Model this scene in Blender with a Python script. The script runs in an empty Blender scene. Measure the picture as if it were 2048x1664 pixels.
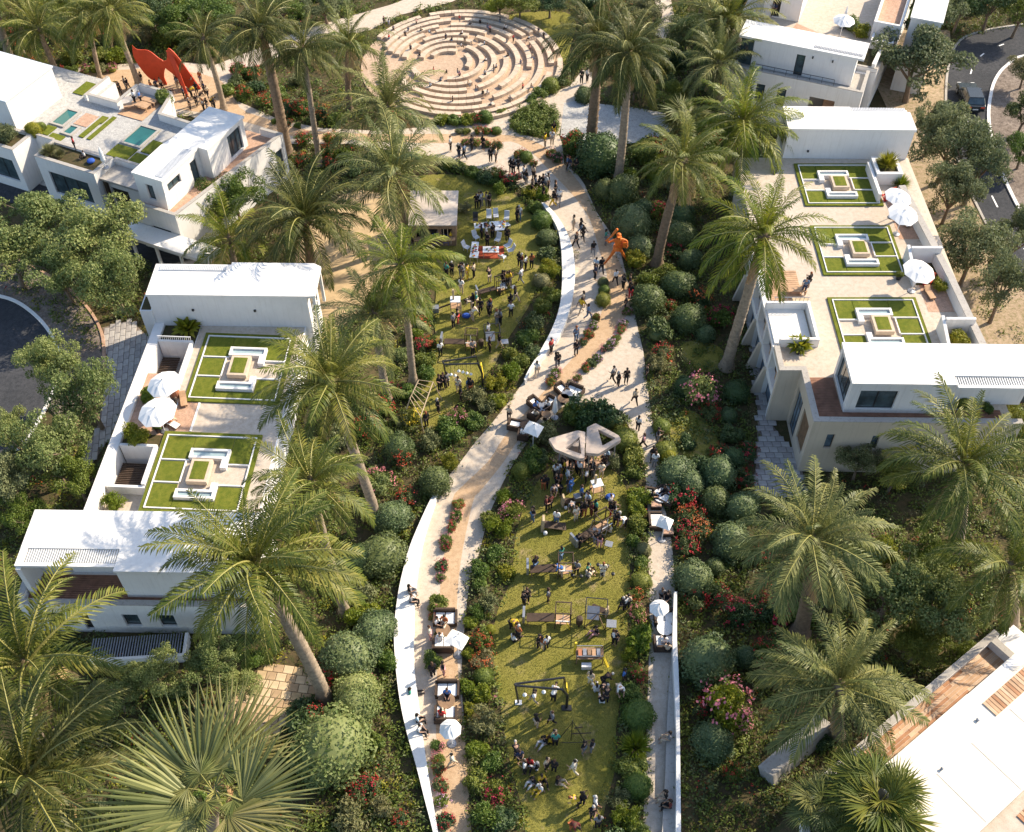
import bpy, bmesh, math, random
import numpy as np
from mathutils import Vector, Matrix
R = math.radians
SC = bpy.context.scene
COL = SC.collection
# ------------------------------------------------------------ camera, sky, sun
FPX, PITCH, CAMH = 2150.0, R(49.4), 60.0
cam_d = bpy.data.cameras.new('camera'); cam = bpy.data.objects.new('camera', cam_d); COL.objects.link(cam)
cam.location = (0, 0, CAMH); cam.rotation_euler = (R(90) - PITCH, 0, 0)
cam_d.sensor_width = 36; cam_d.sensor_fit = 'HORIZONTAL'; cam_d.lens = FPX / 2048 * 36
cam_d.clip_end = 2000; cam_d.clip_start = 1
SC.camera = cam
SUN_EL, SUN_AZ = R(36), math.atan2(1.12, 1.9)       # azimuth of the sun, measured from +X towards +Y
W = bpy.data.worlds.new('World'); SC.world = W; W.use_nodes = True
wn = W.node_tree; wn.nodes.clear()
sky = wn.nodes.new('ShaderNodeTexSky'); sky.sky_type = 'NISHITA'; sky.sun_disc = False
sky.sun_elevation = SUN_EL; sky.sun_rotation = R(90) - SUN_AZ
sky.air_density = 1.0; sky.dust_density = 1.2
wb = wn.nodes.new('ShaderNodeBackground'); wb.inputs[1].default_value = 0.15
wo = wn.nodes.new('ShaderNodeOutputWorld')
wn.links.new(sky.outputs[0], wb.inputs[0]); wn.links.new(wb.outputs[0], wo.inputs[0])
sd = bpy.data.lights.new('sun', 'SUN'); sd.energy = 4.5; sd.angle = R(0.5); sd.color = (1, 0.87, 0.68)
sun = bpy.data.objects.new('sun', sd); COL.objects.link(sun)
sv = Vector((math.cos(SUN_EL) * math.cos(SUN_AZ), math.cos(SUN_EL) * math.sin(SUN_AZ), math.sin(SUN_EL)))
sun.rotation_euler = sv.to_track_quat('Z', 'Y').to_euler(); sun.location = sv * 150
SC.view_settings.view_transform = 'Standard'; SC.view_settings.look = 'None'
SC.view_settings.exposure = 0.94; SC.view_settings.gamma = 1
SC.cycles.max_bounces = 6; SC.cycles.transparent_max_bounces = 4
# ------------------------------------------------------------ mapping: photograph pixel (2048 x 1664) -> point at height z
CT, ST = math.cos(PITCH), math.sin(PITCH)
def P(px, py, z=0.0):
    xc = (px - 1024) / FPX; yc = (832 - py) / FPX
    t = (z - CAMH) / (-ST + yc * CT)
    return Vector((xc * t, (CT + yc * ST) * t, z))
def Q(x, y, z):
    z -= CAMH
    dep = y * CT - z * ST
    return 1024 + FPX * x / dep, 832 - FPX * (y * ST + z * CT) / dep
def PL(pts, z=0.0):
    return [P(a, b, z) for a, b in pts]
# ------------------------------------------------------------ mesh builder
class MB:
    def __init__(s): s.v = []; s.f = []; s.m = []
    def add(s, vs, fs, mi=0):
        n = len(s.v); s.v += [tuple(p) for p in vs]
        s.f += [tuple(i + n for i in f) for f in fs]; s.m += [mi] * len(fs); return s
    def hexa(s, b, t, mi=0):
        return s.add(list(b) + list(t), [(3, 2, 1, 0), (4, 5, 6, 7), (0, 1, 5, 4), (1, 2, 6, 5), (2, 3, 7, 6), (3, 0, 4, 7)], mi)
    def box(s, x0, y0, z0, x1, y1, z1, mi=0):
        return s.hexa([(x0, y0, z0), (x1, y0, z0), (x1, y1, z0), (x0, y1, z0)], [(x0, y0, z1), (x1, y0, z1), (x1, y1, z1), (x0, y1, z1)], mi)
    def bar(s, a, b, w, h=None, mi=0):
        a = Vector(a); b = Vector(b); h = h or w; d = (b - a).normalized()
        up = Vector((0, 0, 1)) if abs(d.z) < .95 else Vector((0, 1, 0))
        x = d.cross(up).normalized() * (w / 2); y = x.cross(d).normalized() * (h / 2)
        return s.hexa([a - x - y, a + x - y, a + x + y, a - x + y], [b - x - y, b + x - y, b + x + y, b - x + y], mi)
    def prism(s, poly, z0, z1, mi=0):
        p = [(q[0], q[1]) for q in poly]
        if sum(p[i - 1][0] * p[i][1] - p[i][0] * p[i - 1][1] for i in range(len(p))) < 0: p.reverse()
        n = len(p)
        return s.add([(x, y, z0) for x, y in p] + [(x, y, z1) for x, y in p],
                     [tuple(range(n - 1, -1, -1)), tuple(range(n, 2 * n))] + [(i, (i + 1) % n, n + (i + 1) % n, n + i) for i in range(n)], mi)
    def sheet(s, poly, z, mi=0):
        p = [(q[0], q[1]) for q in poly]
        if sum(p[i - 1][0] * p[i][1] - p[i][0] * p[i - 1][1] for i in range(len(p))) < 0: p.reverse()
        return s.add([(x, y, z) for x, y in p], [tuple(range(len(p)))], mi)
    def ribbon(s, L, Rr, z, mi=0):
        n = len(L)
        return s.add([(a[0], a[1], z) for a in L] + [(a[0], a[1], z) for a in Rr], [(i, i + 1, n + i + 1, n + i) for i in range(n - 1)], mi)
    def wallstrip(s, L, Rr, z0, z1, mi=0):
        for i in range(len(L) - 1):
            q = [L[i], L[i + 1], Rr[i + 1], Rr[i]]
            s.prism(q, z0, z1, mi)
        return s
    def tube(s, pts, rad, n=8, mi=0, cap=True):
        pts = [Vector(p) for p in pts]; k = len(pts)
        if not hasattr(rad, '__len__'): rad = [rad] * k
        base = len(s.v); prev = None
        for i, p in enumerate(pts):
            d = (pts[min(i + 1, k - 1)] - pts[max(i - 1, 0)]).normalized()
            if prev is None:
                up = Vector((0, 0, 1)) if abs(d.z) < .9 else Vector((1, 0, 0)); x = d.cross(up).normalized()
            else:
                x = (prev - d * prev.dot(d)).normalized()
            prev = x; y = d.cross(x)
            for j in range(n):
                a = 2 * math.pi * j / n
                s.v.append(tuple(p + (x * math.cos(a) + y * math.sin(a)) * rad[i]))
        for i in range(k - 1):
            for j in range(n):
                a = base + i * n + j; b = base + i * n + (j + 1) % n
                s.f.append((a, b, b + n, a + n)); s.m.append(mi)
        if cap:
            s.f.append(tuple(base + j for j in range(n - 1, -1, -1))); s.m.append(mi)
            s.f.append(tuple(base + (k - 1) * n + j for j in range(n))); s.m.append(mi)
        return s
    def lathe(s, prof, n=16, c=(0, 0, 0), mi=0):
        base = len(s.v); k = len(prof)
        for r, z in prof:
            for j in range(n):
                a = 2 * math.pi * j / n
                s.v.append((c[0] + r * math.cos(a), c[1] + r * math.sin(a), c[2] + z))
        for i in range(k - 1):
            for j in range(n):
                a = base + i * n + j; b = base + i * n + (j + 1) % n
                s.f.append((a, b, b + n, a + n)); s.m.append(mi)
        s.f.append(tuple(base + (k - 1) * n + j for j in range(n))); s.m.append(mi)
        s.f.append(tuple(base + j for j in range(n - 1, -1, -1))); s.m.append(mi)
        return s
    def ball(s, c, r, n=10, m=6, sc=(1, 1, 1), mi=0):
        prof = [(max(1e-4, math.sin(math.pi * i / m)) * r, -math.cos(math.pi * i / m) * r) for i in range(m + 1)]
        b = len(s.v); s.lathe(prof, n, (0, 0, 0), mi)
        for i in range(b, len(s.v)):
            x, y, z = s.v[i]; s.v[i] = (c[0] + x * sc[0], c[1] + y * sc[1], c[2] + z * sc[2])
        return s
    def wall(s, A, B, z0, z1, th, holes=(), mi=0):
        A = Vector((A[0], A[1], 0)); B = Vector((B[0], B[1], 0)); d = (B - A); Ln = d.length; d.normalize()
        nrm = Vector((-d.y, d.x, 0)) * th                 # wall thickness to the left of A->B
        us = sorted({0, Ln} | {h[0] for h in holes} | {h[1] for h in holes}); zs = sorted({z0, z1} | {h[2] for h in holes} | {h[3] for h in holes})
        for i in range(len(us) - 1):
            run = None
            for j in range(len(zs) - 1):
                u0, u1, a, b = us[i], us[i + 1], zs[j], zs[j + 1]
                um, zm = (u0 + u1) / 2, (a + b) / 2
                hole = any(h[0] < um < h[1] and h[2] < zm < h[3] for h in holes)
                if hole:
                    if run: s._wseg(A, d, nrm, u0, u1, *run, mi); run = None
                else: run = (run[0], b) if run else (a, b)
            if run: s._wseg(A, d, nrm, us[i], us[i + 1], *run, mi)
        return s
    def _wseg(s, A, d, nrm, u0, u1, a, b, mi):
        p, q = A + d * u0, A + d * u1
        zz = lambda v, z: (v.x, v.y, z)
        s.hexa([zz(p, a), zz(q, a), zz(q + nrm, a), zz(p + nrm, a)], [zz(p, b), zz(q, b), zz(q + nrm, b), zz(p + nrm, b)], mi)
    def mesh(s, name, mats, smooth=False):
        me = bpy.data.meshes.new(name); me.from_pydata(s.v, [], s.f)
        for m in (mats if isinstance(mats, (list, tuple)) else [mats]): me.materials.append(m)
        if any(s.m): me.polygons.foreach_set('material_index', s.m)
        if smooth: me.polygons.foreach_set('use_smooth', [True] * len(me.polygons))
        me.update(); return me
def link(name, me, parent=None, loc=(0, 0, 0), rot=(0, 0, 0), sc=1):
    o = bpy.data.objects.new(name, me); COL.objects.link(o)
    o.location = loc; o.rotation_euler = rot if hasattr(rot, '__len__') else (0, 0, rot)
    o.scale = (sc, sc, sc) if not hasattr(sc, '__len__') else sc
    if parent: o.parent = parent
    return o
def part(name, mb, mat, parent, smooth=False, **k):
    return link(name, mb.mesh(name, mat, smooth), parent, **k)
def bevel(o, w=.02, seg=1):
    m = o.modifiers.new('bevel', 'BEVEL'); m.width = w; m.segments = seg; m.limit_method = 'ANGLE'; return o
def tag(o, label=None, cat=None, group=None, kind=None):
    if label: o['label'] = label
    if cat: o['category'] = cat
    if group: o['group'] = group
    if kind: o['kind'] = kind
    return o
def empty(name, loc, rz=0):
    o = bpy.data.objects.new(name, None); COL.objects.link(o); o.location = loc; o.rotation_euler = (0, 0, rz); o.empty_display_size = .3
    return o
def struct(name, mb, mat, **k):
    return tag(link(name, mb.mesh(name, mat), **k), kind='structure')
def copy_tree(o, parent=None):
    c = o.copy(); COL.objects.link(c)
    if parent: c.parent = parent
    for ch in KIDS.get(o.name, [x for x in o.children]): copy_tree(ch, c)
    return c
KIDS = {}
def join_objects(name, objs):
    """one mesh out of many small ones (for what is past the limit of individuals): a single object of kind stuff"""
    Vs, Ls, St, Mi, mats, nv, nl = [], [], [], [], [], 0, 0
    bpy.context.view_layer.update()
    for o in objs:
        me = o.data; n = len(me.vertices); co = np.empty(n * 3, np.float32); me.vertices.foreach_get('co', co); W_ = np.array(o.matrix_world); co = co.reshape(-1, 3) @ W_[:3, :3].T + W_[:3, 3]
        li = np.empty(len(me.loops), np.int32); me.loops.foreach_get('vertex_index', li); ls = np.empty(len(me.polygons), np.int32); me.polygons.foreach_get('loop_start', ls)
        mi = np.empty(len(me.polygons), np.int32); me.polygons.foreach_get('material_index', mi); mp = []
        for sl in o.material_slots:
            if sl.material not in mats: mats.append(sl.material)
            mp.append(mats.index(sl.material))
        Vs.append(co); Ls.append(li + nv); St.append(ls + nl); Mi.append(np.array(mp)[mi]); nv += n; nl += len(li)
    me = bpy.data.meshes.new(name); V = np.concatenate(Vs); L_ = np.concatenate(Ls); S_ = np.concatenate(St)
    me.vertices.add(len(V)); me.vertices.foreach_set('co', V.ravel()); me.loops.add(len(L_)); me.loops.foreach_set('vertex_index', L_); me.polygons.add(len(S_)); me.polygons.foreach_set('loop_start', S_)
    for m in mats: me.materials.append(m)
    me.polygons.foreach_set('material_index', np.concatenate(Mi)); me.update(calc_edges=True); me.validate()
    for o in objs: bpy.data.objects.remove(o)
    return tag(link(name, me), kind='stuff')
# ------------------------------------------------------------ deferred labels: description + landmark + order
PENDING = []; MARKS = []
def mark(name, px, py, z=0): MARKS.append((name, P(px, py, z)))
def later(o, desc, cat, group=None, prep='by'): PENDING.append((o, desc, cat, group, prep))
ORD = 'first second third fourth fifth sixth seventh eighth ninth tenth eleventh twelfth thirteenth fourteenth fifteenth sixteenth seventeenth eighteenth nineteenth twentieth'.split()
def finish_labels():
    buckets = {}
    for o, desc, cat, group, prep in PENDING:
        p = Vector((o.location.x, o.location.y, 0))
        mk = min(MARKS, key=lambda m: (Vector((m[1].x, m[1].y, 0)) - p).length)
        buckets.setdefault((desc, mk[0]), []).append(((Vector((mk[1].x, mk[1].y, 0)) - p).length, o, cat, group, prep))
    for (desc, mk), L in buckets.items():
        L.sort(key=lambda t: t[0])
        for i, (d, o, cat, group, prep) in enumerate(L):
            lab = f'{desc} {prep} the {mk}' if len(L) == 1 else f'{desc}, {ORD[min(i, 19)]} from the {mk}'
            tag(o, lab, cat, group)
# ------------------------------------------------------------ materials
def nodes(name):
    m = bpy.data.materials.new(name); m.use_nodes = True; t = m.node_tree
    b = t.nodes['Principled BSDF']; return m, t, b
def coords(t, scale=1.0, kind='Object'):
    tc = t.nodes.new('ShaderNodeTexCoord'); mp = t.nodes.new('ShaderNodeMapping')
    mp.inputs['Scale'].default_value = (scale,) * 3 if not hasattr(scale, '__len__') else scale
    t.links.new(tc.outputs[kind], mp.inputs[0]); return mp.outputs[0]
def noise(t, co, scale, detail=4, rough=.6):
    n = t.nodes.new('ShaderNodeTexNoise'); n.inputs['Scale'].default_value = scale; n.inputs['Detail'].default_value = detail; n.inputs['Roughness'].default_value = rough
    t.links.new(co, n.inputs['Vector']); return n.outputs['Fac']
def ramp(t, f, stops):
    r = t.nodes.new('ShaderNodeValToRGB'); t.links.new(f, r.inputs[0]); e = r.color_ramp.elements
    while len(e) < len(stops): e.new(.5)
    for el, (p, c) in zip(e, stops): el.position = p; el.color = tuple(c) + (1,) if len(c) == 3 else c
    return r.outputs[0]
def mix(t, f, a, b, blend='MIX'):
    n = t.nodes.new('ShaderNodeMix'); n.data_type = 'RGBA'; n.blend_type = blend
    for s, v in ((n.inputs[0], f), (n.inputs[6], a), (n.inputs[7], b)):
        if hasattr(v, 'is_linked'): t.links.new(v, s)
        elif hasattr(v, '__len__'): s.default_value = tuple(v) + (1,) if len(v) == 3 else v
        else: s.default_value = v
    return n.outputs[2]
def bump(t, b, f, strength=.3, dist=.02):
    n = t.nodes.new('ShaderNodeBump'); n.inputs['Strength'].default_value = strength; n.inputs['Distance'].default_value = dist
    t.links.new(f, n.inputs['Height']); t.links.new(n.outputs[0], b.inputs['Normal'])
def plain(name, c, rough=.6, var=.25, scale=3.0, metal=0, spec=.3, fine=40, bmp=.25):
    m, t, b = nodes(name); co = coords(t)
    lo = [x * (1 - var) for x in c]; hi = [min(1, x * (1 + var * .6)) for x in c]
    f1 = noise(t, co, scale, 5); f2 = noise(t, co, fine, 3)
    c1 = ramp(t, f1, [(.3, lo), (.7, hi)])
    c2 = mix(t, f2, c1, [x * .82 for x in c]); mixn = mix(t, .5, c1, c2)
    t.links.new(mixn, b.inputs['Base Color'])
    b.inputs['Roughness'].default_value = rough; b.inputs['Metallic'].default_value = metal; b.inputs['Specular IOR Level'].default_value = spec
    if bmp: bump(t, b, f2, bmp)
    return m
def ground(name, a, b_, c=None, s1=.35, s2=3, s3=28, bmp=.6, thr=(.35, .65), p2=(.42, .66), k3=(.66, 1.25)):
    m, t, b = nodes(name); co = coords(t)
    f1 = noise(t, co, s1, 6, .65); f2 = noise(t, co, s2, 5, .7); f3 = noise(t, co, s3, 2, .8)
    mm = t.nodes.new('ShaderNodeMix'); mm.data_type = 'RGBA'; mm.blend_type = 'MULTIPLY'; mm.inputs[0].default_value = 1
    base = mix(t, ramp(t, f2, [(p2[0], (0, 0, 0)), (p2[1], (1, 1, 1))]), ramp(t, f1, [(thr[0], a), (thr[1], b_)]), c or [x * .7 for x in a])
    t.links.new(base, mm.inputs[6]); t.links.new(ramp(t, f3, [(.3, (k3[0],) * 3), (.7, (k3[1],) * 3)]), mm.inputs[7])
    t.links.new(mm.outputs[2], b.inputs['Base Color'])
    b.inputs['Roughness'].default_value = .95; b.inputs['Specular IOR Level'].default_value = .12
    bump(t, b, f3, bmp, .04); return m
def render_wall(name, c, stain, amount=.5):
    m, t, b = nodes(name); co = coords(t); cs = coords(t, (2.4, 2.4, .12))
    f1 = noise(t, co, .7, 6, .7); f2 = noise(t, cs, 2.2, 5, .75); f3 = noise(t, co, 30, 2)
    k = ramp(t, f2, [(.52, (0, 0, 0)), (.78, (amount,) * 3)])
    col = mix(t, k, ramp(t, f1, [(.3, [x * .9 for x in c]), (.7, c)]), stain)
    t.links.new(col, b.inputs['Base Color']); b.inputs['Roughness'].default_value = .9; b.inputs['Specular IOR Level'].default_value = .15
    bump(t, b, f3, .35, .02); return m
def leafmat(name, a, b_, trans=.25, rough=.5, hue=.035, val=.35, spec=.35):
    m, t, b = nodes(name)
    g = t.nodes.new('ShaderNodeNewGeometry'); oi = t.nodes.new('ShaderNodeObjectInfo')
    c = ramp(t, g.outputs['Random Per Island'], [(.1, a), (.9, b_)])
    h = t.nodes.new('ShaderNodeHueSaturation'); t.links.new(c, h.inputs['Color'])
    mr = t.nodes.new('ShaderNodeMapRange'); t.links.new(oi.outputs['Random'], mr.inputs[0]); mr.inputs[3].default_value = .5 - hue; mr.inputs[4].default_value = .5 + hue
    t.links.new(mr.outputs[0], h.inputs['Hue'])
    m2 = t.nodes.new('ShaderNodeMapRange'); t.links.new(oi.outputs['Random'], m2.inputs[0]); m2.inputs[3].default_value = 1 + val * .5; m2.inputs[4].default_value = 1 - val * .5
    t.links.new(m2.outputs[0], h.inputs['Value'])
    t.links.new(h.outputs[0], b.inputs['Base Color']); b.inputs['Roughness'].default_value = rough; b.inputs['Specular IOR Level'].default_value = spec
    tr = t.nodes.new('ShaderNodeBsdfTranslucent'); t.links.new(h.outputs[0], tr.inputs[0])
    mx = t.nodes.new('ShaderNodeMixShader'); mx.inputs[0].default_value = trans
    t.links.new(b.outputs[0], mx.inputs[1]); t.links.new(tr.outputs[0], mx.inputs[2])
    t.links.new(mx.outputs[0], t.nodes['Material Output'].inputs[0]); return m
def glassmat(name, c=(.03, .045, .05), rough=.06):
    m, t, b = nodes(name); co = coords(t); f = noise(t, co, 1.3, 3)
    t.links.new(ramp(t, f, [(.35, c), (.7, [x * 2.4 for x in c])]), b.inputs['Base Color']); b.inputs['Roughness'].default_value = rough; b.inputs['Specular IOR Level'].default_value = .8
    return m
def watermat(name, c):
    m, t, b = nodes(name); co = coords(t); f = noise(t, co, 5, 3)
    t.links.new(ramp(t, noise(t, co, .5), [(.3, c), (.7, [x * 1.5 for x in c])]), b.inputs['Base Color'])
    b.inputs['Roughness'].default_value = .04; b.inputs['Specular IOR Level'].default_value = .6; bump(t, b, f, .08, .03); return m
M = {}
M['soil'] = ground('soil', (.075, .055, .03), (.12, .09, .045), (.05, .055, .02))
M['dirt'] = ground('dirt', (.36, .26, .17), (.44, .33, .23), (.2, .17, .08))
M['gravel'] = ground('pale_gravel', (.49, .415, .33), (.56, .485, .395), (.44, .36, .28), s3=22, bmp=.3, k3=(.84, 1.12))
M['gravel_grey'] = ground('grey_gravel', (.4, .39, .37), (.52, .5, .46), (.33, .32, .3), s3=14, bmp=.8)
M['sand'] = ground('ochre_sand', (.47, .325, .2), (.54, .385, .245), (.42, .28, .165), s3=22, k3=(.8, 1.15))
M['lawn'] = ground('lawn', (.175, .17, .03), (.27, .235, .06), (.36, .27, .15), s1=.3, s2=.55, s3=26, bmp=1.0, thr=(.3, .7), p2=(.56, .74))
M['plot_grass'] = ground('plot_grass', (.13, .155, .018), (.2, .2, .032), (.1, .13, .016), s1=.6, s2=3, s3=40, bmp=1.0)
M['asphalt'] = ground('asphalt', (.05, .052, .057), (.075, .075, .08), (.04, .042, .046), s3=22)
M['cobble'] = ground('cobble', (.19, .15, .12), (.28, .23, .19), (.12, .095, .08), s3=9)
M['white'] = render_wall('white_render', (.76, .735, .7), (.42, .37, .31), .42)
M['white_clean'] = render_wall('white_roof', (.76, .735, .69), (.5, .45, .39), .5)
M['beige'] = render_wall('beige_render', (.58, .49, .38), (.36, .29, .21), .5)
M['grey_coping'] = render_wall('grey_coping', (.4, .37, .33), (.15, .13, .11), .85)
M['bluegrey_roof'] = render_wall('pale_membrane', (.6, .64, .66), (.45, .48, .5), .4)
M['bench_stone'] = plain('bench_stone', (.53, .42, .31), .9, .22, 2.5)
M['amph'] = ground('amph_floor', (.45, .32, .22), (.54, .4, .28), (.4, .28, .19), s3=20)
M['concrete'] = plain('canopy_concrete', (.47, .38, .31), .85, .25, 2.0)
M['paver'] = plain('paver', (.36, .33, .31), .9, .3, 1.5)
M['tan_paver'] = plain('tan_paver', (.5, .36, .2), .9, .3, 1.3)
M['terracotta'] = ground('terracotta_paving', (.46, .28, .19), (.54, .36, .26), (.38, .24, .16), s3=12)
M['deck'] = plain('deck_wood', (.24, .12, .075), .75, .4, 2)
M['plank'] = plain('plank_wood', (.5, .31, .18), .75, .4, 1.6)
M['wood'] = plain('timber', (.27, .17, .1), .75, .4, 3)
M['wood_pale'] = plain('pale_timber', (.5, .38, .24), .75, .3, 3)
M['wood_dark'] = plain('dark_timber', (.07, .045, .03), .7, .4, 3)
M['black'] = plain('black_metal', (.018, .018, .02), .4, .2, 3, spec=.5)
M['grey_metal'] = plain('grey_metal', (.3, .31, .33), .4, .2, 3, metal=.6)
M['white_paint'] = plain('white_paint', (.8, .79, .77), .5, .06, 3)
M['louvre'] = plain('louvre', (.62, .63, .64), .5, .1, 3)
M['glass'] = glassmat('window_glass'); M['glass_blue'] = glassmat('blue_shutter_glass', (.07, .1, .13), .25)
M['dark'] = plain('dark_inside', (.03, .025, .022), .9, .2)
M['water'] = watermat('pool_water', (.02, .1, .09)); M['water_pale'] = watermat('trough_water', (.25, .32, .33))
M['canvas'] = plain('white_canvas', (.84, .82, .78), .8, .05, 2, bmp=.1)
M['kiosk_roof'] = plain('kiosk_canvas', (.56, .48, .41), .85, .25, 1.2)
M['red_steel'] = plain('red_steel', (.56, .06, .018), .55, .22, 1.3)
M['orange'] = plain('orange_paint', (.72, .17, .025), .5, .12, 2)
M['red_rug'] = plain('red_rug', (.36, .07, .035), .9, .2, 4)
M['yellow'] = plain('yellow_panel', (.75, .55, .04), .6, .1)
M['blue'] = plain('blue_cloth', (.03, .09, .38), .8, .15)
M['terra_pot'] = plain('clay', (.42, .17, .09), .8, .2)
M['trunk'] = plain('palm_trunk', (.31, .24, .17), .95, .5, 4, fine=12, bmp=1)
M['trunk_dark'] = plain('rough_palm_trunk', (.2, .14, .09), .95, .5, 5, fine=10, bmp=1)
M['bark'] = plain('bark', (.2, .145, .1), .95, .4, 4, fine=18, bmp=1)
M['rachis'] = plain('frond_stalk', (.26, .24, .07), .5, .2)
M['frond'] = leafmat('palm_green', (.075, .1, .014), (.18, .185, .03), .3, .5, .025, .4, .25)
M['frond_dark'] = leafmat('palm_dark', (.048, .06, .01), (.11, .11, .022), .26, .5, .025, .3, .22)
M['frond_silver'] = leafmat('palm_silver', (.095, .115, .03), (.21, .215, .065), .3, .5, .02, .3, .28)
M['frond_dead'] = leafmat('palm_dead', (.3, .2, .09), (.44, .31, .15), .25, .8, .02, .3)
M['frond_young'] = leafmat('palm_young', (.1, .14, .01), (.21, .225, .022), .4, .45, .02, .25, .25)
M['frond_fan'] = leafmat('palm_fan', (.14, .15, .04), (.31, .29, .1), .3, .45, .02, .2, .35)
M['leaf_mid'] = leafmat('leaf_mid', (.085, .13, .018), (.18, .215, .035), .32)
M['leaf_dark'] = leafmat('leaf_dark', (.042, .075, .022), (.1, .14, .042), .24, .5)
M['leaf_olive'] = leafmat('leaf_olive', (.13, .14, .05), (.22, .215, .09), .25, .6)
M['leaf_yellow'] = leafmat('leaf_yellow', (.15, .19, .012), (.25, .26, .022), .38)
M['leaf_tree'] = leafmat('leaf_tree', (.14, .19, .05), (.3, .33, .12), .4, .6, .012)
M['leaf_grey'] = leafmat('leaf_grey_tree', (.11, .135, .055), (.21, .23, .11), .34, .6, .012)
M['leaf_cover'] = leafmat('leaf_cover', (.07, .11, .016), (.17, .205, .032), .32)
M['leaf_blue'] = leafmat('leaf_blue', (.05, .09, .032), (.13, .17, .065), .22, .5, .02)
for k, c in (('red', (.42, .03, .022)), ('orange', (.5, .12, .035)), ('pink', (.6, .2, .24)), ('lilac', (.55, .33, .45)), ('yellow', (.7, .5, .03)), ('crimson', (.36, .02, .03))):
    M['fl_' + k] = leafmat('flower_' + k, [x * .7 for x in c], [min(1, x * 1.15) for x in c], .3, .6, .015, .2)
M['skin'] = plain('skin', (.45, .27, .18), .55, .08)
CLO = {'k': ('black', (.014, .013, .015)), 'w': ('white', (.75, .73, .7)), 'b': ('blue', (.06, .16, .42)), 'y': ('yellow', (.68, .44, .03)), 'r': ('red', (.5, .04, .04)),
       'g': ('grey', (.2, .2, .21)), 'n': ('navy', (.025, .035, .075)), 't': ('beige', (.55, .43, .3)), 'o': ('rust', (.36, .11, .04)), 'd': ('denim', (.1, .16, .26)),
       'p': ('pink', (.6, .3, .3)), 'e': ('green', (.05, .26, .2)), 'm': ('maroon', (.13, .03, .025)), 'c': ('cream', (.7, .62, .47)), 'l': ('pale blue', (.4, .52, .62))}
for k, (nm, c) in CLO.items(): M['clo_' + k] = plain('cloth_' + nm.replace(' ', '_'), c, .85, .12, 6)
for k, c in (('dark', (.02, .014, .01)), ('brown', (.07, .035, .018)), ('grey', (.4, .38, .35)), ('ginger', (.25, .08, .025))): M['hair_' + k] = plain('hair_' + k, c, .6, .2, 10)
# ============================================================ GROUND, PATHS, LAWNS, ROADS
rnd = random.Random(7)
struct('ground', MB().sheet([(-500, -300), (500, -300), (500, 900), (-500, 900)], -.05), M['soil'])
def smooth(pts, n=4):
    """Catmull-Rom through pixel points"""
    out = []
    for i in range(len(pts) - 1):
        p0, p1, p2, p3 = pts[max(i - 1, 0)], pts[i], pts[i + 1], pts[min(i + 2, len(pts) - 1)]
        for k in range(n):
            u = k / n
            out.append(tuple(.5 * (2 * b + (c - a) * u + (2 * a - 5 * b + 4 * c - d) * u * u + (3 * b - a - 3 * c + d) * u ** 3) for a, b, c, d in zip(p0, p1, p2, p3)))
    return out + [pts[-1]]
Z = {2: (680, 0, 2.926), 5: (680, 500, 2.926), 6: (1000, 760, 4.894), 7: (1000, 1000, 4.894), 8: (1000, 1320, 4.837), 'L': (820, 340, 6.4), 'M': (820, 560, 5.2), 'K': (780, 1130, 4.755),
     'A': (720, 0, 4.763), 'S': (200, 100, 5.12), 'T': (0, 100, 5.12), 4: (0, 500, 2.926), 3: (1348, 0, 2.926), 'R': (1700, 330, 4.497), 'B': (1348, 500, 2.926), 1: (0, 0, 2.926),
     'bl': (0, 1000, 2.507), 'bm': (700, 1000, 2.507), 'br': (1288, 1000, 2.507), 'U': (180, 650, 4.497), 'H': (1480, 0, 6.827), 'F': (1480, 560, 4.16), 0: (0, 0, 1)}
def zz(k, pts): x, y, s = Z[k]; return [(x + a / s, y + b / s) for a, b in pts]
wall_r_lo = smooth([(880, 976), (871, 1000), (848, 1072), (836, 1136), (830, 1191), (828, 1255), (828, 1327), (837, 1403), (845, 1467), (854, 1530), (865, 1598), (876, 1664), (890, 1760)])
wall_l_lo = smooth([(879, 977), (860, 1000), (824, 1080), (808, 1132), (796, 1187), (788, 1259), (791, 1331), (800, 1403), (814, 1467), (832, 1530), (849, 1598), (866, 1664), (886, 1760)])
wall_l_up = smooth([(1083, 405), (1093, 420), (1114, 454), (1122, 492), (1124, 530), (1124, 568), (1119, 613), (1104, 657), (1080, 702), (1059, 736), (1048, 758)])
wall_r_up = smooth([(1088, 405), (1111, 427), (1134, 464), (1146, 500), (1150, 535), (1149, 568), (1141, 613), (1121, 667), (1090, 708), (1063, 739), (1051, 760)])
path_right = [(1165, 140), (1190, 146), (1195, 165), (1150, 200), (1125, 240), (1118, 270), (1125, 290), (1128, 328), (1155, 349), (1169, 369), (1193, 424), (1213, 454), (1240, 500), (1255, 560), (1264, 585), (1271, 637), (1287, 705), (1295, 773), (1305, 842), (1322, 937), (1325, 1000), (1340, 1060), (1347, 1120), (1350, 1183), (1350, 1399), (1354, 1664), (1356, 1800)]
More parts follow.
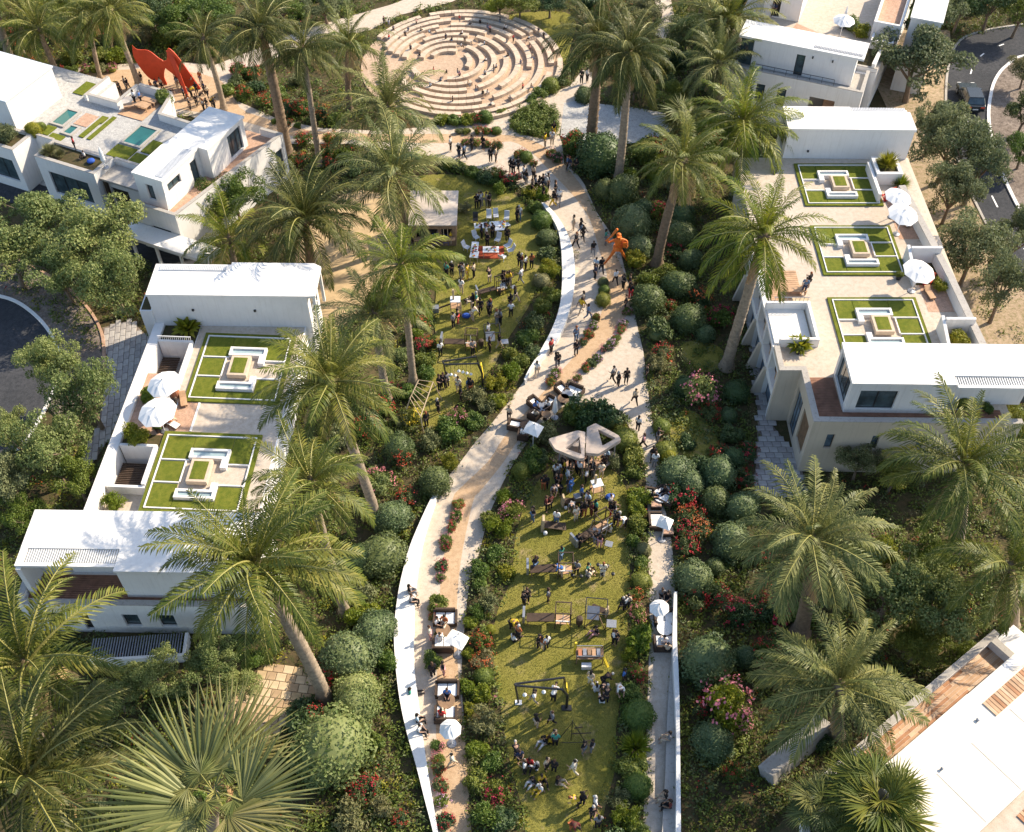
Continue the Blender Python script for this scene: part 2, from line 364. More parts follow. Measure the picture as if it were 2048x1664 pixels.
gravel_poly = [(896, 1800), (876, 1664), (865, 1598), (851, 1510), (838, 1415), (828, 1327), (828, 1255), (830, 1191), (836, 1136), (848, 1072), (871, 1000), (890, 960), (920, 925), (950, 885), (985, 845), (1020, 800), (1050, 760), (1063, 739), (1090, 708), (1121, 667), (1141, 613), (1149, 568), (1150, 513), (1134, 468), (1110, 428), (1085, 404), (1066, 396), (1022, 359), (988, 345), (936, 331), (885, 318), (850, 310), (780, 300), (700, 288), (560, 288), (450, 262), (380, 232), (240, 232), (120, 178), (60, 160), (60, 145), (250, 128), (330, 122), (430, 130), (520, 95), (600, 62), (690, 35), (780, 10), (860, -20), (960, -20), (900, 5), (800, 30), (740, 60), (690, 72), (600, 92), (520, 130), (455, 170), (470, 200), (560, 240), (640, 256), (760, 262), (870, 252), (900, 243), (1000, 223), (1060, 200), (1100, 187), (1140, 172)] + path_right
struct('gravel_path', MB().sheet(PL(gravel_poly), .008), M['gravel'])
strip_pairs = [((887, 1800), (948, 1800)), ((887, 1664), (946, 1664)), ((879, 1550), (939, 1550)), ((872, 1460), (929, 1460)), ((874, 1350), (917, 1350)), ((880, 1255), (913, 1255)), ((881, 1160), (917, 1160)), ((893, 1080), (929, 1080)), ((905, 1000), (947, 1000)), ((922, 975), (958, 985)), ((977, 922), (1003, 930)), ((1010, 872), (1040, 876)), ((1073, 800), (1102, 806)), ((1119, 746), (1146, 756)), ((1158, 700), (1188, 712)), ((1196, 643), (1240, 650)), ((1208, 602), (1262, 610)), ((1214, 551), (1254, 561)), ((1200, 505), (1230, 505)), ((1180, 440), (1200, 440)), ((1148, 393), (1172, 386)), ((1100, 342), (1138, 340)), ((1063, 305), (1105, 306)), ((1022, 283), (1052, 276)), ((970, 291), (975, 268)), ((919, 286), (919, 268)), ((840, 286), (840, 268)), ((700, 281), (700, 267)), ((600, 276), (605, 258)), ((520, 252), (530, 236)), ((465, 238), (480, 216)), ((420, 228), (440, 160)), ((330, 215), (330, 138)), ((240, 205), (240, 140)), ((140, 170), (140, 148))]
struct('ochre_strip', MB().ribbon(PL(smooth([a for a, b in strip_pairs], 3)), PL(smooth([b for a, b in strip_pairs], 3)), .014), M['sand'])
grey_area = [(1128, 206), (1160, 200), (1200, 208), (1260, 214), (1330, 226), (1345, 260), (1300, 282), (1230, 290), (1150, 286), (1121, 272), (1124, 240)]
struct('grey_gravel_court', MB().sheet(PL(grey_area), .012), M['gravel_grey'])
peninsula = smooth([(952, 1800), (943, 1664), (938, 1598), (933, 1519), (928, 1439), (923, 1359), (927, 1279), (939, 1167), (955, 1120), (975, 1040), (991, 1000), (1008, 961), (1042, 903), (1066, 872), (1104, 832), (1134, 810), (1186, 806), (1240, 830), (1268, 872), (1281, 903), (1290, 944), (1295, 1006), (1296, 1100), (1299, 1183), (1298, 1300), (1292, 1500), (1286, 1664), (1282, 1800)], 3)
struct('planting_bed', MB().sheet(PL(peninsula), .02), M['soil'])
heart = smooth([(1020, 240), (1040, 222), (1075, 214), (1105, 218), (1113, 240), (1112, 262), (1105, 272), (1080, 276), (1050, 270), (1025, 255), (1020, 240)], 3)
struct('planting_bed', MB().sheet(PL(heart), .02), M['soil'])
lawn_lo = smooth([(1060, 1800), (1051, 1664), (1039, 1598), (1019, 1519), (1007, 1451), (995, 1379), (983, 1299), (995, 1223), (1022, 1160), (1029, 1088), (1045, 1024), (1078, 960), (1122, 925), (1214, 936), (1249, 970), (1256, 1024), (1259, 1100), (1260, 1180), (1256, 1239), (1252, 1319), (1244, 1379), (1232, 1459), (1230, 1538), (1214, 1598), (1202, 1664), (1190, 1800)], 3)
struct('lower_lawn', MB().sheet(PL(lawn_lo), .03), M['lawn'])
lawn_up = smooth([(840, 352), (885, 349), (953, 355), (1022, 383), (1056, 420), (1083, 465), (1090, 510), (1076, 560), (1063, 602), (1039, 643), (1008, 691), (988, 732), (962, 758), (935, 783), (899, 826), (865, 862), (845, 850), (825, 828), (838, 760), (872, 712), (868, 637), (872, 585), (864, 534), (840, 490), (830, 430), (840, 352)], 3)
struct('upper_lawn', MB().sheet(PL(lawn_up), .03), M['lawn'])
amph_lawn = smooth([(1000, 34), (1060, 24), (1130, 25), (1152, 45), (1146, 75), (1128, 125), (1105, 90), (1050, 55), (1000, 34)], 3)
struct('amphitheatre_lawn', MB().sheet(PL(amph_lawn), .02), M['lawn'])
struct('lawn_corner', MB().sheet(PL([(1345, 15), (1375, 8), (1378, 40), (1350, 40)]), .02), M['lawn'])
for q in ([(1362, 688), (1400, 680), (1445, 700), (1440, 735), (1400, 745), (1370, 730)], [(1335, 828), (1385, 822), (1425, 860), (1440, 905), (1400, 930), (1350, 905)]): struct('shaded_grass', MB().sheet(PL(smooth(q + q[:1], 3)), .02), M['lawn'])
struct('side_path', MB().sheet(PL([(1300, -10), (1340, -10), (1350, 40), (1330, 80), (1310, 70), (1325, 30)]), .01), M['gravel'])
struct('sandy_yard', MB().sheet(PL(smooth([(560, 600), (600, 470), (650, 410), (720, 380), (790, 400), (830, 440), (835, 500), (790, 560), (740, 600), (700, 640), (640, 680), (560, 700)], 2)), .008), M['tan_paver'])
# right: dirt under the trees, road, kerb, cobbled walk
struct('dirt_ground', MB().sheet(PL([(1700, 60), (1900, 60), (1905, 230), (1960, 420), (2080, 560), (2300, 800), (2060, 760), (1960, 700), (1830, 500), (1790, 380), (1790, 250)]), .004), M['dirt'])
rd_l = smooth([(2300, 15), (2048, 50), (1965, 64), (1922, 82), (1902, 120), (1894, 180), (1898, 250), (1922, 330), (1965, 430), (2048, 570), (2200, 760)])
rd_r = smooth([(2300, 70), (2060, 108), (2012, 130), (1987, 160), (1976, 200), (1974, 245), (1986, 305), (2010, 370), (2055, 450), (2150, 560), (2300, 740)])
struct('road', MB().ribbon(PL(rd_l), PL(rd_r), .012), M['asphalt'])
def offset(pts, d):
    o = []
    for i, p in enumerate(pts):
        a = pts[max(i - 1, 0)]; b = pts[min(i + 1, len(pts) - 1)]; t = Vector((b[0] - a[0], b[1] - a[1], 0)).normalized()
        o.append(Vector((p[0] - t.y * d, p[1] + t.x * d, 0)))
    return o
K = PL(rd_r); struct('kerb', MB().wallstrip(K, offset(K, .3), 0, .14), M['white'])
K2 = PL(rd_l); struct('kerb', MB().wallstrip(offset(K2, -.22), K2, 0, .1), M['grey_coping'])
struct('cobbled_walk', MB().ribbon(offset(K, .302), offset(K, 4.2), .1), M['cobble'])
rc = [(Vector(a) + Vector(b)) / 2 for a, b in zip(PL(rd_l), PL(rd_r))]
mk = MB()
for i in range(2, len(rc) - 3, 4):
    a, b = rc[i], rc[i] + (rc[i + 1] - rc[i]) * 1.0
    n = Vector((-(b - a).y, (b - a).x, 0)).normalized() * .07
    mk.add([a - n + Vector((0, 0, .017)), b - n + Vector((0, 0, .017)), b + n + Vector((0, 0, .017)), a + n + Vector((0, 0, .017))], [(0, 1, 2, 3)])
struct('road_marking', mk, M['white_paint'])
# left: road, its white kerb, dark cobbled verge, brown kerb, long paved walk
kl = smooth([(-120, 585), (-60, 585), (0, 596), (30, 606), (55, 622), (80, 645), (100, 672), (112, 700), (116, 735), (108, 775), (70, 850), (20, 920), (-60, 1040)])
struct('road', MB().sheet(PL(kl + [(-250, 900), (-250, 600)]), .012), M['asphalt'])
K = PL(kl); struct('kerb', MB().wallstrip(K, offset(K, .26), 0, .14), M['white'])
ko = smooth([(-120, 480), (-40, 500), (60, 535), (120, 570), (156, 600), (184, 633), (202, 671), (206, 712), (203, 750), (185, 800), (140, 860)])
struct('cobbled_verge', MB().ribbon(offset(PL(smooth([(-120, 585), (-60, 585), (0, 596), (30, 606), (55, 622), (80, 645), (100, 672), (112, 700), (116, 735), (108, 775), (90, 815)])), .262), PL(ko), .1), M['cobble'])
K = PL(ko); struct('kerb', MB().wallstrip(K, offset(K, .22), 0, .2), M['terracotta'])
struct('lane', MB().sheet(PL([(-40, 335), (60, 362), (150, 395), (240, 425), (310, 455), (400, 500), (420, 560), (330, 560), (210, 478), (90, 425), (-40, 388)]), .01), M['asphalt'])
struct('lane_walk', MB().sheet(PL([(-40, 325), (60, 350), (150, 385), (240, 415), (310, 445), (310, 455), (240, 425), (150, 395), (60, 362), (-40, 335)]), .05), M['gravel_grey'])
def inpoly(x, y, poly):
    c = False; j = len(poly) - 1
    for i in range(len(poly)):
        xi, yi = poly[i][0], poly[i][1]; xj, yj = poly[j][0], poly[j][1]
        if (yi > y) != (yj > y) and x < (xj - xi) * (y - yi) / (yj - yi) + xi: c = not c
        j = i
    return c
def paved(name, poly_px, base_mat, stone_mats, sx, sy, rot, z0=.006, gap=.035, th=.05, limit=290):
    """a paved patch: bed + one object per stone"""
    poly = PL(poly_px); base = struct(name, MB().sheet(poly, z0), base_mat)
    cx = sum(p.x for p in poly) / len(poly); cy = sum(p.y for p in poly) / len(poly); c, s = math.cos(rot), math.sin(rot)
    me = [bevel_mesh('paving_stone', sx - gap, sy - gap, th, m) for m in stone_mats]
    k = 0; rr = random.Random(len(poly_px) + int(sx * 100))
    for j in range(-60, 60):
        for i in range(-60, 60):
            u = i * sx + (sx / 2 if j % 2 else 0); v = j * sy
            x, y = cx + u * c - v * s, cy + u * s + v * c
            if k < limit and inpoly(x, y, poly):
                o = link('paving_stone', rr.choice(me), base, (x, y, z0 + .002 + rr.uniform(0, .012)), rot + rr.uniform(-.012, .012)); k += 1
    return base
def bevel_mesh(name, sx, sy, th, mat):
    e = min(sx, sy) * .06; a, b = sx / 2, sy / 2
    return MB().add([(-a, -b, 0), (a, -b, 0), (a, b, 0), (-a, b, 0), (-a, -b, th - .012), (a, -b, th - .012), (a, b, th - .012), (-a, b, th - .012), (-a + e, -b + e, th), (a - e, -b + e, th), (a - e, b - e, th), (-a + e, b - e, th)],
                    [(0, 1, 5, 4), (1, 2, 6, 5), (2, 3, 7, 6), (3, 0, 4, 7), (4, 5, 9, 8), (5, 6, 10, 9), (6, 7, 11, 10), (7, 4, 8, 11), (8, 9, 10, 11)]).mesh(name, mat)
M['tan_paver2'] = plain('tan_paver_light', (.6, .45, .28), .9, .25, 1.3); M['tan_paver3'] = plain('tan_paver_dark', (.42, .29, .17), .9, .25, 1.3)
M['paver2'] = plain('paver_light', (.43, .4, .37), .9, .25, 1.5)
paved('tiled_patio', [(520, 1330), (600, 1325), (640, 1370), (600, 1430), (560, 1475), (480, 1480), (420, 1440), (470, 1390)], M['soil'], [M['tan_paver'], M['tan_paver2'], M['tan_paver3']], .62, .55, R(-8))
paved('paved_walk', [(205, 655), (262, 640), (312, 690), (270, 780), (230, 860), (170, 950), (150, 930), (196, 850), (212, 760)], M['cobble'], [M['paver'], M['paver2']], .75, .42, R(100))
paved('paved_alley', [(1500, 690), (1522, 690), (1545, 850), (1600, 920), (1615, 990), (1500, 1000), (1512, 930), (1516, 830)], M['cobble'], [M['paver'], M['paver2']], .62, .5, R(0))
# ------------------------------------------------------------ white walls along the path
def wall_thing(name, Lp, Rp, h, desc, mat='white_clean', z0=0, coping=None):
    L = PL(Lp, h); Rr = PL(Rp, h); mb = MB()
    n = len(L); vs = [(p.x, p.y, z0) for p in L] + [(p.x, p.y, z0) for p in Rr] + [(p.x, p.y, h) for p in L] + [(p.x, p.y, h) for p in Rr]
    fs = []
    for i in range(n - 1):
        fs += [(2 * n + i, 2 * n + i + 1, 3 * n + i + 1, 3 * n + i), (i, i + 1, 2 * n + i + 1, 2 * n + i), (n + i + 1, n + i, 3 * n + i, 3 * n + i + 1)]
    fs += [(0, n, 3 * n, 2 * n), (n - 1, 2 * n - 1, 4 * n - 1, 3 * n - 1)]
    mb.add(vs, fs); o = link(name, mb.mesh(name, M[mat])); bm = bmesh.new(); bm.from_mesh(o.data); bmesh.ops.recalc_face_normals(bm, faces=bm.faces); bm.to_mesh(o.data); bm.free()
    return tag(o, desc, 'wall')
nn = min(len(wall_l_lo), len(wall_r_lo))
wall_thing('seat_wall', wall_l_lo[:nn], wall_r_lo[:nn], .5, 'broad curved white seat wall along the left of the lower path')
wall_thing('retaining_wall', wall_l_up, wall_r_up, .55, 'curved white retaining wall between the upper lawn and the path')
wall_thing('garden_wall', [(1348, 1183), (1345, 1279), (1347, 1340), (1350, 1399), (1353, 1479), (1352, 1664), (1352, 1780)], [(1354, 1183), (1354, 1279), (1357, 1340), (1359, 1399), (1360, 1479), (1362, 1664), (1364, 1780)], 1.0, 'tall narrow white wall on the right of the narrow path')
wall_thing('seat_ledge', [(1344, 1303), (1338, 1370), (1334, 1439), (1330, 1558), (1324, 1662), (1318, 1780)], [(1347, 1303), (1348, 1370), (1350.5, 1439), (1351.5, 1558), (1350.5, 1662), (1350, 1780)], .42, 'low tapering pale ledge at the foot of the narrow white wall', 'grey_coping')
o = link('concrete_beam', MB().hexa(PL([(1520, 1552), (1548, 1575), (1668, 1468), (1640, 1448)], 0), PL([(1515, 1532), (1545, 1553), (1665, 1447), (1636, 1428)], .9)).mesh('concrete_beam', M['grey_coping'])); bevel(o, .04)
tag(o, 'thick pale concrete beam lying under the palm at lower right', 'beam')
# ------------------------------------------------------------ amphitheatre
ac = Vector((-5.1, 98.7, 0))
struct('amphitheatre_floor', MB().prism([(ac.x + 10.3 * math.cos(a * .1309) , ac.y + 10.1 * math.sin(a * .1309)) for a in range(48)], 0, .03), M['amph'])
side = lambda a: ['east', 'north-east', 'north', 'north-west', 'west', 'south-west', 'south', 'south-east'][int(((math.degrees(a) % 360) + 22.5) // 45) % 8]
sidepx = lambda a: ['right', 'upper right', 'top', 'upper left', 'left', 'lower left', 'bottom', 'lower right'][int(((math.degrees(a) % 360) + 22.5) // 45) % 8]
RINGS = [(2.1, [(-30, 40), (70, 150)]), (3.15, [(-95, 62), (82, 168)]), (4.2, [(-165, -62), (-48, 52), (64, 150)]), (5.25, [(-130, -75), (-62, 12), (22, 66), (76, 130), (140, 172)]),
         (6.3, [(-150, -58), (-45, 52), (62, 112), (124, 168)]), (7.3, [(-118, -70), (-60, -18), (-8, 34), (42, 98), (108, 165)]), (8.3, [(-160, -64), (-52, 28), (37, 88), (98, 160)]),
         (9.2, [(-128, -88), (-80, -12), (-2, 30), (38, 96), (106, 150)]), (10.0, [(-92, 4), (12, 58), (62, 112), (118, 152)])]
rn = ORD; AB = []
M['bench_stone2'] = plain('bench_stone_light', (.58, .46, .34), .9, .2, 2.5)
for k, (r, arcs) in enumerate(RINGS):
    f = k / 8; cx, cy = ac.x - 1.3 * (1 - f) ** 1.2, ac.y + .15 * (1 - f)
    for a0, a1 in arcs:
        root = empty('stone_bench', (cx + r * math.cos(R((a0 + a1) / 2)), cy + r * math.sin(R((a0 + a1) / 2)), .03))
        n = max(3, int(r * R(a1 - a0) / .75)); w = .27
        ho = .34
        for i in range(n):                                  # each bench is a run of separate blocks
            t0 = R(a0 + (a1 - a0) * (i + .018) / n); t1 = R(a0 + (a1 - a0) * (i + .982) / n); mb = MB()
            hh = ho + rnd.uniform(-.008, .008)
            q = [Vector((cx + rr * math.cos(t), cy + rr * math.sin(t), 0)) - root.location for rr, t in ((r - w, t0), (r + w, t0), (r + w, t1), (r - w, t1))]
            tm = (t0 + t1) / 2
            mi = Vector((cx + (r - w) * math.cos(tm), cy + (r - w) * math.sin(tm), 0)) - root.location; mo = Vector((cx + (r + w) * math.cos(tm), cy + (r + w) * math.sin(tm), 0)) - root.location
            mb.prism([q[0], q[1], mo, q[2], q[3], mi], 0, hh)
            part('stone_block', mb, M['bench_stone'] if rnd.random() < .6 else M['bench_stone2'], root)
        AB.append((cx, cy, r, a0, a1))
        tag(root, f'curved stone bench in the {rn[k]} ring from the stage, {sidepx(R((a0 + a1) / 2))} of the amphitheatre', 'bench', 'curved stone benches of the amphitheatre')
mark('amphitheatre stage', 885, 132)
# ============================================================ HOUSES AND TERRACES
def cutpoly(root, mat, *a, name='wall', **k): return part(name, MB().wall(*a, **k), mat, root)
def window(root, A, B, u0, u1, z0, z1, mull=1, depth=.16, frame=None, pane='glass', w=.07, name='window'):
    """frame set back in the opening of a wall whose outer face runs A->B (thickness to the left); pane is a sub-part"""
    A = Vector((A[0], A[1], 0)); B = Vector((B[0], B[1], 0)); d = (B - A).normalized(); n = Vector((-d.y, d.x, 0))
    f = MB(); e = .004
    def seg(a, b, c, dd, off=depth, t=.06):
        p, q = A + d * a + n * off, A + d * b + n * off; t = n * t
        g = lambda v, z: (v.x, v.y, z)
        return [g(p, c), g(q, c), g(q + t, c), g(p + t, c)], [g(p, dd), g(q, dd), g(q + t, dd), g(p + t, dd)]
    u0 += e; u1 -= e; z0 += e; z1 -= e
    f.hexa(*seg(u0, u0 + w, z0, z1)); f.hexa(*seg(u1 - w, u1, z0, z1)); f.hexa(*seg(u0 + w, u1 - w, z0, z0 + w)); f.hexa(*seg(u0 + w, u1 - w, z1 - w, z1))
    for i in range(1, mull + 1):
        c = u0 + (u1 - u0) * i / (mull + 1); f.hexa(*seg(c - w / 2, c + w / 2, z0 + w, z1 - w))
    o = part(name, f, frame or M['black'], root)
    part('pane', MB().hexa(*seg(u0 + w * .5, u1 - w * .5, z0 + w * .5, z1 - w * .5, depth + .022, .02)), M[pane], o)
    return o
def shell(root, x0, y0, x1, y1, z0, z1, mat, op={}, th=.25, skip='', mulls={}):
    """four walls with openings; op[side] = [(u0, u1, za, zb, kind)]"""
    S = {'S': ((x0, y0), (x1, y0)), 'E': ((x1, y0 + th), (x1, y1 - th)), 'N': ((x1, y1), (x0, y1)), 'W': ((x0, y1 - th), (x0, y0 + th))}
    for k, (A, B) in S.items():
        if k in skip: continue
        ops = op.get(k, [])
        cutpoly(root, mat, A, B, z0, z1, th, [h[:4] for h in ops])
        for h in ops:
            if h[4] == 'open': continue
            window(root, A, B, h[0], h[1], h[2], h[3], mull=h[5] if len(h) > 5 else 1, pane={'g': 'glass', 'b': 'glass_blue', 'd': 'dark'}[h[4]], name='door' if len(h) > 6 else 'window')
def slab(root, poly, z0, z1, mat, name='roof'): return part(name, MB().prism(poly, z0, z1), mat, root)
def louvres(root, x0, x1, y0, y1, z, n, along='x', mat='louvre', h=.09, name='louvre', kind='stuff', w=.07):
    mb = MB()
    for i in range(n):
        c = x0 + (x1 - x0) * (i + .5) / n if along == 'x' else y0 + (y1 - y0) * (i + .5) / n
        if along == 'x': mb.box(c - w / 2, y0, z, c + w / 2, y1, z + h)
        else: mb.box(x0, c - w / 2, z, x1, c + w / 2, z + h)
    return tag(part(name, mb, M[mat], root), kind=kind)
def deck(root, poly, z, pitch=.145, ang=0, mat='deck', bound=None):
    """board by board, clipped crudely to the polygon; joined, as the boards are too thin to tell apart"""
    mb = MB(); c, s = math.cos(ang), math.sin(ang)
    loc = [(p[0] * c + p[1] * s, -p[0] * s + p[1] * c) for p in poly]; y0 = min(p[1] for p in loc); y1 = max(p[1] for p in loc)
    y = y0 + pitch / 2
    while y < y1:
        xs = []
        for i in range(len(loc)):
            a, b = loc[i - 1], loc[i]
            if (a[1] > y) != (b[1] > y): xs.append(a[0] + (y - a[1]) / (b[1] - a[1]) * (b[0] - a[0]))
        xs.sort()
        for i in range(0, len(xs) - 1, 2):
            q = [(xs[i], y - pitch * .44), (xs[i + 1], y - pitch * .44), (xs[i + 1], y + pitch * .44), (xs[i], y + pitch * .44)]
            mb.prism([(a * c - b * s, a * s + b * c) for a, b in q], z, z + .03 + rnd.uniform(0, .006))
        y += pitch
    return tag(part('deck_boards', mb, M[mat], root), kind='stuff')
PC = [0]
def parapet(root, pts, z0, z1, th=.3, mat='white', closed=False, cop='grey_coping', name='parapet'):
    seq = list(zip(pts, pts[1:] + (pts[:1] if closed else []))) if closed else list(zip(pts, pts[1:]))
    mb = MB(); cb = MB(); PC[0] += 1; z1 += .0011 * (PC[0] % 9)
    for si, (a, b) in enumerate(seq):
        a = Vector((a[0], a[1], 0)); b = Vector((b[0], b[1], 0)); d = (b - a).normalized(); n = Vector((-d.y, d.x, 0)) * th; b2 = b + d * .004; a = a - d * .003
        q = [a, b2, b2 + n, a + n]; mb.prism(q, z0, z1 - .05 - .003 * (si % 2))
        n2 = Vector((-d.y, d.x, 0)) * .02; q = [a - n2, b2 - n2, b2 + n + n2, a + n + n2]; cb.prism(q, z1 - .048 + .004 * si, z1 + .004 * si)
    p = part(name, mb, M[mat], root); part('coping', cb, M[cop], p); return p
# ------------------------------------------------------------ sunken garden plots on the terraces
def garden_plot(loc, rz, w, h, mirror, label):
    root = empty('garden_plot', loc, rz); fx = (lambda x: w - x) if mirror else (lambda x: x)
    s = w / 6.2; t = h / 6.2
    def b(mb, x0, y0, x1, y1, z0, z1):
        a, c = sorted((fx(x0 * s), fx(x1 * s))); mb.box(a, y0 * t, z0, c, y1 * t, z1); return mb
    e = MB(); b(e, -.28, -.3, 6.5, -.005, .0, .11); b(e, -.28, 6.205, 6.5, 6.5, .0, .11); b(e, -.28, -.005, -.005, 6.205, 0, .11); b(e, 6.205, -.005, 6.5, 6.205, 0, .11)
    part('grass_border', e, M['plot_grass'], root)
    part('sand_floor', b(MB(), 0, 0, 6.2, 6.2, 0, .02), M['gravel'], root)
    for q in ((.1, 4.15, 2.0, 6.1), (2.0, 4.95, 4.7, 6.1), (4.7, 3.9, 6.1, 6.1), (.1, 2.25, 1.75, 3.95), (.1, .1, 1.75, 2.05), (1.75, .1, 4.5, .75), (4.5, .1, 6.1, 1.95)):
        part('grass', b(MB(), q[0] + .02, q[1] + .02, q[2] - .02, q[3] - .02, .021, .1 + rnd.uniform(0, .01)), M['plot_grass'], root)
    kb = MB()
    for q in ((0, 6.12, 6.2, 6.2), (0, 0, 6.2, .08), (0, .08, .08, 6.12), (6.12, .08, 6.2, 6.12), (.08, 4.0, 2.0, 4.09), (.08, 2.1, 1.8, 2.19), (1.79, 2.19, 1.88, 4.0), (4.7, 3.75, 6.12, 3.84), (4.5, 2.0, 6.12, 2.09)):
        b(kb, *q, .02, .17)
    part('kerb', kb, M['white'], root)
    for (x0, y0, x1, y1, leg) in ((2.0, 4.1, 4.7, 4.92, 'd'), (1.8, .78, 4.45, 1.5, 'u')):
        tr = MB(); e = .17
        b(tr, x0, y0, x1, y0 + e, .02, .36); b(tr, x0, y1 - e, x1, y1, .02, .36); b(tr, x0, y0 + e, x0 + e, y1 - e, .02, .36); b(tr, x1 - e, y0 + e, x1, y1 - e, .02, .36)
        if leg == 'd': b(tr, x1 - .42, y0 - .75, x1, y0 - .005, .02, .34)
        else: b(tr, x1 - .42, y1 + .005, x1, y1 + .6, .02, .34)
        o = part('trough', tr, M['white'], root); part('trough_water', b(MB(), x0 + e, y0 + e, x1 - e, y1 - e, .02, .22), M['water_pale'], o)
    pl = MB(); x0, y0, x1, y1, e = 2.35, 2.0, 3.75, 3.9, .2
    b(pl, x0, y0, x1, y0 + e, .14, .5); b(pl, x0, y1 - e, x1, y1, .14, .5); b(pl, x0, y0 + e, x0 + e, y1 - e, .14, .5); b(pl, x1 - e, y0 + e, x1, y1 - e, .14, .5); b(pl, x0 + .1, y0 + .1, x1 - .1, y1 - .1, .02, .14)
    o = part('raised_planter', pl, M['bench_stone2'], root); part('grass_top', b(MB(), x0 + e, y0 + e, x1 - e, y1 - e, .14, .52), M['plot_grass'], o)
    return tag(root, label, 'garden plot', 'sunken garden plots on the terraces')
# ------------------------------------------------------------ LEFT TERRACE (podium, 3 m above the road)
LR = R(-3); LO = Vector((-23.95, 40.9, 3.0)); LX = Vector((math.cos(LR), math.sin(LR), 0)); LY = Vector((-math.sin(LR), math.cos(LR), 0))
L = empty('garden_terrace', (LO.x, LO.y, 0), LR)
part('podium', MB().prism([(-.35, -3), (7.6, -3), (7.6, 19.5), (-.35, 17.2)], 0, 3), M['white'], L)
part('gravel_top', MB().sheet([(-.3, -2.9), (7.5, -2.9), (7.5, 19.3), (-.3, 17)], 3.006), M['gravel'], L)
for y0, y1, z, m in ((-3, 1.75, 2.3, 'gravel'), (1.75, 4.9, 1.2, 'gravel_grey'), (4.9, 6.2, 3, 'soil'), (6.2, 11.9, 3, 'terracotta'), (11.9, 14.9, 1.2, 'gravel_grey'), (14.9, 17.2, 3, 'soil')):
    part('patio_floor', MB().box(-3.0, y0 + .003, 0, -.36, y1 - .003, z), M[m], L)
parapet(L, [(-3.02, 17.4), (-3.02, -3)], 0, 3.25, -.75, 'white', cop='white')
for y in (4.9, 14.8): part('cross_wall', MB().box(-2.95, y, 0, -.4, y + .2, 3.35), M['white'], L)
part('cross_wall', MB().box(-2.95, 1.6, 0, -.4, 1.8, 3.1), M['white'], L)
for y0, y1 in ((1.8, 4.9), (11.0, 14.8)): part('side_wall', MB().box(-.62, y0 + .003, 0, -.38, y1 - .003, 3.3), M['white'], L)
louvres(L, -2.9, -1.0, 2.0, 4.4, 2.0, 16, 'y', 'wood_dark', .1, 'pergola_slats')
louvres(L, -2.9, -1.6, 12.1, 14.6, 1.8, 14, 'y', 'wood_dark', .1, 'pergola_slats')
part('terracotta_patio', MB().sheet([(-.3, 6.62), (1.35, 6.62), (1.35, 9.25), (-.3, 9.25)], 3.014), M['terracotta'], L); part('kerb', MB().box(1.36, 6.62, 3.0, 1.5, 9.25, 3.06), M['white'], L)
mb = MB()
for i in range(17): mb.bar((-2.9 + i * .15, 14.9, 3.35), (-2.9 + i * .15, 14.9, 3.8), .025)
mb.bar((-2.95, 14.9, 3.8), (-.45, 14.9, 3.8), .05); part('railing', mb, M['white_paint'], L)
tag(L, 'white walled garden terrace with two sunken plots on the left', 'terrace')
def LP(x, y, z=0): return LO + LX * x + LY * y + Vector((0, 0, z))
garden_plot(LP(0, 0, .012), LR, 6.2, 6.2, False, 'lower sunken garden plot on the left white terrace')
garden_plot(LP(.55, 9.6, .012), LR, 6.2, 6.2, False, 'upper sunken garden plot on the left white terrace')
# ------------------------------------------------------------ HOUSE B (white box above the left terrace)
Bh = empty('white_house', (-26.7, 57.85, 0), R(-1))
shell(Bh, 0, 0, 11.7, 3.5, 0, 6.0, M['white'], {'E': [(.5, 2.7, 3.0, 5.7, 'g', 2)]}, th=.3)
slab(Bh, [(-.06, -.06), (11.8, -.06), (12.35, .0), (12.35, 3.2), (11.8, 3.56), (5.6, 3.56), (5.6, 3.3), (-.06, 3.3)], 6.0, 6.2, M['white_clean'])
part('portal_post', MB().box(12.1, .05, 2.9, 12.3, .25, 5.99), M['white'], Bh); part('portal_post', MB().box(12.1, 2.9, 2.9, 12.3, 3.1, 5.99), M['white'], Bh)
louvres(Bh, .35, 5.4, 2.55, 3.2, 6.205, 38)
part('balcony', MB().box(-.9, -.1, 0, -.005, 1.6, 4.6), M['white'], Bh); part('balcony_planter', MB().box(-.8, .0, 4.6, -.1, 1.5, 4.62), M['soil'], Bh)
for u in (3.0, 7.6): part('wall_lamp', MB().box(u, -.12, 4.6, u + .16, -.005, 4.76), M['black'], Bh)
tag(Bh, 'white box house with long flat roof and louvred strip above the left terrace', 'house')
# ------------------------------------------------------------ HOUSE C (lower left)
C = empty('white_house', (-29.3, 34.4, 0), R(-1))
shell(C, -.6, -.75, 14.2, 4.2, 0, 3.0, M['white'], {'S': [(1.3, 2.4, .5, 2.3, 'd', 0), (3.4, 3.9, .3, 2.3, 'd', 0), (6.0, 7.0, .8, 2.2, 'g', 0), (8.2, 9.2, .8, 2.2, 'g', 0)]}, th=.3)
part('floor_slab', MB().box(-.29, -.44, 2.7, 13.89, 3.89, 2.97), M['white'], C)
parapet(C, [(-.6, -.752), (14.2, -.752)], 3.0, 3.35, .35)
parapet(C, [(-.602, 4.2), (-.602, -.4)], 3.0, 3.6, .35)
deck(C, [(-.2, -.4), (14, -.4), (14, 1.6), (-.2, 1.6)], 2.98, .15)
part('wall', MB().wall((5.9, 0), (14.1, 0), 3.02, 5.8, .25), M['white'], C); part('wall', MB().wall((5.9, 4.0), (5.9, .255), 3.02, 5.8, .25), M['white'], C)
part('wall', MB().wall((-.1, 1.7), (5.89, 1.7), 3.02, 5.8, .25, [(1.3, 2.2, 3.02, 5.2), (3.0, 4.2, 3.6, 5.2)]), M['white'], C)
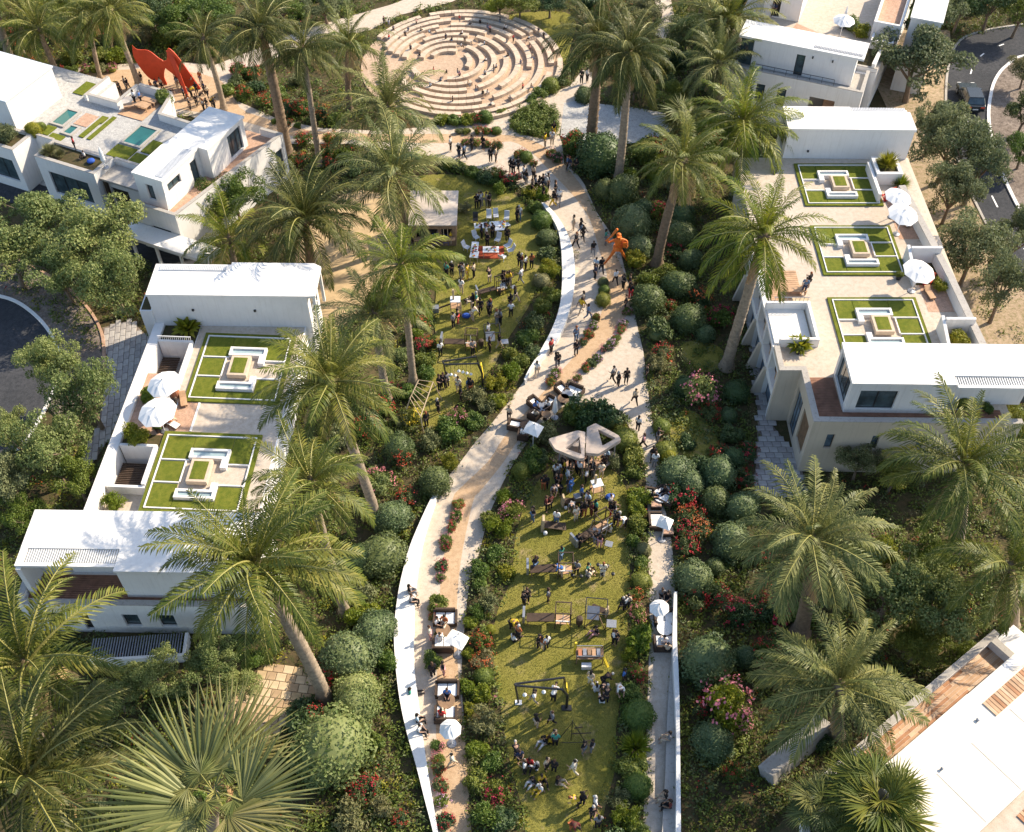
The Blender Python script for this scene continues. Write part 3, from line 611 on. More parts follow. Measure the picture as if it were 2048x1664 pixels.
window(C, (-.1, 1.7), (5.89, 1.7), 1.3, 2.2, 3.02, 5.2, 0, name='door'); window(C, (-.1, 1.7), (5.89, 1.7), 3.0, 4.2, 3.6, 5.2, 1)
part('wall', MB().wall((14.1, .255), (14.1, 4.0), 3.02, 5.8, .25), M['white'], C); part('wall', MB().wall((14.1, 4.2), (-.1, 4.2), 3.02, 5.8, .2), M['white'], C)
part('side_wall', MB().hexa([(-.1, .1, 3.02), (.2, .1, 3.02), (.2, 1.69, 3.02), (-.1, 1.69, 3.02)], [(-.1, .1, 5.8), (.2, .1, 5.8), (.2, 1.69, 5.8), (-.1, 1.69, 5.8)]), M['white'], C)
slab(C, [(5.8, -.06), (14.2, -.06), (14.2, 4.3), (-.15, 4.3), (-.15, 1.5), (5.8, 1.5)], 5.8, 6.0, M['white_clean'])
louvres(C, .35, 5.75, .55, 1.48, 5.86, 38); part('louvre_frame', MB().box(-.15, .25, 5.8, 5.78, .5, 5.98).box(-.15, .5, 5.8, .3, 1.49, 5.98), M['white_clean'], C)
pg = empty('slatted_pergola', (-25.8, 31.2, 0), R(4))
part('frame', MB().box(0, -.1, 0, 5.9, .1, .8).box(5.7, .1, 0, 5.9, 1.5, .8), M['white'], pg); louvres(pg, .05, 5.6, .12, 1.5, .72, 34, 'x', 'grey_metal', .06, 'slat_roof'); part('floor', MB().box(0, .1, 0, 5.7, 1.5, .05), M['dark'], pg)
tag(pg, 'low slatted pergola in front of the lower left white house', 'pergola')
tag(C, 'two storey white house with red deck and palm shadowed roof at lower left', 'house')
# ------------------------------------------------------------ HOUSE GROUP A (upper left, turned)
AR = R(-24); AO = (-31.1, 70.5); ca, sa = math.cos(AR), math.sin(AR)
def AW(u, v, z=0): return Vector((AO[0] + u * ca - v * sa, AO[1] + u * sa + v * ca, z))
A = empty('roof_garden', AW(0, 0), AR)
part('podium', MB().prism([(-26, 4.5), (-.02, 4.5), (-.02, 11.0), (-5.4, 11.3), (-6.4, 14.3), (-9.9, 14.3), (-9.9, 11.2), (-13, 11.2), (-13, 14.5), (-26, 14.5)], 0, 3.97), M['white'], A)
part('paving', MB().sheet([(-26, 4.5), (-.02, 4.5), (-.02, 11.0), (-5.4, 11.3), (-6.4, 14.3), (-9.9, 14.3), (-9.9, 11.2), (-13, 11.2), (-13, 14.5), (-26, 14.5)], 3.985), M['gravel_grey'], A)
parapet(A, [(-13.2, 11.0), (-9.9, 11.0), (-9.9, 14.2), (-6.4, 14.2), (-5.5, 11.1), (-.3, 10.9)], 3.97, 4.75, .28)
parapet(A, [(-13.4, 14.4), (-13.4, 11.0)], 3.97, 4.6, -.3)
parapet(A, [(-13.8, 4.5), (-11.9, 4.5)], 3.97, 4.4, .22); parapet(A, [(-5.3, 4.5), (-.2, 4.5)], 3.97, 4.4, .22)
deck(A, [(-9.6, 10.4), (-6.9, 10.4), (-6.9, 13.6), (-9.6, 13.6)], 4.02, .15, R(90), 'plank')
def pool(root, x0, y0, x1, y1, z, wat='water', e=.22, h=.14):
    mb = MB().box(x0, y0, z, x1, y0 + e, z + h).box(x0, y1 - e, z, x1, y1, z + h).box(x0, y0 + e, z, x0 + e, y1 - e, z + h).box(x1 - e, y0 + e, z, x1, y1 - e, z + h)
    o = part('pool_rim', mb, M['grey_coping'], root); part('pool_water', MB().box(x0 + e, y0 + e, z, x1 - e, y1 - e, z + .07), M[wat], o)
pool(A, -6.7, 6.9, -4.5, 9.9, 3.99); pool(A, -14.3, 6.7, -12.7, 9.3, 3.99); pool(A, -12.4, 5.9, -11.2, 7.4, 3.99)
for q in ((-6.7, 5.0, -4.6, 6.7), (-4.2, 6.6, -3.2, 8.4), (-4.4, 4.9, -3.0, 6.3), (-10.6, 6.2, -10.1, 8.59), (-9.7, 6.2, -9.3, 9.9), (-10.6, 8.6, -9.95, 9.6), (-14.2, 5.2, -13.2, 6.5), (-13.0, 4.9, -11.6, 5.7), (-15.5, 11.5, -14.4, 13.5)):
    part('grass', MB().box(q[0], q[1], 3.99, q[2], q[3], 4.08), M['plot_grass'], A)
part('red_paving', MB().box(-12.3, 7.6, 3.99, -10.9, 9.4, 4.03), M['terracotta'], A)
tag(A, 'white roof garden with two green pools and lawn strips, upper left', 'roof garden')
def planter_block(u0, u1, v0, v1, z, label, win):
    b_ = empty('white_block', AW(u0, v0), AR); w, d = u1 - u0, v1 - v0
    shell(b_, 0, 0, w, d, 0, z - .3, M['white'], {'S': [win]}, th=.3); part('planter_floor', MB().box(.02, .02, z - .3, w - .02, d - .02, z - .22), M['soil'], b_)
    parapet(b_, [(0, 0), (w, 0), (w, d), (0, d)], z - .3, z, .3, closed=True)
    return tag(b_, label, 'building')
planter_block(-11.7, -5.4, 1.9, 4.48, 4.5, 'white block with wide window and planted roof, between two white houses', (1.0, 5.2, .9, 3.2, 'g', 2))
planter_block(-20.5, -14.0, 1.8, 4.48, 4.5, 'white block with planted roof at the far left edge', (2.0, 5.9, .9, 3.2, 'g', 2))
b_ = empty('porch_block', AW(-5.3, 2.6), AR)
shell(b_, 0, 0, 5.2, 1.85, 0, 3.6, M['white'], {'S': [(.6, 2.4, .6, 2.9, 'd', 0)]}, th=.25); slab(b_, [(-.03, -.3), (5.2, -.3), (5.2, 1.85), (-.03, 1.85)], 3.6, 3.8, M['grey_coping'])
part('timber_post', MB().box(.2, -.28, 0, .45, -.02, 3.59), M['wood_dark'], b_); tag(b_, 'low white porch with dark timber post beside the planted block', 'porch')
b_ = empty('white_house', AW(-24, 4.6), AR); shell(b_, 0, 0, 8, 6, 3.9, 7.0, M['white'], {}, th=.3); slab(b_, [(-.1, -.1), (8.1, -.1), (8.1, 6.1), (-.1, 6.1)], 7.0, 7.15, M['bluegrey_roof'])
tag(b_, 'white box house with pale blue grey roof at the far left edge', 'house')
A3 = empty('white_house', AW(0, 0), AR)
poly = [(0, 0), (4.25, 0), (6.2, 13.2), (1.0, 13.2)]
for a, b, hs in ((0, 1, [(1.4, 3.3, 1.3, 2.7, 'g', 1)]), (1, 2, [(12.0, 12.9, .4, 3.4, 'd', 0)]), (2, 3, []), (3, 0, [])):
    cutpoly(A3, M['white'], poly[a], poly[b], 0, 3.8, .3, [h[:4] for h in hs])
    for h in hs: window(A3, poly[a], poly[b], *h[:4], mull=h[5], pane='glass')
part('floor_slab', MB().prism([(.05, .05), (4.2, .05), (6.1, 13.1), (1.05, 13.1)], 3.8, 3.97), M['terracotta'], A3)
parapet(A3, [(0, 0), (4.25, 0), (6.2, 13.2), (4.0, 13.2)], 3.8, 4.65, .28)
shell(A3, .05, 1.0, 2.85, 6.0, 3.98, 6.75, M['white'], {'S': [(1.0, 1.7, 4.6, 6.1, 'g', 0)], 'E': [(.3, 2.0, 5.4, 6.2, 'g', 1), (3.4, 4.3, 3.98, 6.2, 'g', 0, 'door')]}, th=.22)
shell(A3, .4, 6.01, 3.8, 11.2, 3.98, 6.75, M['white'], {'E': [(2.5, 4.4, 4.2, 6.4, 'g', 2)]}, th=.22)
slab(A3, [(-.05, .95), (2.95, .95), (2.95, 5.95), (3.85, 5.95), (3.95, 11.3), (.4, 11.3), (.2, 6), (-.05, 5)], 6.75, 6.95, M['white_clean'])
louvres(A3, 2.0, 2.8, 1.3, 5.4, 6.955, 30, 'y', 'louvre', .05)
part('lean_pole', MB().bar((3.1, .6, 4.0), (2.7, 1.2, 6.2), .06), M['white_paint'], A3)
tag(A3, 'long white two storey house with terracotta balcony, turned at an angle', 'house')
b_ = empty('covered_walkway', AW(.2, -1.9), AR)
part('roof', MB().box(-1, 0, 2.3, 8, 1.85, 2.6), M['white'], b_)
for u in (.2, 2.6, 5, 7.4): part('post', MB().box(u, .1, 0, u + .2, .3, 2.29), M['white'], b_)
tag(b_, 'low white covered walkway on posts below the angled white house', 'walkway')
# ------------------------------------------------------------ RIGHT TERRACE (podium 5 m)
T = empty('garden_terrace', (19.0, 46.3, 0), 0)
X0 = 19.0; Y0 = 46.3
def TL(x, y): return (x - X0, y - Y0)
part('podium', MB().prism([TL(20.4, 46.6), TL(33.6, 46.6), TL(33.6, 76), TL(19.4, 76), TL(19.4, 51.4), TL(20.4, 51.3)], .003, 4.98), M['beige'], T)
part('gravel_top', MB().sheet([TL(20.2, 47.4), TL(33.3, 47.4), TL(33.3, 76), TL(19.0, 76), TL(19.0, 51.2), TL(20.2, 51.2)], 5.0), M['gravel'], T)
SW, SE = TL(20.1, 46.3), TL(34.0, 46.1)
hs = [(1.2, 1.75, 2.6, 4.1), (4.3, 4.8, 2.6, 4.0), (7.4, 7.9, 2.6, 4.0)]
cutpoly(T, M['beige'], SW, SE, 0, 5.0, .3, hs)
for h in hs: window(T, SW, SE, *h, mull=0, pane='glass_blue')
parapet(T, [SW, SE], 5.0, 5.45, .4, 'beige')
NW = TL(20.1, 51.0); hs = [(.4, 2.0, .05, 4.2), (2.5, 4.2, 1.2, 4.3)]
cutpoly(T, M['beige'], NW, (SW[0], SW[1] + .31), 0, 5.0, .3, hs); window(T, NW, (SW[0], SW[1] + .31), *hs[0], mull=2, pane='glass_blue', name='shutter')
mb = MB()
for i in range(13): mb.box(SW[0] + .1, SW[1] + .55 + i * .13, 1.25, SW[0] + .2, SW[1] + .62 + i * .13, 4.28)
tag(part('timber_slats', mb, M['wood'], T), kind='stuff')
parapet(T, [NW, SW], 5.0, 5.45, .4, 'beige')
part('bay_wall', MB().wall(TL(18.6, 51.0), TL(20.1, 51.0), 0, 5.0, .3), M['beige'], T)
WA, WB = TL(18.6, 64.0), TL(18.6, 51.31)
hs = []; 
for i in range(5): hs += [(.5 + i * 2.5, 2.6 + i * 2.5, 2.9, 4.7), (.3 + i * 2.5, 2.5 + i * 2.5, .02, 2.3)]
cutpoly(T, M['white'], WA, WB, 0, 5.0, .5, hs)
for i in range(5):
    window(T, WA, WB, .3 + i * 2.5, 2.5 + i * 2.5, .02, 2.3, 1, .36, pane='glass_blue', name='shutter')
    u = WB[1] + 12.69 - (.5 + i * 2.5) - 2.1
    part('timber_panel', MB().hexa([(WA[0] + .3, u + .05, 2.95), (WA[0] + .45, u + .05, 2.95), (WA[0] + .45, u + 1.1, 2.95), (WA[0] + .3, u + 1.1, 2.95)], [(WA[0] + .3, u + .05, 4.65), (WA[0] + .45, u + .05, 4.65), (WA[0] + .45, u + 1.1, 4.65), (WA[0] + .3, u + 1.1, 4.65)]), M['plank'], T)
    y = WB[1] + 12.69 - (.3 + i * 2.5) + .12
    part('fin', MB().hexa([(WA[0] - .75, y - .14, 0), (WA[0] - .003, y - .14, 0), (WA[0] - .003, y + .14, 0), (WA[0] - .75, y + .14, 0)], [(WA[0] - .2, y - .14, 2.6), (WA[0] - .003, y - .14, 2.6), (WA[0] - .003, y + .14, 2.6), (WA[0] - .2, y + .14, 2.6)]), M['beige'], T)
parapet(T, [TL(18.6, 53.4), TL(18.6, 51.0), TL(20.5, 51.0)], 5.0, 5.4, .35, 'beige', cop='grey_coping')
part('roof_slab', MB().prism([TL(18.75, 53.9), TL(21.4, 53.9), TL(21.4, 57.6), TL(18.75, 57.6)], 5.01, 5.12), M['white_clean'], T)
parapet(T, [TL(18.6, 57.6), TL(21.8, 57.6), TL(21.8, 53.6), TL(19.0, 53.6)], 5.0, 5.75, -.25, 'white', cop='white')
deck(T, [TL(20.5, 46.75), TL(33, 46.6), TL(33, 47.6), TL(22.3, 47.6), TL(22.3, 50.6), TL(20.5, 50.6)], 5.005, .15)
deck(T, [TL(19.2, 58.4), TL(21.6, 58.4), TL(21.6, 61.6), TL(19.2, 61.6)], 5.005, .22, 0, 'plank')
for x0, y0, x1, y1 in ((30.6, 57.2, 32.5, 61.2), (30.4, 65.4, 32.2, 70.0)): part('terracotta_patio', MB().sheet([TL(x0, y0), TL(x1, y0), TL(x1, y1), TL(x0, y1)], 5.012), M['terracotta'], T)
parapet(T, [TL(33.45, 51), TL(32.95, 60), TL(32.4, 66), TL(31.9, 71)], 0, 5.95, .5, 'white')
for yy, xl, xr in ((62.6, 30.3, 32.6), (54.9, 30.9, 33.0)):
    part('cross_wall', MB().box(*TL(xl, yy), 5.0, *TL(xr, yy + .22), 6.5), M['white'], T)
    part('side_wall', MB().hexa([TL(xl - .24, yy - 2.6) + (5.0,), TL(xl - .01, yy - 2.6) + (5.0,), TL(xl - .01, yy + .5) + (5.0,), TL(xl - .24, yy + .5) + (5.0,)], [TL(xl - .24, yy - 2.6) + (5.6,), TL(xl - .01, yy - 2.6) + (5.6,), TL(xl - .01, yy + .5) + (6.4,), TL(xl - .24, yy + .5) + (6.4,)]), M['white'], T)
    part('pit_floor', MB().sheet([TL(xl, yy - 2.5), TL(xr, yy - 2.5), TL(xr, yy), TL(xl, yy)], 5.014), M['soil'], T)
parapet(T, [TL(29.9, 72.3), TL(32.0, 72.3), TL(32.0, 74.6), TL(29.9, 74.6)], 5.0, 6.1, .25, 'white', closed=True, cop='white'); part('planter_soil', MB().box(*TL(30.15, 72.55), 5.0, *TL(31.75, 74.35), 5.9), M['soil'], T)
part('side_wall', MB().box(*TL(29.55, 69.9), 5.0, *TL(29.8, 74.2), 5.9), M['white'], T)
mb = MB()
for i in range(9): mb.bar((19.2 - X0 + i * .3, 57.5 - Y0, 5.75), (19.2 - X0 + i * .3, 57.5 - Y0, 6.2), .03)
mb.bar((19.1 - X0, 57.5 - Y0, 6.2), (21.7 - X0, 57.5 - Y0, 6.2), .04); part('railing', mb, M['grey_metal'], T)
tag(T, 'tall podium terrace with beige fins, parapets and three sunken plots on the right', 'terrace')
garden_plot((24.0, 69.7, 5.012), 0, 5.8, 5.1, True, 'topmost sunken garden plot on the right terrace')
garden_plot((23.9, 61.4, 5.012), 0, 5.8, 5.3, True, 'middle sunken garden plot on the right terrace')
garden_plot((23.7, 52.9, 5.012), 0, 6.0, 5.5, True, 'lowest sunken garden plot on the right terrace, behind the white roof')
# penthouse on the right terrace
Rp = empty('white_house', (22.35, 47.45, 5.02), R(-1))
shell(Rp, 0, 0, 6.7, 3.6, 0, 2.75, M['white'], {'S': [(.7, 3.2, .35, 2.2, 'g', 1)], 'W': [(.15, 2.95, .15, 2.5, 'g', 2)]}, th=.22, skip='E')
part('wall', MB().wall((6.5, .9), (14, .9), 0, 2.75, .22, [(5.6, 6.6, 0, 2.2)]), M['white'], Rp); window(Rp, (6.5, .9), (14, .9), 5.6, 6.6, 0, 2.2, 0, name='door')
part('wall', MB().wall((14, 3.6), (6.7, 3.6), 0, 2.75, .22), M['white'], Rp); part('wall', MB().wall((6.7, .01), (6.7, .89), 0, 2.75, .2), M['white'], Rp)
slab(Rp, [(-.08, -.08), (6.75, -.08), (6.75, .75), (14.1, .75), (14.1, 3.7), (-.08, 3.7)], 2.75, 2.98, M['white_clean'])
louvres(Rp, 6.8, 13.8, -.05, .72, 2.8, 44); part('louvre_frame', MB().box(6.78, -.3, 2.75, 14.1, -.06, 2.96), M['white_clean'], Rp)
tag(Rp, 'white penthouse with large glass windows and louvred roof edge on the right', 'house')
# house R2 and R1, block behind
R2 = empty('white_house', (22.95, 75.95, 0), R(-1))
shell(R2, 0, 0, 10.4, 3.1, 0, 7.75, M['white'], {'W': [(.4, 1.8, 5.2, 7.3, 'g', 1)]}, th=.3)
slab(R2, [(-.08, -.08), (10.5, -.08), (10.5, 2.5), (5.6, 2.5), (5.6, 3.2), (-.08, 3.2)], 7.75, 7.97, M['white_clean']); louvres(R2, 5.65, 10.2, 2.55, 3.15, 7.85, 34)
part('wall_lamp', MB().box(1.9, -.14, 5.7, 2.05, -.005, 5.85), M['black'], R2)
tag(R2, 'white box house with blank shaded wall above the right terrace', 'house')
R1 = empty('white_house', (22.3, 90.4, 0), R(-21.5))
shell(R1, -1.5, -1.35, 10.6, 2.8, 0, 4.9, M['white'], {'S': [(2.6, 3.4, 2.2, 4.1, 'g', 0), (4.6, 5.4, 2.2, 4.1, 'g', 0), (7.6, 9.9, 1.4, 3.9, 'open')]}, th=.3)
part('porch_back', MB().box(7.3, .2, 1.2, 10.25, .35, 4.2), M['terracotta'], R1); part('porch_floor', MB().box(7.3, -1.0, 1.2, 10.25, .19, 1.38), M['terracotta'], R1)
part('floor_slab', MB().box(-1.2, -1.05, 4.7, 10.3, 2.5, 4.88), M['grey_coping'], R1); parapet(R1, [(-1.5, -1.352), (10.602, -1.352), (10.602, 2.5)], 4.9, 5.35, .28)
part('wall', MB().wall((0, 0), (9.3, 0), 4.92, 7.6, .22, [(4.0, 4.8, 4.92, 7.0)]), M['white'], R1); window(R1, (0, 0), (9.3, 0), 4.0, 4.8, 4.92, 7.0, 0, name='door')
part('wall', MB().wall((9.3, .005), (9.3, 2.6), 4.92, 7.6, .22), M['white'], R1); part('wall', MB().wall((9.3, 2.8), (-1.4, 2.8), 4.92, 7.6, .2), M['white'], R1); part('pane', MB().box(-1.2, .1, 4.95, -.05, .14, 7.5), M['glass'], R1)
slab(R1, [(-1.5, -.1), (9.9, -.1), (9.9, 2.85), (-1.5, 2.85)], 7.6, 7.8, M['white_clean']); louvres(R1, 5.3, 9.7, .25, .7, 7.805, 32, 'x', 'grey_metal', .05)
for u in (5.4, 7.2): part('wall_lamp', MB().box(u, -.14, 6.9, u + .12, -.005, 7.1), M['black'], R1)
mb = MB()
for i in range(8): mb.bar((.2 + i * 1.1, -1.15, 5.35), (.2 + i * 1.1, -1.15, 5.9), .035)
mb.bar((.2, -1.15, 5.9), (7.9, -1.15, 5.9), .04); part('railing', mb, M['black'], R1)
tag(R1, 'white two storey house with wrap balcony and open porch at upper right', 'house')
U = empty('garden_terrace', (22.3, 90.4, 0), R(-21.5))
part('podium', MB().prism([(-3, 2.9), (11.2, 2.9), (12.5, 22), (-3, 22)], 0, 4.98), M['white'], U); part('gravel_top', MB().sheet([(-3, 2.9), (11.2, 2.9), (12.5, 22), (-3, 22)], 5.0), M['gravel'], U)
part('terracotta_patio', MB().sheet([(1.5, 3.2), (6.6, 3.2), (5.0, 8), (2.5, 9)], 5.012), M['terracotta'], U); part('planting_soil', MB().sheet([(7.8, 3.3), (10.8, 3.3), (10.8, 7), (8.5, 7)], 5.012), M['soil'], U)
parapet(U, [(10.9, 3.0), (11.3, 8.2)], 5.0, 5.8, .3, 'white', cop='white'); parapet(U, [(8.2, 2.95), (11.2, 2.95)], 5.0, 5.4, .2, 'white')
tag(U, 'upper terrace with lawn plot and patio behind the balcony house', 'terrace')
garden_plot(U.matrix_world @ Vector((0, 0, 0)) + Matrix.Rotation(R(-21.5), 3, 'Z') @ Vector((4.6, 8.6, 5.012)), R(-21.5), 4.6, 6.5, True, 'sunken garden plot behind the balcony house at upper right')
b_ = empty('white_block', U.location + Matrix.Rotation(R(-21.5), 3, 'Z') @ Vector((9.6, 8.6, 5.0)), R(-21.5))
shell(b_, 0, 0, 2.6, 9, 0.01, 1.9, M['white'], th=.25); part('roof_terrace', MB().box(.26, .26, 1.2, 2.34, 8.74, 1.3), M['terracotta'], b_); shell(b_, .2, -1.6, 2.3, -.005, .01, .9, M['white'], th=.2, skip='N'); shell(b_, 3.2, .5, 6, 9, -5, 2.6, M['white'], th=.25); slab(b_, [(3.1, .4), (6.1, .4), (6.1, 9.1), (3.1, 9.1)], 2.6, 2.75, M['white_clean']); tag(b_, 'white walled block with terracotta roof at the top right', 'building')
b_ = empty('white_block', U.location + Matrix.Rotation(R(-21.5), 3, 'Z') @ Vector((-1.0, 9.3, 5.0)), R(-21.5)); shell(b_, 0, 0, 3.6, 9, .01, 2.8, M['white'], {'S': [(.8, 1.6, .1, 2.1, 'd', 0)]}, th=.25); slab(b_, [(-.05, -.05), (3.65, -.05), (3.65, 9), (-.05, 9)], 2.8, 2.95, M['white_clean']); tag(b_, 'white block beyond the two people on the upper terrace', 'building')
b_ = empty('pale_building', P(330, -14), R(5)); shell(b_, -6, 0, 6, 5, 0, 3, M['grey_coping'], th=.3); slab(b_, [(-6.1, -.1), (6.1, -.1), (6.1, 5.1), (-6.1, 5.1)], 3, 3.2, M['gravel_grey']); tag(b_, 'pale low building just visible at the top edge behind the palms', 'building')
M['cream_roof'] = render_wall('cream_roof', (.74, .68, .58), (.55, .47, .37), .6)
# ------------------------------------------------------------ lower right roof with timber walk
D = empty('white_house', (21.2, 25.9, 0), R(36.5))
part('podium', MB().prism([(-4.5, -1.7), (11, -1.7), (11, -.02), (-4.5, -.02)], .0, 2.95), M['white'], D)
part('planted_podium', MB().prism([(-11, -7), (-4.503, -7), (-4.503, -.02), (-11, -.02)], .0, 2.6), M['soil'], D)
parapet(D, [(-7.2, .1), (-5.6, .35), (9.4, .4)], 0, 3.5, -.42, 'white', cop='grey_coping'); parapet(D, [(-9.2, -3.2), (-8.6, -1.4), (-7.2, .1)], 0, 3.3, -.42, 'white', cop='grey_coping'); parapet(D, [(9.0, -.03), (9.0, -1.7)], 2.95, 3.6, -.5, 'white', cop='grey_coping')
yb = -.03; pm = [M['plank'], plain('plank_red', (.4, .2, .1), .75, .35, 1.6), plain('plank_pale', (.58, .4, .26), .75, .35, 1.6)]
for r in range(8):
    u = -4.4
    while u < 8.9:
        l = min(rnd.uniform(1.6, 3.4), 8.9 - u)
        part('plank', MB().box(u, yb - .19, 2.952, u + l - .02, yb, 2.985 + rnd.uniform(0, .012)), rnd.choice(pm), D); u += l
    yb -= .205
shell(D, -4.5, -9.0, 11, -1.7, 0, 5.8, M['white'], th=.3); slab(D, [(-4.6, -6.7), (11.1, -6.7), (11.1, -2.35), (3.1, -2.35), (3.1, -1.6), (-4.6, -1.6)], 5.8, 6.0, M['cream_roof'])
slab(D, [(3.1, -2.35), (11.1, -2.35), (11.1, -1.6), (3.1, -1.6)], 5.55, 5.796, M['cream_roof'])
for i in range(28): part('roof_plank', MB().box(3.3 + i * .24, -3.35, 6.001, 3.3 + i * .24 + .2, -2.45, 6.05 + rnd.uniform(0, .02)), rnd.choice(pm), D)
part('lower_roof', MB().box(-4.5, -10.2, 5.2, 11, -6.7, 5.5), M['gravel'], D)
for i in range(22): part('roof_plank', MB().box(.0 + i * .24, -8.4, 5.501, .0 + i * .24 + .2, -7.3, 5.55 + rnd.uniform(0, .02)), rnd.choice(pm), D)
part('vent_cap', MB().lathe([(.06, 0), (.06, .12), (.09, .14), (.02, .2)], 8, (-1.4, -3.5, 6.0)), M['grey_metal'], D); part('vent_cap', MB().lathe([(.08, 0), (.08, .1), (.11, .12), (.02, .16)], 8, (2.3, -2.9, 6.0)), M['grey_metal'], D)
for u in (-1.8, 1.0, 4.2, 7.0): part('roof_seam', MB().box(u, -6.6, 6.0, u + .05, -3.5, 6.008), M['grey_coping'], D)
tag(D, 'sunlit white flat roofed house with timber boarded walk at lower right', 'house')
for nm, px, py in (('upper left white house', 460, 600), ('lower left white house', 250, 1230), ('angled white house', 380, 330), ('roof garden pools', 250, 290), ('white penthouse', 1800, 780), ('blank white house', 1700, 270), ('balcony house', 1630, 120), ('boarded walk', 1850, 1450), ('left terrace wall', 250, 850), ('lower left garden plot', 390, 950), ('upper left garden plot', 470, 740), ('top right garden plot', 1680, 370), ('middle right garden plot', 1720, 500), ('bottom right garden plot', 1750, 660), ('far left block', 40, 310), ('fin facade', 1530, 760)):
    mark(nm, px, py)
# ============================================================ VEGETATION
npr = np.random.default_rng(11)
def npmesh(name, V, F, mats, mi=None):
    me = bpy.data.meshes.new(name); me.from_pydata(V, [], F)
    for m in (mats if isinstance(mats, (list, tuple)) else [mats]): me.materials.append(m)
    if mi is not None: me.polygons.foreach_set('material_index', mi)
    me.update(); return me
def leaf_quads(pos, nrm, ln, wd, rng=npr, droop=.0):
    """diamond leaves, folded a little along the midrib: 4 verts, 1 quad each"""
    n = len(pos); a = rng.normal(size=(n, 3)); nrm = nrm / np.linalg.norm(nrm, axis=1, keepdims=True)
    d = a - (a * nrm).sum(1, keepdims=True) * nrm; d /= np.linalg.norm(d, axis=1, keepdims=True); s = np.cross(nrm, d)
    ln = ln * rng.uniform(.7, 1.3, (n, 1)); wd = wd * rng.uniform(.7, 1.3, (n, 1))
    tip = pos + d * ln - nrm * ln * droop
    V = np.stack([pos, pos + d * ln * .45 + s * wd * .5, tip, pos + d * ln * .45 - s * wd * .5], 1).reshape(-1, 3)
    F = np.arange(n * 4).reshape(-1, 4); return V, F
def dirs(n, rng=npr, up=-1.0):
    v = rng.normal(size=(n * 3, 3)); v /= np.linalg.norm(v, axis=1, keepdims=True); v = v[v[:, 2] > up][:n]; return v
def blob_leaves(blobs, n, ln, wd, rng, fill=.35, up=-.35, tilt=.7):
    """leaves on and in a set of ellipsoid lobes (cx,cy,cz,rx,ry,rz)"""
    B = np.array(blobs); w = (B[:, 3] * B[:, 4] + B[:, 4] * B[:, 5] + B[:, 3] * B[:, 5]); k = rng.choice(len(B), n, p=w / w.sum())
    v = dirs(n, rng, up); 
    while len(v) < n: v = np.concatenate([v, dirs(n, rng, up)])[:n]
    r = 1 - fill * rng.random((n, 1)) ** 2
    pos = B[k, :3] + v * B[k, 3:] * r; nrm = v + rng.normal(size=(n, 3)) * tilt + np.array([0, 0, .35])
    return leaf_quads(pos, nrm, ln, wd, rng, .15)
def shrub_mesh(kind, seed, mat):
    rng = np.random.default_rng(seed)
    if kind == 'dome':
        V, F = blob_leaves([(0, 0, .62, .95, .95, .85)] + [(.75 * math.cos(a), .75 * math.sin(a), .35, .35, .35, .4) for a in np.arange(7) * .9] + [(rng.uniform(-.5, .5), rng.uniform(-.5, .5), rng.uniform(.75, 1.05), .42, .42, .4) for _ in range(4)], 4400, .11, .066, rng, .14, -.75, .6)
        core = MB().ball((0, 0, .6), .86, 14, 8, (1, 1, .92))
    elif kind == 'mound':
        bl = [(rng.uniform(-.55, .55), rng.uniform(-.55, .55), rng.uniform(.25, .75), *(rng.uniform(.3, .55, 3))) for _ in range(9)]
        V, F = blob_leaves(bl, 1700, .2, .1, rng, .4, -.5); core = MB().ball((0, 0, .35), .6, 10, 6, (1, 1, .8))
    elif kind == 'airy':
        bl = [(rng.uniform(-.6, .6), rng.uniform(-.6, .6), rng.uniform(.3, 1.0), *(rng.uniform(.22, .42, 3))) for _ in range(15)]
        V, F = blob_leaves(bl, 1300, .2, .075, rng, .8, -.6, 1.0); core = MB().ball((0, 0, .3), .4, 8, 5)
    elif kind == 'spiky':
        n = 420; v = dirs(n, rng, .05); pos = v * np.array([.25, .25, .1]) * rng.uniform(.2, 1, (n, 1))
        s = np.cross(v, [0, 0, 1.0]); s /= np.linalg.norm(s, axis=1, keepdims=True) + 1e-6; L_ = rng.uniform(.6, 1.1, (n, 1))
        tip = pos + v * L_ + np.array([0, 0, .15]); mid = pos + v * L_ * .5 + np.array([0, 0, .14])
        V = np.stack([pos - s * .01, mid - s * .03, tip, mid + s * .03], 1).reshape(-1, 3); F = np.arange(n * 4).reshape(-1, 4); core = None
    elif kind == 'broad':
        n = 90; v = dirs(n, rng, .1); pos = v * .1; s = np.cross(v, [0, 0, 1.0]); s /= np.linalg.norm(s, axis=1, keepdims=True) + 1e-6; L_ = rng.uniform(.7, 1.25, (n, 1))
        mid = pos + v * L_ * .55 + np.array([0, 0, .2]); tip = pos + v * L_ + np.array([0, 0, .02])
        V = np.stack([pos, mid - s * .16, tip, mid + s * .16], 1).reshape(-1, 3); F = np.arange(n * 4).reshape(-1, 4); core = None
    F = F.tolist(); V = V.tolist()
    if core:
        k = len(V); V += [list(c) for c in core.v]; F += [[i + k for i in f] for f in core.f]
    return npmesh('shrub_leaves', V, F, mat)
def flowers_mesh(kind, seed, mat, n=150, sz=.11, top=1.0):
    n = int(n * .95)
    rng = np.random.default_rng(seed); v = dirs(n // 5 + 1, rng, -.05)
    c = v * np.array([.95, .95, top * .62]) + np.array([0, 0, .5 * top]); k = rng.integers(0, len(c), n)
    pos = c[k] + rng.normal(size=(n, 3)) * .09; V, F = leaf_quads(pos, v[k] + rng.normal(size=(n, 3)) * .6 + np.array([0, 0, .5]), sz, sz * .9, rng, .1)
    return npmesh('flower_heads', V.tolist(), F.tolist(), mat)
SH = {}
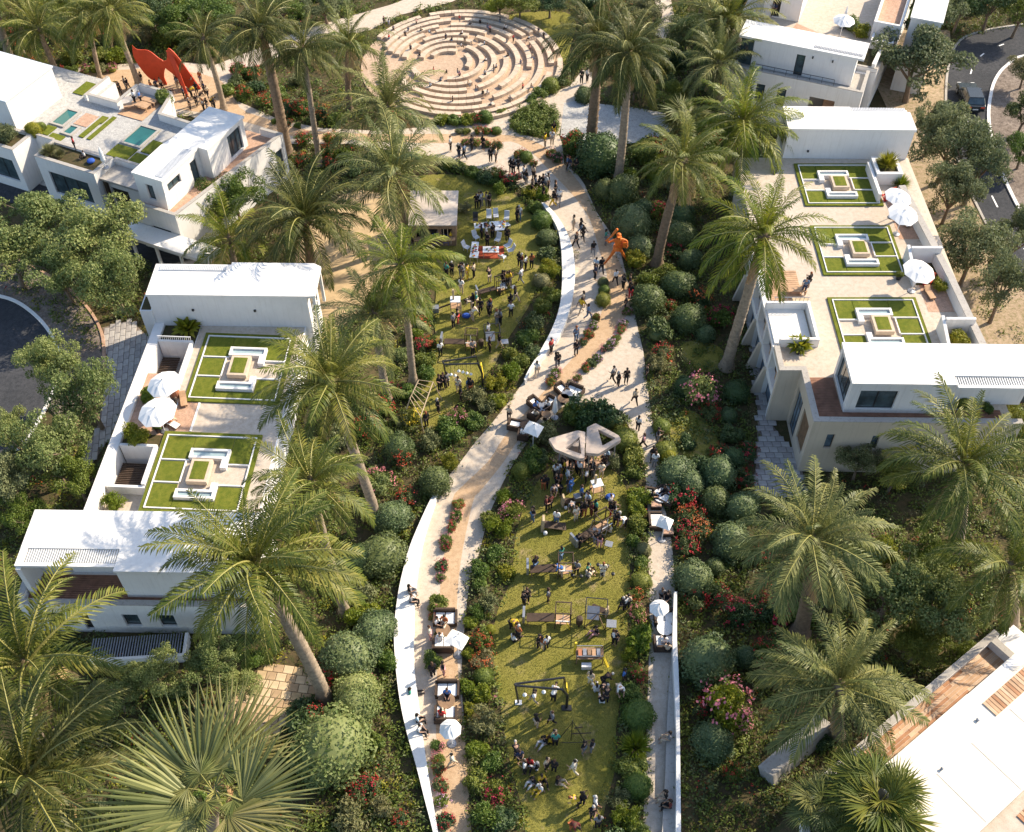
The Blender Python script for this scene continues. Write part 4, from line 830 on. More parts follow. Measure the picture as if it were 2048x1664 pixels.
def shrub_data(kind, mat, var):
    k = (kind, mat, var)
    if k not in SH: SH[k] = shrub_mesh(kind, hash((kind, var)) % 9999 if False else sum(map(ord, kind)) * 7 + var, M[mat])
    return SH[k]
FLW = {}
def flower_data(mat, var, n, top):
    k = (mat, var, n)
    if k not in FLW: FLW[k] = flowers_mesh('f', var * 13 + len(mat), M[mat], n, .12, top)
    return FLW[k]
vr = random.Random(5)
SHRUB_DESC = {('dome', 'leaf_dark'): 'dark green clipped round shrub', ('dome', 'leaf_blue'): 'blue green clipped round shrub', ('dome', 'leaf_mid'): 'mid green rounded shrub', ('mound', 'leaf_mid'): 'leafy mid green bush', ('mound', 'leaf_dark'): 'dense dark green bush', ('mound', 'leaf_yellow'): 'bright yellow green bush',
              ('airy', 'leaf_olive'): 'loose olive grey bush', ('airy', 'leaf_mid'): 'loose green bush', ('spiky', 'leaf_yellow'): 'spiky yellow green plant', ('broad', 'leaf_yellow'): 'broad leaved glossy green plant', ('mound', 'leaf_olive'): 'silvery olive bush', ('airy', 'leaf_yellow'): 'airy yellow green bush', ('mound', 'leaf_blue'): 'dense blue green bush', ('broad', 'leaf_mid'): 'broad leaved plant', ('spiky', 'leaf_olive'): 'spiky grey green tuft', ('dome', 'leaf_tree'): 'pale green rounded shrub', ('mound', 'leaf_tree'): 'pale green leafy bush', ('airy', 'leaf_tree'): 'loose pale green bush'}
NSH = 0; LATER_SH = []
SHRUB_POS = []
def shrub(loc, r, kind, mat, fl=None, h=None, nf=150, prep='by'):
    global NSH
    NSH += 1; SHRUB_POS.append((loc[0], loc[1], r))
    nm = {'dome': 'round_shrub', 'mound': 'bush', 'airy': 'bush', 'spiky': 'spiky_plant', 'broad': 'leafy_plant'}[kind] if not fl else 'flowering_bush'
    o = link(nm, shrub_data(kind, mat, vr.randrange(3)), None, (loc[0], loc[1], loc[2] if len(loc) > 2 else 0), vr.uniform(0, 6.28), (r * vr.uniform(.88, 1.12), r * vr.uniform(.88, 1.12), (h or r) * vr.uniform(.82, 1.12)))
    d = SHRUB_DESC.get((kind, mat), 'green bush')
    if fl:
        tag(link('flowers', flower_data('fl_' + fl, vr.randrange(3), nf, 1.25 if kind != 'dome' else 1.35), o), kind='stuff'); d = f'bush with {fl} flowers'
    later(o, d, 'plant' if kind in ('spiky', 'broad') else 'bush', {'round_shrub': 'clipped round shrubs of the garden', 'flowering_bush': 'flowering bushes of the garden'}.get(nm, 'bushes and plants of the garden'), prep)
    return o
def sz(px, py, rpx, z=0):
    p = P(px, py, z); return p, rpx * (Vector((0, 0, CAMH)) - p).length / FPX
def shrubs(key, rows, z=0):
    x0, y0, s = Z[key]
    for row in rows:
        a, b, r, kind, mat = row[:5]; fl = row[5] if len(row) > 5 else None
        px, py = x0 + a / s, y0 + b / s; p, rr = sz(px, py, r / s * (1.22 if r / s < 14 else 1.08), z)
        p = P(px, py + r / s * .45, z)                      # rows give the middle of the bush in the photograph; its foot is lower
        shrub(p, rr, kind, mat, fl)
for px, py, r_, kd, mt in ((1690, 1640, 40, 'mound', 'leaf_mid'), (1720, 1600, 35, 'airy', 'leaf_olive'), (1790, 1640, 40, 'mound', 'leaf_mid'), (1660, 1590, 34, 'airy', 'leaf_mid')): LATER_SH.append((px, py, r_, kd, mt))
# landmarks for labels
for nm, px, py in (('orange statue', 1230, 520), ('twin stone canopy', 1170, 900), ('wooden kiosk', 868, 470), ('red arch sculpture', 335, 195), ('red rug', 985, 510), ('upper black gantry', 925, 760), ('lower black gantry', 1085, 1410),
                   ('heart shaped bed', 1068, 248), ('grey gravel court', 1240, 240), ('left terrace parasols', 320, 800), ('upper curved white wall', 1120, 600), ('lower seat wall', 800, 1200), ('tiled patio', 545, 1390), ('narrow white wall', 1352, 1450), ('concrete beam', 1590, 1500), ('left road bend', 40, 640), ('right road bend', 1960, 150),
                   ('parked dark car', 1937, 187), ('paved alley', 1560, 920), ('top middle hedge', 1130, 10), ('top left hedge', 100, 60), ('upper left crossing', 600, 270), ('path fork cafe', 1090, 830), ('lower cafe parasol', 900, 1450), ('upper path fork', 1110, 300), ('timber trellis', 840, 820), ('lower yellow spiky plant', 1260, 1480), ('sandy yard', 690, 480), ('lower lawn end', 1120, 1560), ('terrace palm bed', 860, 930), ('left garden strip', 720, 1400), ('dark shrub bed', 1440, 1000), ('crimson bed', 1470, 1200), ('bottom right parapet', 1640, 1620), ('path flower rows', 1190, 670)):
    mark(nm, px, py)
shrubs(2, [(1520, 930, 125, 'dome', 'leaf_dark'), (1650, 1130, 92, 'dome', 'leaf_dark'), (1545, 1120, 62, 'dome', 'leaf_dark'), (1770, 1225, 66, 'dome', 'leaf_dark'), (1700, 1310, 102, 'dome', 'leaf_blue'), (1745, 1440, 75, 'dome', 'leaf_blue'), (1985, 1390, 85, 'dome', 'leaf_dark'), (1770, 890, 85, 'mound', 'leaf_mid'),
           (1990, 1280, 70, 'dome', 'leaf_dark'), (1430, 560, 50, 'dome', 'leaf_dark'), (1360, 840, 75, 'mound', 'leaf_mid', 'red'), (1850, 1230, 60, 'airy', 'leaf_mid', 'red'), (1950, 1470, 60, 'airy', 'leaf_dark', 'crimson'), (1840, 860, 70, 'mound', 'leaf_dark', 'red'), (1720, 1520, 60, 'mound', 'leaf_yellow'),
           (1010, 1050, 50, 'airy', 'leaf_dark', 'red'), (930, 1025, 45, 'airy', 'leaf_mid', 'crimson'), (740, 830, 25, 'mound', 'leaf_mid', 'pink'), (800, 835, 28, 'mound', 'leaf_mid', 'crimson'), (860, 845, 28, 'mound', 'leaf_mid', 'red'), (920, 855, 32, 'mound', 'leaf_dark', 'orange'),
           (1055, 900, 33, 'mound', 'leaf_mid', 'red'), (1090, 925, 30, 'dome', 'leaf_mid'), (1135, 960, 22, 'mound', 'leaf_mid', 'red'), (1230, 900, 28, 'mound', 'leaf_mid', 'crimson'), (1265, 930, 30, 'mound', 'leaf_dark', 'pink'),
           (700, 768, 22, 'mound', 'leaf_olive'), (740, 768, 22, 'mound', 'leaf_mid'), (805, 765, 28, 'airy', 'leaf_mid', 'red'), (860, 770, 24, 'mound', 'leaf_mid', 'red'), (915, 768, 24, 'dome', 'leaf_mid'),
           (1230, 510, 45, 'dome', 'leaf_mid'), (1180, 545, 50, 'mound', 'leaf_mid'), (1120, 590, 35, 'mound', 'leaf_mid'), (1280, 480, 40, 'mound', 'leaf_dark'), (1180, 1140, 40, 'mound', 'leaf_yellow'), (1110, 1120, 55, 'airy', 'leaf_yellow'), (1140, 1210, 48, 'mound', 'leaf_mid'), (1180, 1290, 55, 'dome', 'leaf_mid'), (1210, 1390, 55, 'dome', 'leaf_dark'), (1210, 1480, 55, 'mound', 'leaf_dark'), (1230, 1580, 55, 'airy', 'leaf_yellow'),
           (640, 960, 40, 'mound', 'leaf_mid'), (700, 985, 42, 'mound', 'leaf_dark'), (780, 1010, 50, 'mound', 'leaf_mid'), (850, 1040, 50, 'mound', 'leaf_dark'), (920, 1070, 45, 'airy', 'leaf_mid'), (720, 1220, 40, 'airy', 'leaf_olive'), (935, 1110, 40, 'airy', 'leaf_yellow'),
           (600, 700, 40, 'mound', 'leaf_yellow'), (670, 705, 45, 'mound', 'leaf_mid'), (740, 700, 42, 'mound', 'leaf_yellow'), (805, 690, 42, 'airy', 'leaf_mid', 'crimson'), (850, 690, 36, 'dome', 'leaf_mid'), (930, 660, 25, 'mound', 'leaf_mid'), (970, 655, 22, 'mound', 'leaf_yellow')])
shrubs('B', [(80, 400, 100, 'dome', 'leaf_dark'), (60, 800, 62, 'dome', 'leaf_dark'), (150, 830, 110, 'airy', 'leaf_tree', 'pink'), (205, 950, 60, 'airy', 'leaf_dark', 'crimson'), (150, 290, 70, 'airy', 'leaf_dark', 'orange'), (265, 400, 75, 'airy', 'leaf_mid', 'crimson'), (250, 1310, 102, 'dome', 'leaf_blue'), (90, 1360, 88, 'dome', 'leaf_blue'), (340, 1220, 62, 'dome', 'leaf_dark'), (235, 1460, 80, 'dome', 'leaf_dark'), (385, 1500, 92, 'dome', 'leaf_blue'), (415, 1190, 70, 'airy', 'leaf_dark', 'crimson'), (410, 1340, 62, 'airy', 'leaf_dark', 'crimson'), (260, 1180, 60, 'airy', 'leaf_dark', 'crimson'), (330, 1080, 70, 'mound', 'leaf_dark'), (20, 200, 90, 'dome', 'leaf_dark'), (90, 60, 60, 'dome', 'leaf_blue'),
             (40, 1440, 90, 'airy', 'leaf_dark', 'red'), (60, 1560, 80, 'airy', 'leaf_dark', 'orange'), (150, 1240, 55, 'mound', 'leaf_dark')])
shrubs('br', [(430, 200, 95, 'dome', 'leaf_blue'), (240, 385, 95, 'dome', 'leaf_blue'), (305, 795, 118, 'dome', 'leaf_blue'), (335, 1190, 95, 'dome', 'leaf_blue'), (350, 330, 50, 'dome', 'leaf_dark'), (250, 60, 60, 'airy', 'leaf_dark', 'red'), (205, 130, 55, 'airy', 'leaf_dark', 'red'), (280, 140, 55, 'airy', 'leaf_dark', 'orange'), (210, 230, 60, 'airy', 'leaf_dark', 'red'), (560, 270, 55, 'airy', 'leaf_dark', 'red'), (260, 490, 65, 'airy', 'leaf_dark', 'crimson'), (360, 470, 70, 'airy', 'leaf_dark', 'crimson'), (460, 560, 72, 'airy', 'leaf_dark', 'crimson'), (550, 500, 75, 'airy', 'leaf_dark', 'crimson'), (640, 560, 75, 'airy', 'leaf_dark', 'crimson'),
              (400, 1010, 120, 'airy', 'leaf_yellow', 'pink'), (290, 1030, 50, 'airy', 'leaf_dark', 'red'), (480, 1090, 60, 'airy', 'leaf_mid', 'pink'), (620, 880, 70, 'mound', 'leaf_olive')])
shrubs('bl', [(1750, 770, 135, 'dome', 'leaf_blue'), (1680, 1210, 170, 'dome', 'leaf_tree'), (1790, 1010, 110, 'dome', 'leaf_tree'), (1500, 1080, 95, 'mound', 'leaf_dark'), (1580, 1060, 60, 'airy', 'leaf_dark', 'red'), (1700, 830, 100, 'airy', 'leaf_yellow', 'red'), (1810, 560, 70, 'mound', 'leaf_yellow'), (1870, 660, 90, 'dome', 'leaf_blue'), (1830, 1430, 70, 'airy', 'leaf_dark', 'crimson'), (1750, 1560, 100, 'airy', 'leaf_olive'), (1820, 290, 90, 'dome', 'leaf_dark'), (1740, 450, 75, 'mound', 'leaf_olive')])
shrubs('bm', [(200, 90, 85, 'dome', 'leaf_blue'), (160, 260, 110, 'dome', 'leaf_dark'), (150, 620, 85, 'dome', 'leaf_blue'), (100, 540, 80, 'mound', 'leaf_yellow'), (60, 740, 85, 'dome', 'leaf_blue'), (40, 950, 100, 'dome', 'leaf_tree'), (40, 460, 80, 'mound', 'leaf_olive'), (190, 790, 55, 'mound', 'leaf_mid'), (120, 1200, 60, 'mound', 'leaf_mid'), (70, 1430, 60, 'airy', 'leaf_dark', 'crimson'), (250, 1590, 40, 'airy', 'leaf_dark', 'red'), (160, 1530, 60, 'airy', 'leaf_olive'),
              (545, 20, 33, 'mound', 'leaf_mid', 'red'), (535, 70, 30, 'mound', 'leaf_mid', 'pink'), (508, 132, 28, 'mound', 'leaf_mid', 'red'), (485, 195, 32, 'mound', 'leaf_mid', 'pink'), (480, 230, 26, 'mound', 'leaf_mid', 'crimson'), (460, 320, 36, 'mound', 'leaf_dark', 'crimson'), (452, 385, 22, 'mound', 'leaf_mid', 'pink'), (440, 510, 48, 'mound', 'leaf_mid'), (428, 550, 30, 'mound', 'leaf_mid', 'pink'), (420, 580, 25, 'mound', 'leaf_mid', 'crimson'), (412, 800, 50, 'mound', 'leaf_mid'), (440, 1230, 32, 'mound', 'leaf_mid', 'pink'), (442, 1290, 30, 'mound', 'leaf_mid', 'pink'), (445, 1340, 34, 'mound', 'leaf_dark', 'red'), (455, 1430, 34, 'mound', 'leaf_dark', 'crimson'), (465, 1500, 40, 'mound', 'leaf_mid', 'lilac'), (480, 1600, 45, 'mound', 'leaf_dark', 'crimson'), (455, 670, 24, 'mound', 'leaf_mid', 'orange'),
              (655, 330, 55, 'mound', 'leaf_mid'), (660, 410, 50, 'mound', 'leaf_mid'), (720, 260, 55, 'mound', 'leaf_mid'), (785, 355, 45, 'mound', 'leaf_yellow'), (750, 130, 65, 'airy', 'leaf_yellow'), (700, 90, 45, 'mound', 'leaf_mid'), (690, 500, 60, 'airy', 'leaf_olive'), (640, 550, 55, 'airy', 'leaf_mid'), (612, 610, 35, 'mound', 'leaf_yellow'), (705, 645, 22, 'dome', 'leaf_yellow'), (660, 700, 55, 'airy', 'leaf_mid', 'red'), (595, 765, 32, 'mound', 'leaf_yellow'), (670, 800, 55, 'airy', 'leaf_olive', 'orange'), (670, 875, 45, 'dome', 'leaf_mid'), (590, 920, 48, 'mound', 'leaf_yellow'), (660, 960, 52, 'mound', 'leaf_yellow'), (600, 1040, 32, 'mound', 'leaf_yellow'), (680, 1100, 80, 'airy', 'leaf_olive'), (640, 1240, 55, 'mound', 'leaf_yellow'), (700, 1300, 60, 'mound', 'leaf_mid'), (640, 1400, 60, 'mound', 'leaf_mid'), (730, 1440, 70, 'airy', 'leaf_mid', 'crimson'), (680, 1560, 80, 'airy', 'leaf_mid'), (770, 1590, 60, 'mound', 'leaf_dark'),
              (1430, 40, 50, 'mound', 'leaf_yellow'), (1440, 120, 50, 'airy', 'leaf_mid'), (1420, 200, 40, 'mound', 'leaf_mid'), (1470, 240, 38, 'dome', 'leaf_olive'), (1450, 310, 40, 'mound', 'leaf_mid'), (1460, 400, 45, 'dome', 'leaf_mid'), (1430, 470, 40, 'airy', 'leaf_mid', 'orange'), (1440, 560, 45, 'mound', 'leaf_mid', 'pink'), (1450, 680, 70, 'mound', 'leaf_yellow'), (1400, 770, 45, 'airy', 'leaf_yellow'), (1440, 860, 45, 'airy', 'leaf_mid', 'red'), (1400, 950, 60, 'mound', 'leaf_mid'), (1440, 1060, 70, 'dome', 'leaf_mid'), (1430, 1210, 80, 'spiky', 'leaf_yellow'), (1420, 1330, 70, 'mound', 'leaf_mid'), (1440, 1420, 60, 'dome', 'leaf_mid'), (1350, 1490, 60, 'airy', 'leaf_olive'), (1380, 1570, 60, 'airy', 'leaf_yellow'), (1440, 1640, 55, 'mound', 'leaf_mid')])
shrubs(5, [(1470, 960, 130, 'airy', 'leaf_dark'), (1360, 950, 80, 'mound', 'leaf_mid'), (1590, 980, 90, 'mound', 'leaf_dark'), (1660, 1100, 80, 'dome', 'leaf_mid'), (1700, 1200, 70, 'mound', 'leaf_mid'), (1600, 1230, 60, 'airy', 'leaf_olive'), (1200, 1080, 90, 'airy', 'leaf_olive'), (1120, 1230, 80, 'mound', 'leaf_mid'), (1180, 1210, 70, 'mound', 'leaf_dark'), (1060, 1290, 50, 'dome', 'leaf_mid'), (1720, 1290, 60, 'mound', 'leaf_mid'), (1740, 1430, 75, 'mound', 'leaf_yellow'), (960, 1440, 60, 'airy', 'leaf_yellow'), (1010, 1530, 70, 'airy', 'leaf_mid', 'pink'), (1740, 1600, 60, 'mound', 'leaf_mid'),
           (1540, 190, 28, 'dome', 'leaf_olive'), (1545, 240, 30, 'dome', 'leaf_mid'), (1537, 295, 40, 'dome', 'leaf_mid'), (1500, 395, 25, 'mound', 'leaf_mid', 'crimson'), (1480, 440, 28, 'mound', 'leaf_mid', 'lilac'), (1455, 490, 32, 'mound', 'leaf_mid', 'red'), (1425, 535, 28, 'mound', 'leaf_dark', 'red'), (1680, 360, 28, 'mound', 'leaf_mid', 'pink'), (1655, 425, 28, 'mound', 'leaf_mid', 'lilac'), (1640, 465, 28, 'mound', 'leaf_mid', 'red'), (1615, 510, 25, 'mound', 'leaf_mid', 'crimson'), (1585, 550, 30, 'mound', 'leaf_mid', 'lilac'), (1545, 575, 28, 'mound', 'leaf_dark', 'pink'), (1505, 635, 28, 'mound', 'leaf_mid', 'lilac'), (1470, 660, 30, 'mound', 'leaf_dark'), (1435, 690, 28, 'mound', 'leaf_mid', 'red'), (1385, 745, 28, 'mound', 'leaf_mid', 'pink'), (1350, 775, 24, 'mound', 'leaf_mid', 'lilac'), (1268, 715, 30, 'mound', 'leaf_mid', 'pink'), (1250, 740, 28, 'mound', 'leaf_mid', 'lilac'), (1230, 775, 26, 'mound', 'leaf_mid', 'red'),
           (1180, 180, 50, 'dome', 'leaf_olive'), (1230, 130, 60, 'airy', 'leaf_yellow'), (1240, 270, 55, 'airy', 'leaf_mid'), (1180, 330, 60, 'mound', 'leaf_mid'), (1140, 420, 70, 'mound', 'leaf_dark'), (1090, 500, 65, 'mound', 'leaf_mid'), (1130, 590, 60, 'mound', 'leaf_dark'), (990, 600, 45, 'mound', 'leaf_mid'), (1050, 640, 60, 'mound', 'leaf_mid'), (1010, 710, 70, 'airy', 'leaf_yellow'), (910, 770, 60, 'airy', 'leaf_yellow'), (800, 850, 75, 'airy', 'leaf_olive'), (860, 900, 65, 'airy', 'leaf_olive'), (930, 880, 60, 'mound', 'leaf_yellow'), (780, 990, 60, 'mound', 'leaf_mid'), (690, 980, 60, 'airy', 'leaf_mid', 'pink'), (640, 1050, 80, 'mound', 'leaf_mid'), (530, 1120, 75, 'airy', 'leaf_olive'), (560, 1350, 95, 'dome', 'leaf_dark'), (640, 1240, 60, 'airy', 'leaf_yellow'), (350, 1160, 85, 'dome', 'leaf_dark'), (360, 1215, 70, 'airy', 'leaf_dark', 'red'), (230, 1350, 90, 'airy', 'leaf_tree', 'pink'), (390, 1440, 60, 'airy', 'leaf_dark', 'red'), (330, 1540, 85, 'dome', 'leaf_blue'), (420, 970, 60, 'airy', 'leaf_mid', 'yellow'), (360, 1000, 50, 'airy', 'leaf_olive'),
           (510, 640, 60, 'mound', 'leaf_mid'), (510, 715, 60, 'mound', 'leaf_mid'), (470, 560, 55, 'airy', 'leaf_dark', 'red'), (530, 540, 45, 'airy', 'leaf_mid', 'orange'), (470, 430, 50, 'airy', 'leaf_mid', 'orange'), (320, 810, 45, 'airy', 'leaf_mid', 'crimson'), (410, 830, 60, 'mound', 'leaf_mid'),
           (1880, 590, 60, 'airy', 'leaf_dark', 'red'), (1900, 1170, 55, 'dome', 'leaf_mid'), (1920, 1210, 50, 'dome', 'leaf_yellow'), (1880, 1030, 45, 'dome', 'leaf_mid'), (1860, 660, 70, 'airy', 'leaf_olive'), (1800, 300, 90, 'dome', 'leaf_dark'), (1860, 470, 90, 'mound', 'leaf_dark'), (1790, 180, 70, 'airy', 'leaf_mid'), (1910, 130, 70, 'airy', 'leaf_mid'), (1960, 1290, 100, 'dome', 'leaf_blue')])
shrubs('T', [(750, 215, 55, 'mound', 'leaf_mid'), (885, 205, 45, 'mound', 'leaf_mid', 'pink'), (970, 205, 45, 'mound', 'leaf_mid'), (1060, 200, 50, 'mound', 'leaf_olive'), (1160, 195, 50, 'mound', 'leaf_mid', 'pink'), (600, 240, 60, 'airy', 'leaf_mid', 'crimson'), (680, 360, 70, 'mound', 'leaf_mid')])
shrubs(1, [(1400, 420, 45, 'mound', 'leaf_mid', 'red'), (1480, 430, 45, 'mound', 'leaf_mid', 'orange'), (1430, 550, 50, 'mound', 'leaf_mid', 'red'), (1560, 590, 50, 'mound', 'leaf_mid', 'red'), (1680, 640, 50, 'mound', 'leaf_dark', 'red'), (1380, 480, 45, 'mound', 'leaf_dark'), (1500, 510, 50, 'mound', 'leaf_dark'), (1640, 560, 50, 'mound', 'leaf_mid'), (1770, 640, 50, 'mound', 'leaf_mid', 'red'), (1880, 660, 55, 'mound', 'leaf_dark', 'orange'), (1960, 690, 50, 'mound', 'leaf_mid'), (1340, 530, 40, 'mound', 'leaf_mid'),
           (1745, 735, 22, 'mound', 'leaf_mid'), (1610, 710, 20, 'mound', 'leaf_mid'), (1690, 720, 25, 'airy', 'leaf_dark', 'red'), (1780, 820, 55, 'airy', 'leaf_mid', 'red'), (1910, 890, 45, 'airy', 'leaf_mid', 'orange'), (1770, 940, 45, 'airy', 'leaf_dark', 'red'), (1930, 960, 40, 'airy', 'leaf_dark', 'red'), (1950, 820, 50, 'mound', 'leaf_mid', 'orange'),
           (960, 230, 60, 'mound', 'leaf_mid'), (1050, 220, 60, 'mound', 'leaf_mid'), (430, 330, 60, 'mound', 'leaf_mid'), (680, 330, 60, 'mound', 'leaf_yellow'), (600, 320, 50, 'mound', 'leaf_mid'), (870, 210, 55, 'mound', 'leaf_olive'), (1100, 70, 80, 'mound', 'leaf_mid'), (1190, 40, 70, 'mound', 'leaf_dark'), (1020, 110, 60, 'mound', 'leaf_yellow'), (960, 60, 60, 'airy', 'leaf_dark', 'red')])
for px, py, r_, kd, mt in LATER_SH: p, rr = sz(px, py, r_, 2.6); shrub((p.x, p.y, 2.6), rr, kd, mt)
# raised ones on the terraces
for px, py, z, r, kd, mt in ((275, 882, 3, 28, 'mound', 'leaf_yellow'), (375, 660, 3, 28, 'broad', 'leaf_yellow'), (230, 1015, 2.3, 26, 'airy', 'leaf_yellow'), (297, 800, 3, 20, 'mound', 'leaf_yellow'), (1597, 695, 5.05, 26, 'broad', 'leaf_yellow'), (1773, 330, 5.9, 22, 'spiky', 'leaf_yellow'), (1800, 372, 5, 20, 'spiky', 'leaf_yellow'), (1915, 690, 5, 24, 'mound', 'leaf_yellow'), (330, 205, 4, 22, 'mound', 'leaf_mid'), (100, 305, 4.4, 18, 'spiky', 'leaf_olive'), (120, 310, 4.4, 12, 'spiky', 'leaf_olive'), (15, 280, 4.4, 24, 'airy', 'leaf_olive'), (1878, 580, 5, 18, 'airy', 'leaf_yellow'), (1925, 812, 5, 14, 'dome', 'leaf_mid'), (1975, 820, 5, 14, 'mound', 'leaf_mid', ), (1700, 60, 5, 20, 'airy', 'leaf_tree'), (1720, 70, 5, 18, 'mound', 'leaf_yellow'), (1692, 55, 5, 14, 'airy', 'leaf_dark'), (70, 268, 4.05, 14, 'dome', 'leaf_yellow'), (84, 258, 4.05, 9, 'dome', 'leaf_mid')):
    p, r_ = sz(px, py, r, z); shrub((p.x, p.y, z), r_, kd, mt)
# ------------------------------------------------------------ ground cover (stuff): loose leaves in clumps over every bed
def np_in(x, y, poly):
    c = np.zeros(len(x), bool); j = len(poly) - 1
    for i in range(len(poly)):
        xi, yi = poly[i][0], poly[i][1]; xj, yj = poly[j][0], poly[j][1]
        k = ((yi > y) != (yj > y)) & (x < (xj - xi) * (y - yi) / (yj - yi + 1e-12) + xi); c ^= k; j = i
    return c
def boxw(root_loc, rz, pts):
    c, s = math.cos(rz), math.sin(rz); return [(root_loc[0] + x * c - y * s, root_loc[1] + x * s + y * c) for x, y in pts]
built = [boxw(LO, LR, [(-3.9, -3), (7.6, -3), (7.6, 19.5), (-3.9, 17.2)]), [(-30.2, 33.5), (-15, 33.3), (-15, 39), (-30.2, 39)], [(-27, 57.8), (-14.2, 57.6), (-14.2, 61.5), (-27, 61.6)], boxw(AO, AR, [(-27, -1.9), (8, -1.9), (6.3, 13.4), (-6, 14.4), (-27, 14.5)]),
         [(18.5, 51), (20, 46), (34, 45.8), (33.8, 76), (33.8, 79.4), (22.8, 79.4), (18.5, 64)], boxw((22.3, 90.4), R(-21.5), [(-3, -1.6), (16, -1.6), (16, 22), (-3, 22)]), boxw((21.2, 25.9), R(36.5), [(-11, .5), (11, .5), (11, -10), (-11, -10)])]
GPOLY = PL(gravel_poly); PEN = PL(peninsula); HEART = PL(heart); LLO = PL(lawn_lo); LUP = PL(lawn_up); ALN = PL(amph_lawn); GRY = PL(grey_area)
SANDY = PL(smooth([(560, 600), (600, 470), (650, 410), (720, 380), (790, 400), (830, 440), (835, 500), (790, 560), (740, 600), (700, 640), (640, 680), (560, 700)], 2))
ROADS = [PL(rd_l) + offset(PL(rd_r), 4.3)[::-1], PL([(-250, 400), (206, 712), (160, 860), (0, 1000), (-250, 1000)]), PL([(-60, 320), (150, 380), (310, 440), (400, 495), (420, 560), (330, 560), (210, 478), (90, 425), (-60, 392)]), PL([(205, 655), (262, 640), (312, 690), (230, 860), (170, 950), (150, 930)]), PL([(1500, 690), (1545, 700), (1600, 920), (1615, 990), (1500, 1000), (1512, 930)]), PL([(520, 1330), (600, 1325), (640, 1370), (600, 1430), (560, 1475), (480, 1480), (420, 1440), (470, 1390)]),
         PL([(1300, -10), (1340, -10), (1350, 40), (1330, 80), (1310, 70), (1325, 30)])]
DIRT = PL([(1720, 80), (1900, 60), (1905, 230), (1960, 420), (2080, 560), (2300, 800), (2060, 760), (1960, 700), (1830, 500), (1790, 380), (1790, 250)])
WALLS = [PL(wall_l_lo[:nn], .5) + PL(wall_r_lo[:nn], .5)[::-1], PL(wall_l_up, .5) + PL(wall_r_up, .5)[::-1]]
def bed_mask(x, y):
    g = np_in(x, y, GPOLY); pen = np_in(x, y, PEN); hrt = np_in(x, y, HEART)
    ok = (~g) | pen | hrt
    for q in [LLO, LUP, ALN, GRY, SANDY] + ROADS + built + WALLS: ok &= ~np_in(x, y, q)
    ok &= ((x - ac.x) ** 2 + (y - ac.y) ** 2 > 10.4 ** 2)
    ok &= ~((np.abs(x) > 40) & (y < 40))
    return ok
def scatter(n, rng):
    y = rng.uniform(17, 125, n * 2); x = rng.uniform(-1, 1, n * 2) * (16 + y * .47)
    m = bed_mask(x, y); return x[m][:n], y[m][:n]
ANGLES = npr
def cover(name, n, leaves, r, h, ln, wd, mat, seed, where=None, z=0, poly=None):
    rng = np.random.default_rng(seed)
    if poly is None: x, y = scatter(n, rng)
    else:
        x = rng.uniform(min(p[0] for p in poly), max(p[0] for p in poly), n); y = rng.uniform(min(p[1] for p in poly), max(p[1] for p in poly), n); m = np_in(x, y, poly); x, y = x[m], y[m]
    dm = np_in(x, y, DIRT); keep = ~dm | (rng.random(len(x)) < .12); x, y = x[keep], y[keep]
    if where is not None: k = where(x, y, rng); x, y = x[k], y[k]
    m = len(x); R_ = r * rng.uniform(.55, 1.35, m); Hh = h * rng.uniform(.5, 1.5, m)
    v = rng.normal(size=(m, leaves, 3)); v /= np.linalg.norm(v, axis=2, keepdims=True); v[:, :, 2] = np.abs(v[:, :, 2])
    rad = rng.uniform(.55, 1, (m, leaves, 1)) ** .5
    pos = v * rad * np.stack([R_, R_, Hh], 1)[:, None, :]; pos[:, :, 0] += x[:, None]; pos[:, :, 1] += y[:, None]; pos[:, :, 2] += z
    nrm = v + rng.normal(size=v.shape) * .6 + np.array([0, 0, .5])
    V, F = leaf_quads(pos.reshape(-1, 3), nrm.reshape(-1, 3), ln, wd, rng, .15)
    o = link(name, npmesh(name, V, F, M[mat])); return tag(o, kind='stuff')
shade_side = lambda x, y, rng: (x > 6) & (y < 75)
far_part = lambda x, y, rng: y > 78
pen_only = lambda x, y, rng: np_in(x, y, PEN) | (rng.random(len(x)) < .25)
cover('ground_cover', 8500, 34, .55, .38, .2, .1, 'leaf_cover', 21)
cover('low_undergrowth', 2600, 30, .6, .5, .2, .11, 'leaf_dark', 22, lambda x, y, rng: (x > 5) | (rng.random(len(x)) < .5))
cover('yellow_green_cover', 1500, 26, .45, .4, .19, .09, 'leaf_yellow', 23, lambda x, y, rng: (x < 9) | (rng.random(len(x)) < .3))
cover('olive_cover', 1300, 26, .5, .45, .2, .07, 'leaf_olive', 24)
cover('far_undergrowth', 1300, 40, .8, .9, .26, .14, 'leaf_mid', 25, far_part)
cover('red_flower_cover', 330, 9, .35, .5, .11, .1, 'fl_red', 26, lambda x, y, rng: ((x > 8) & (y < 60)) | (y > 70) | (rng.random(len(x)) < .25))
cover('pink_flower_cover', 130, 9, .35, .5, .11, .1, 'fl_pink', 27)
cover('orange_flower_cover', 160, 9, .35, .5, .1, .1, 'fl_orange', 28)
cover('heart_bed_foliage', 260, 60, .4, .75, .22, .08, 'leaf_mid', 29, poly=HEART)
cover('hedge_foliage', 420, 40, .4, .55, .2, .1, 'leaf_yellow', 30, lambda x, y, rng: np.abs(np.hypot(x - ac.x, y - ac.y) - 11) < .8)
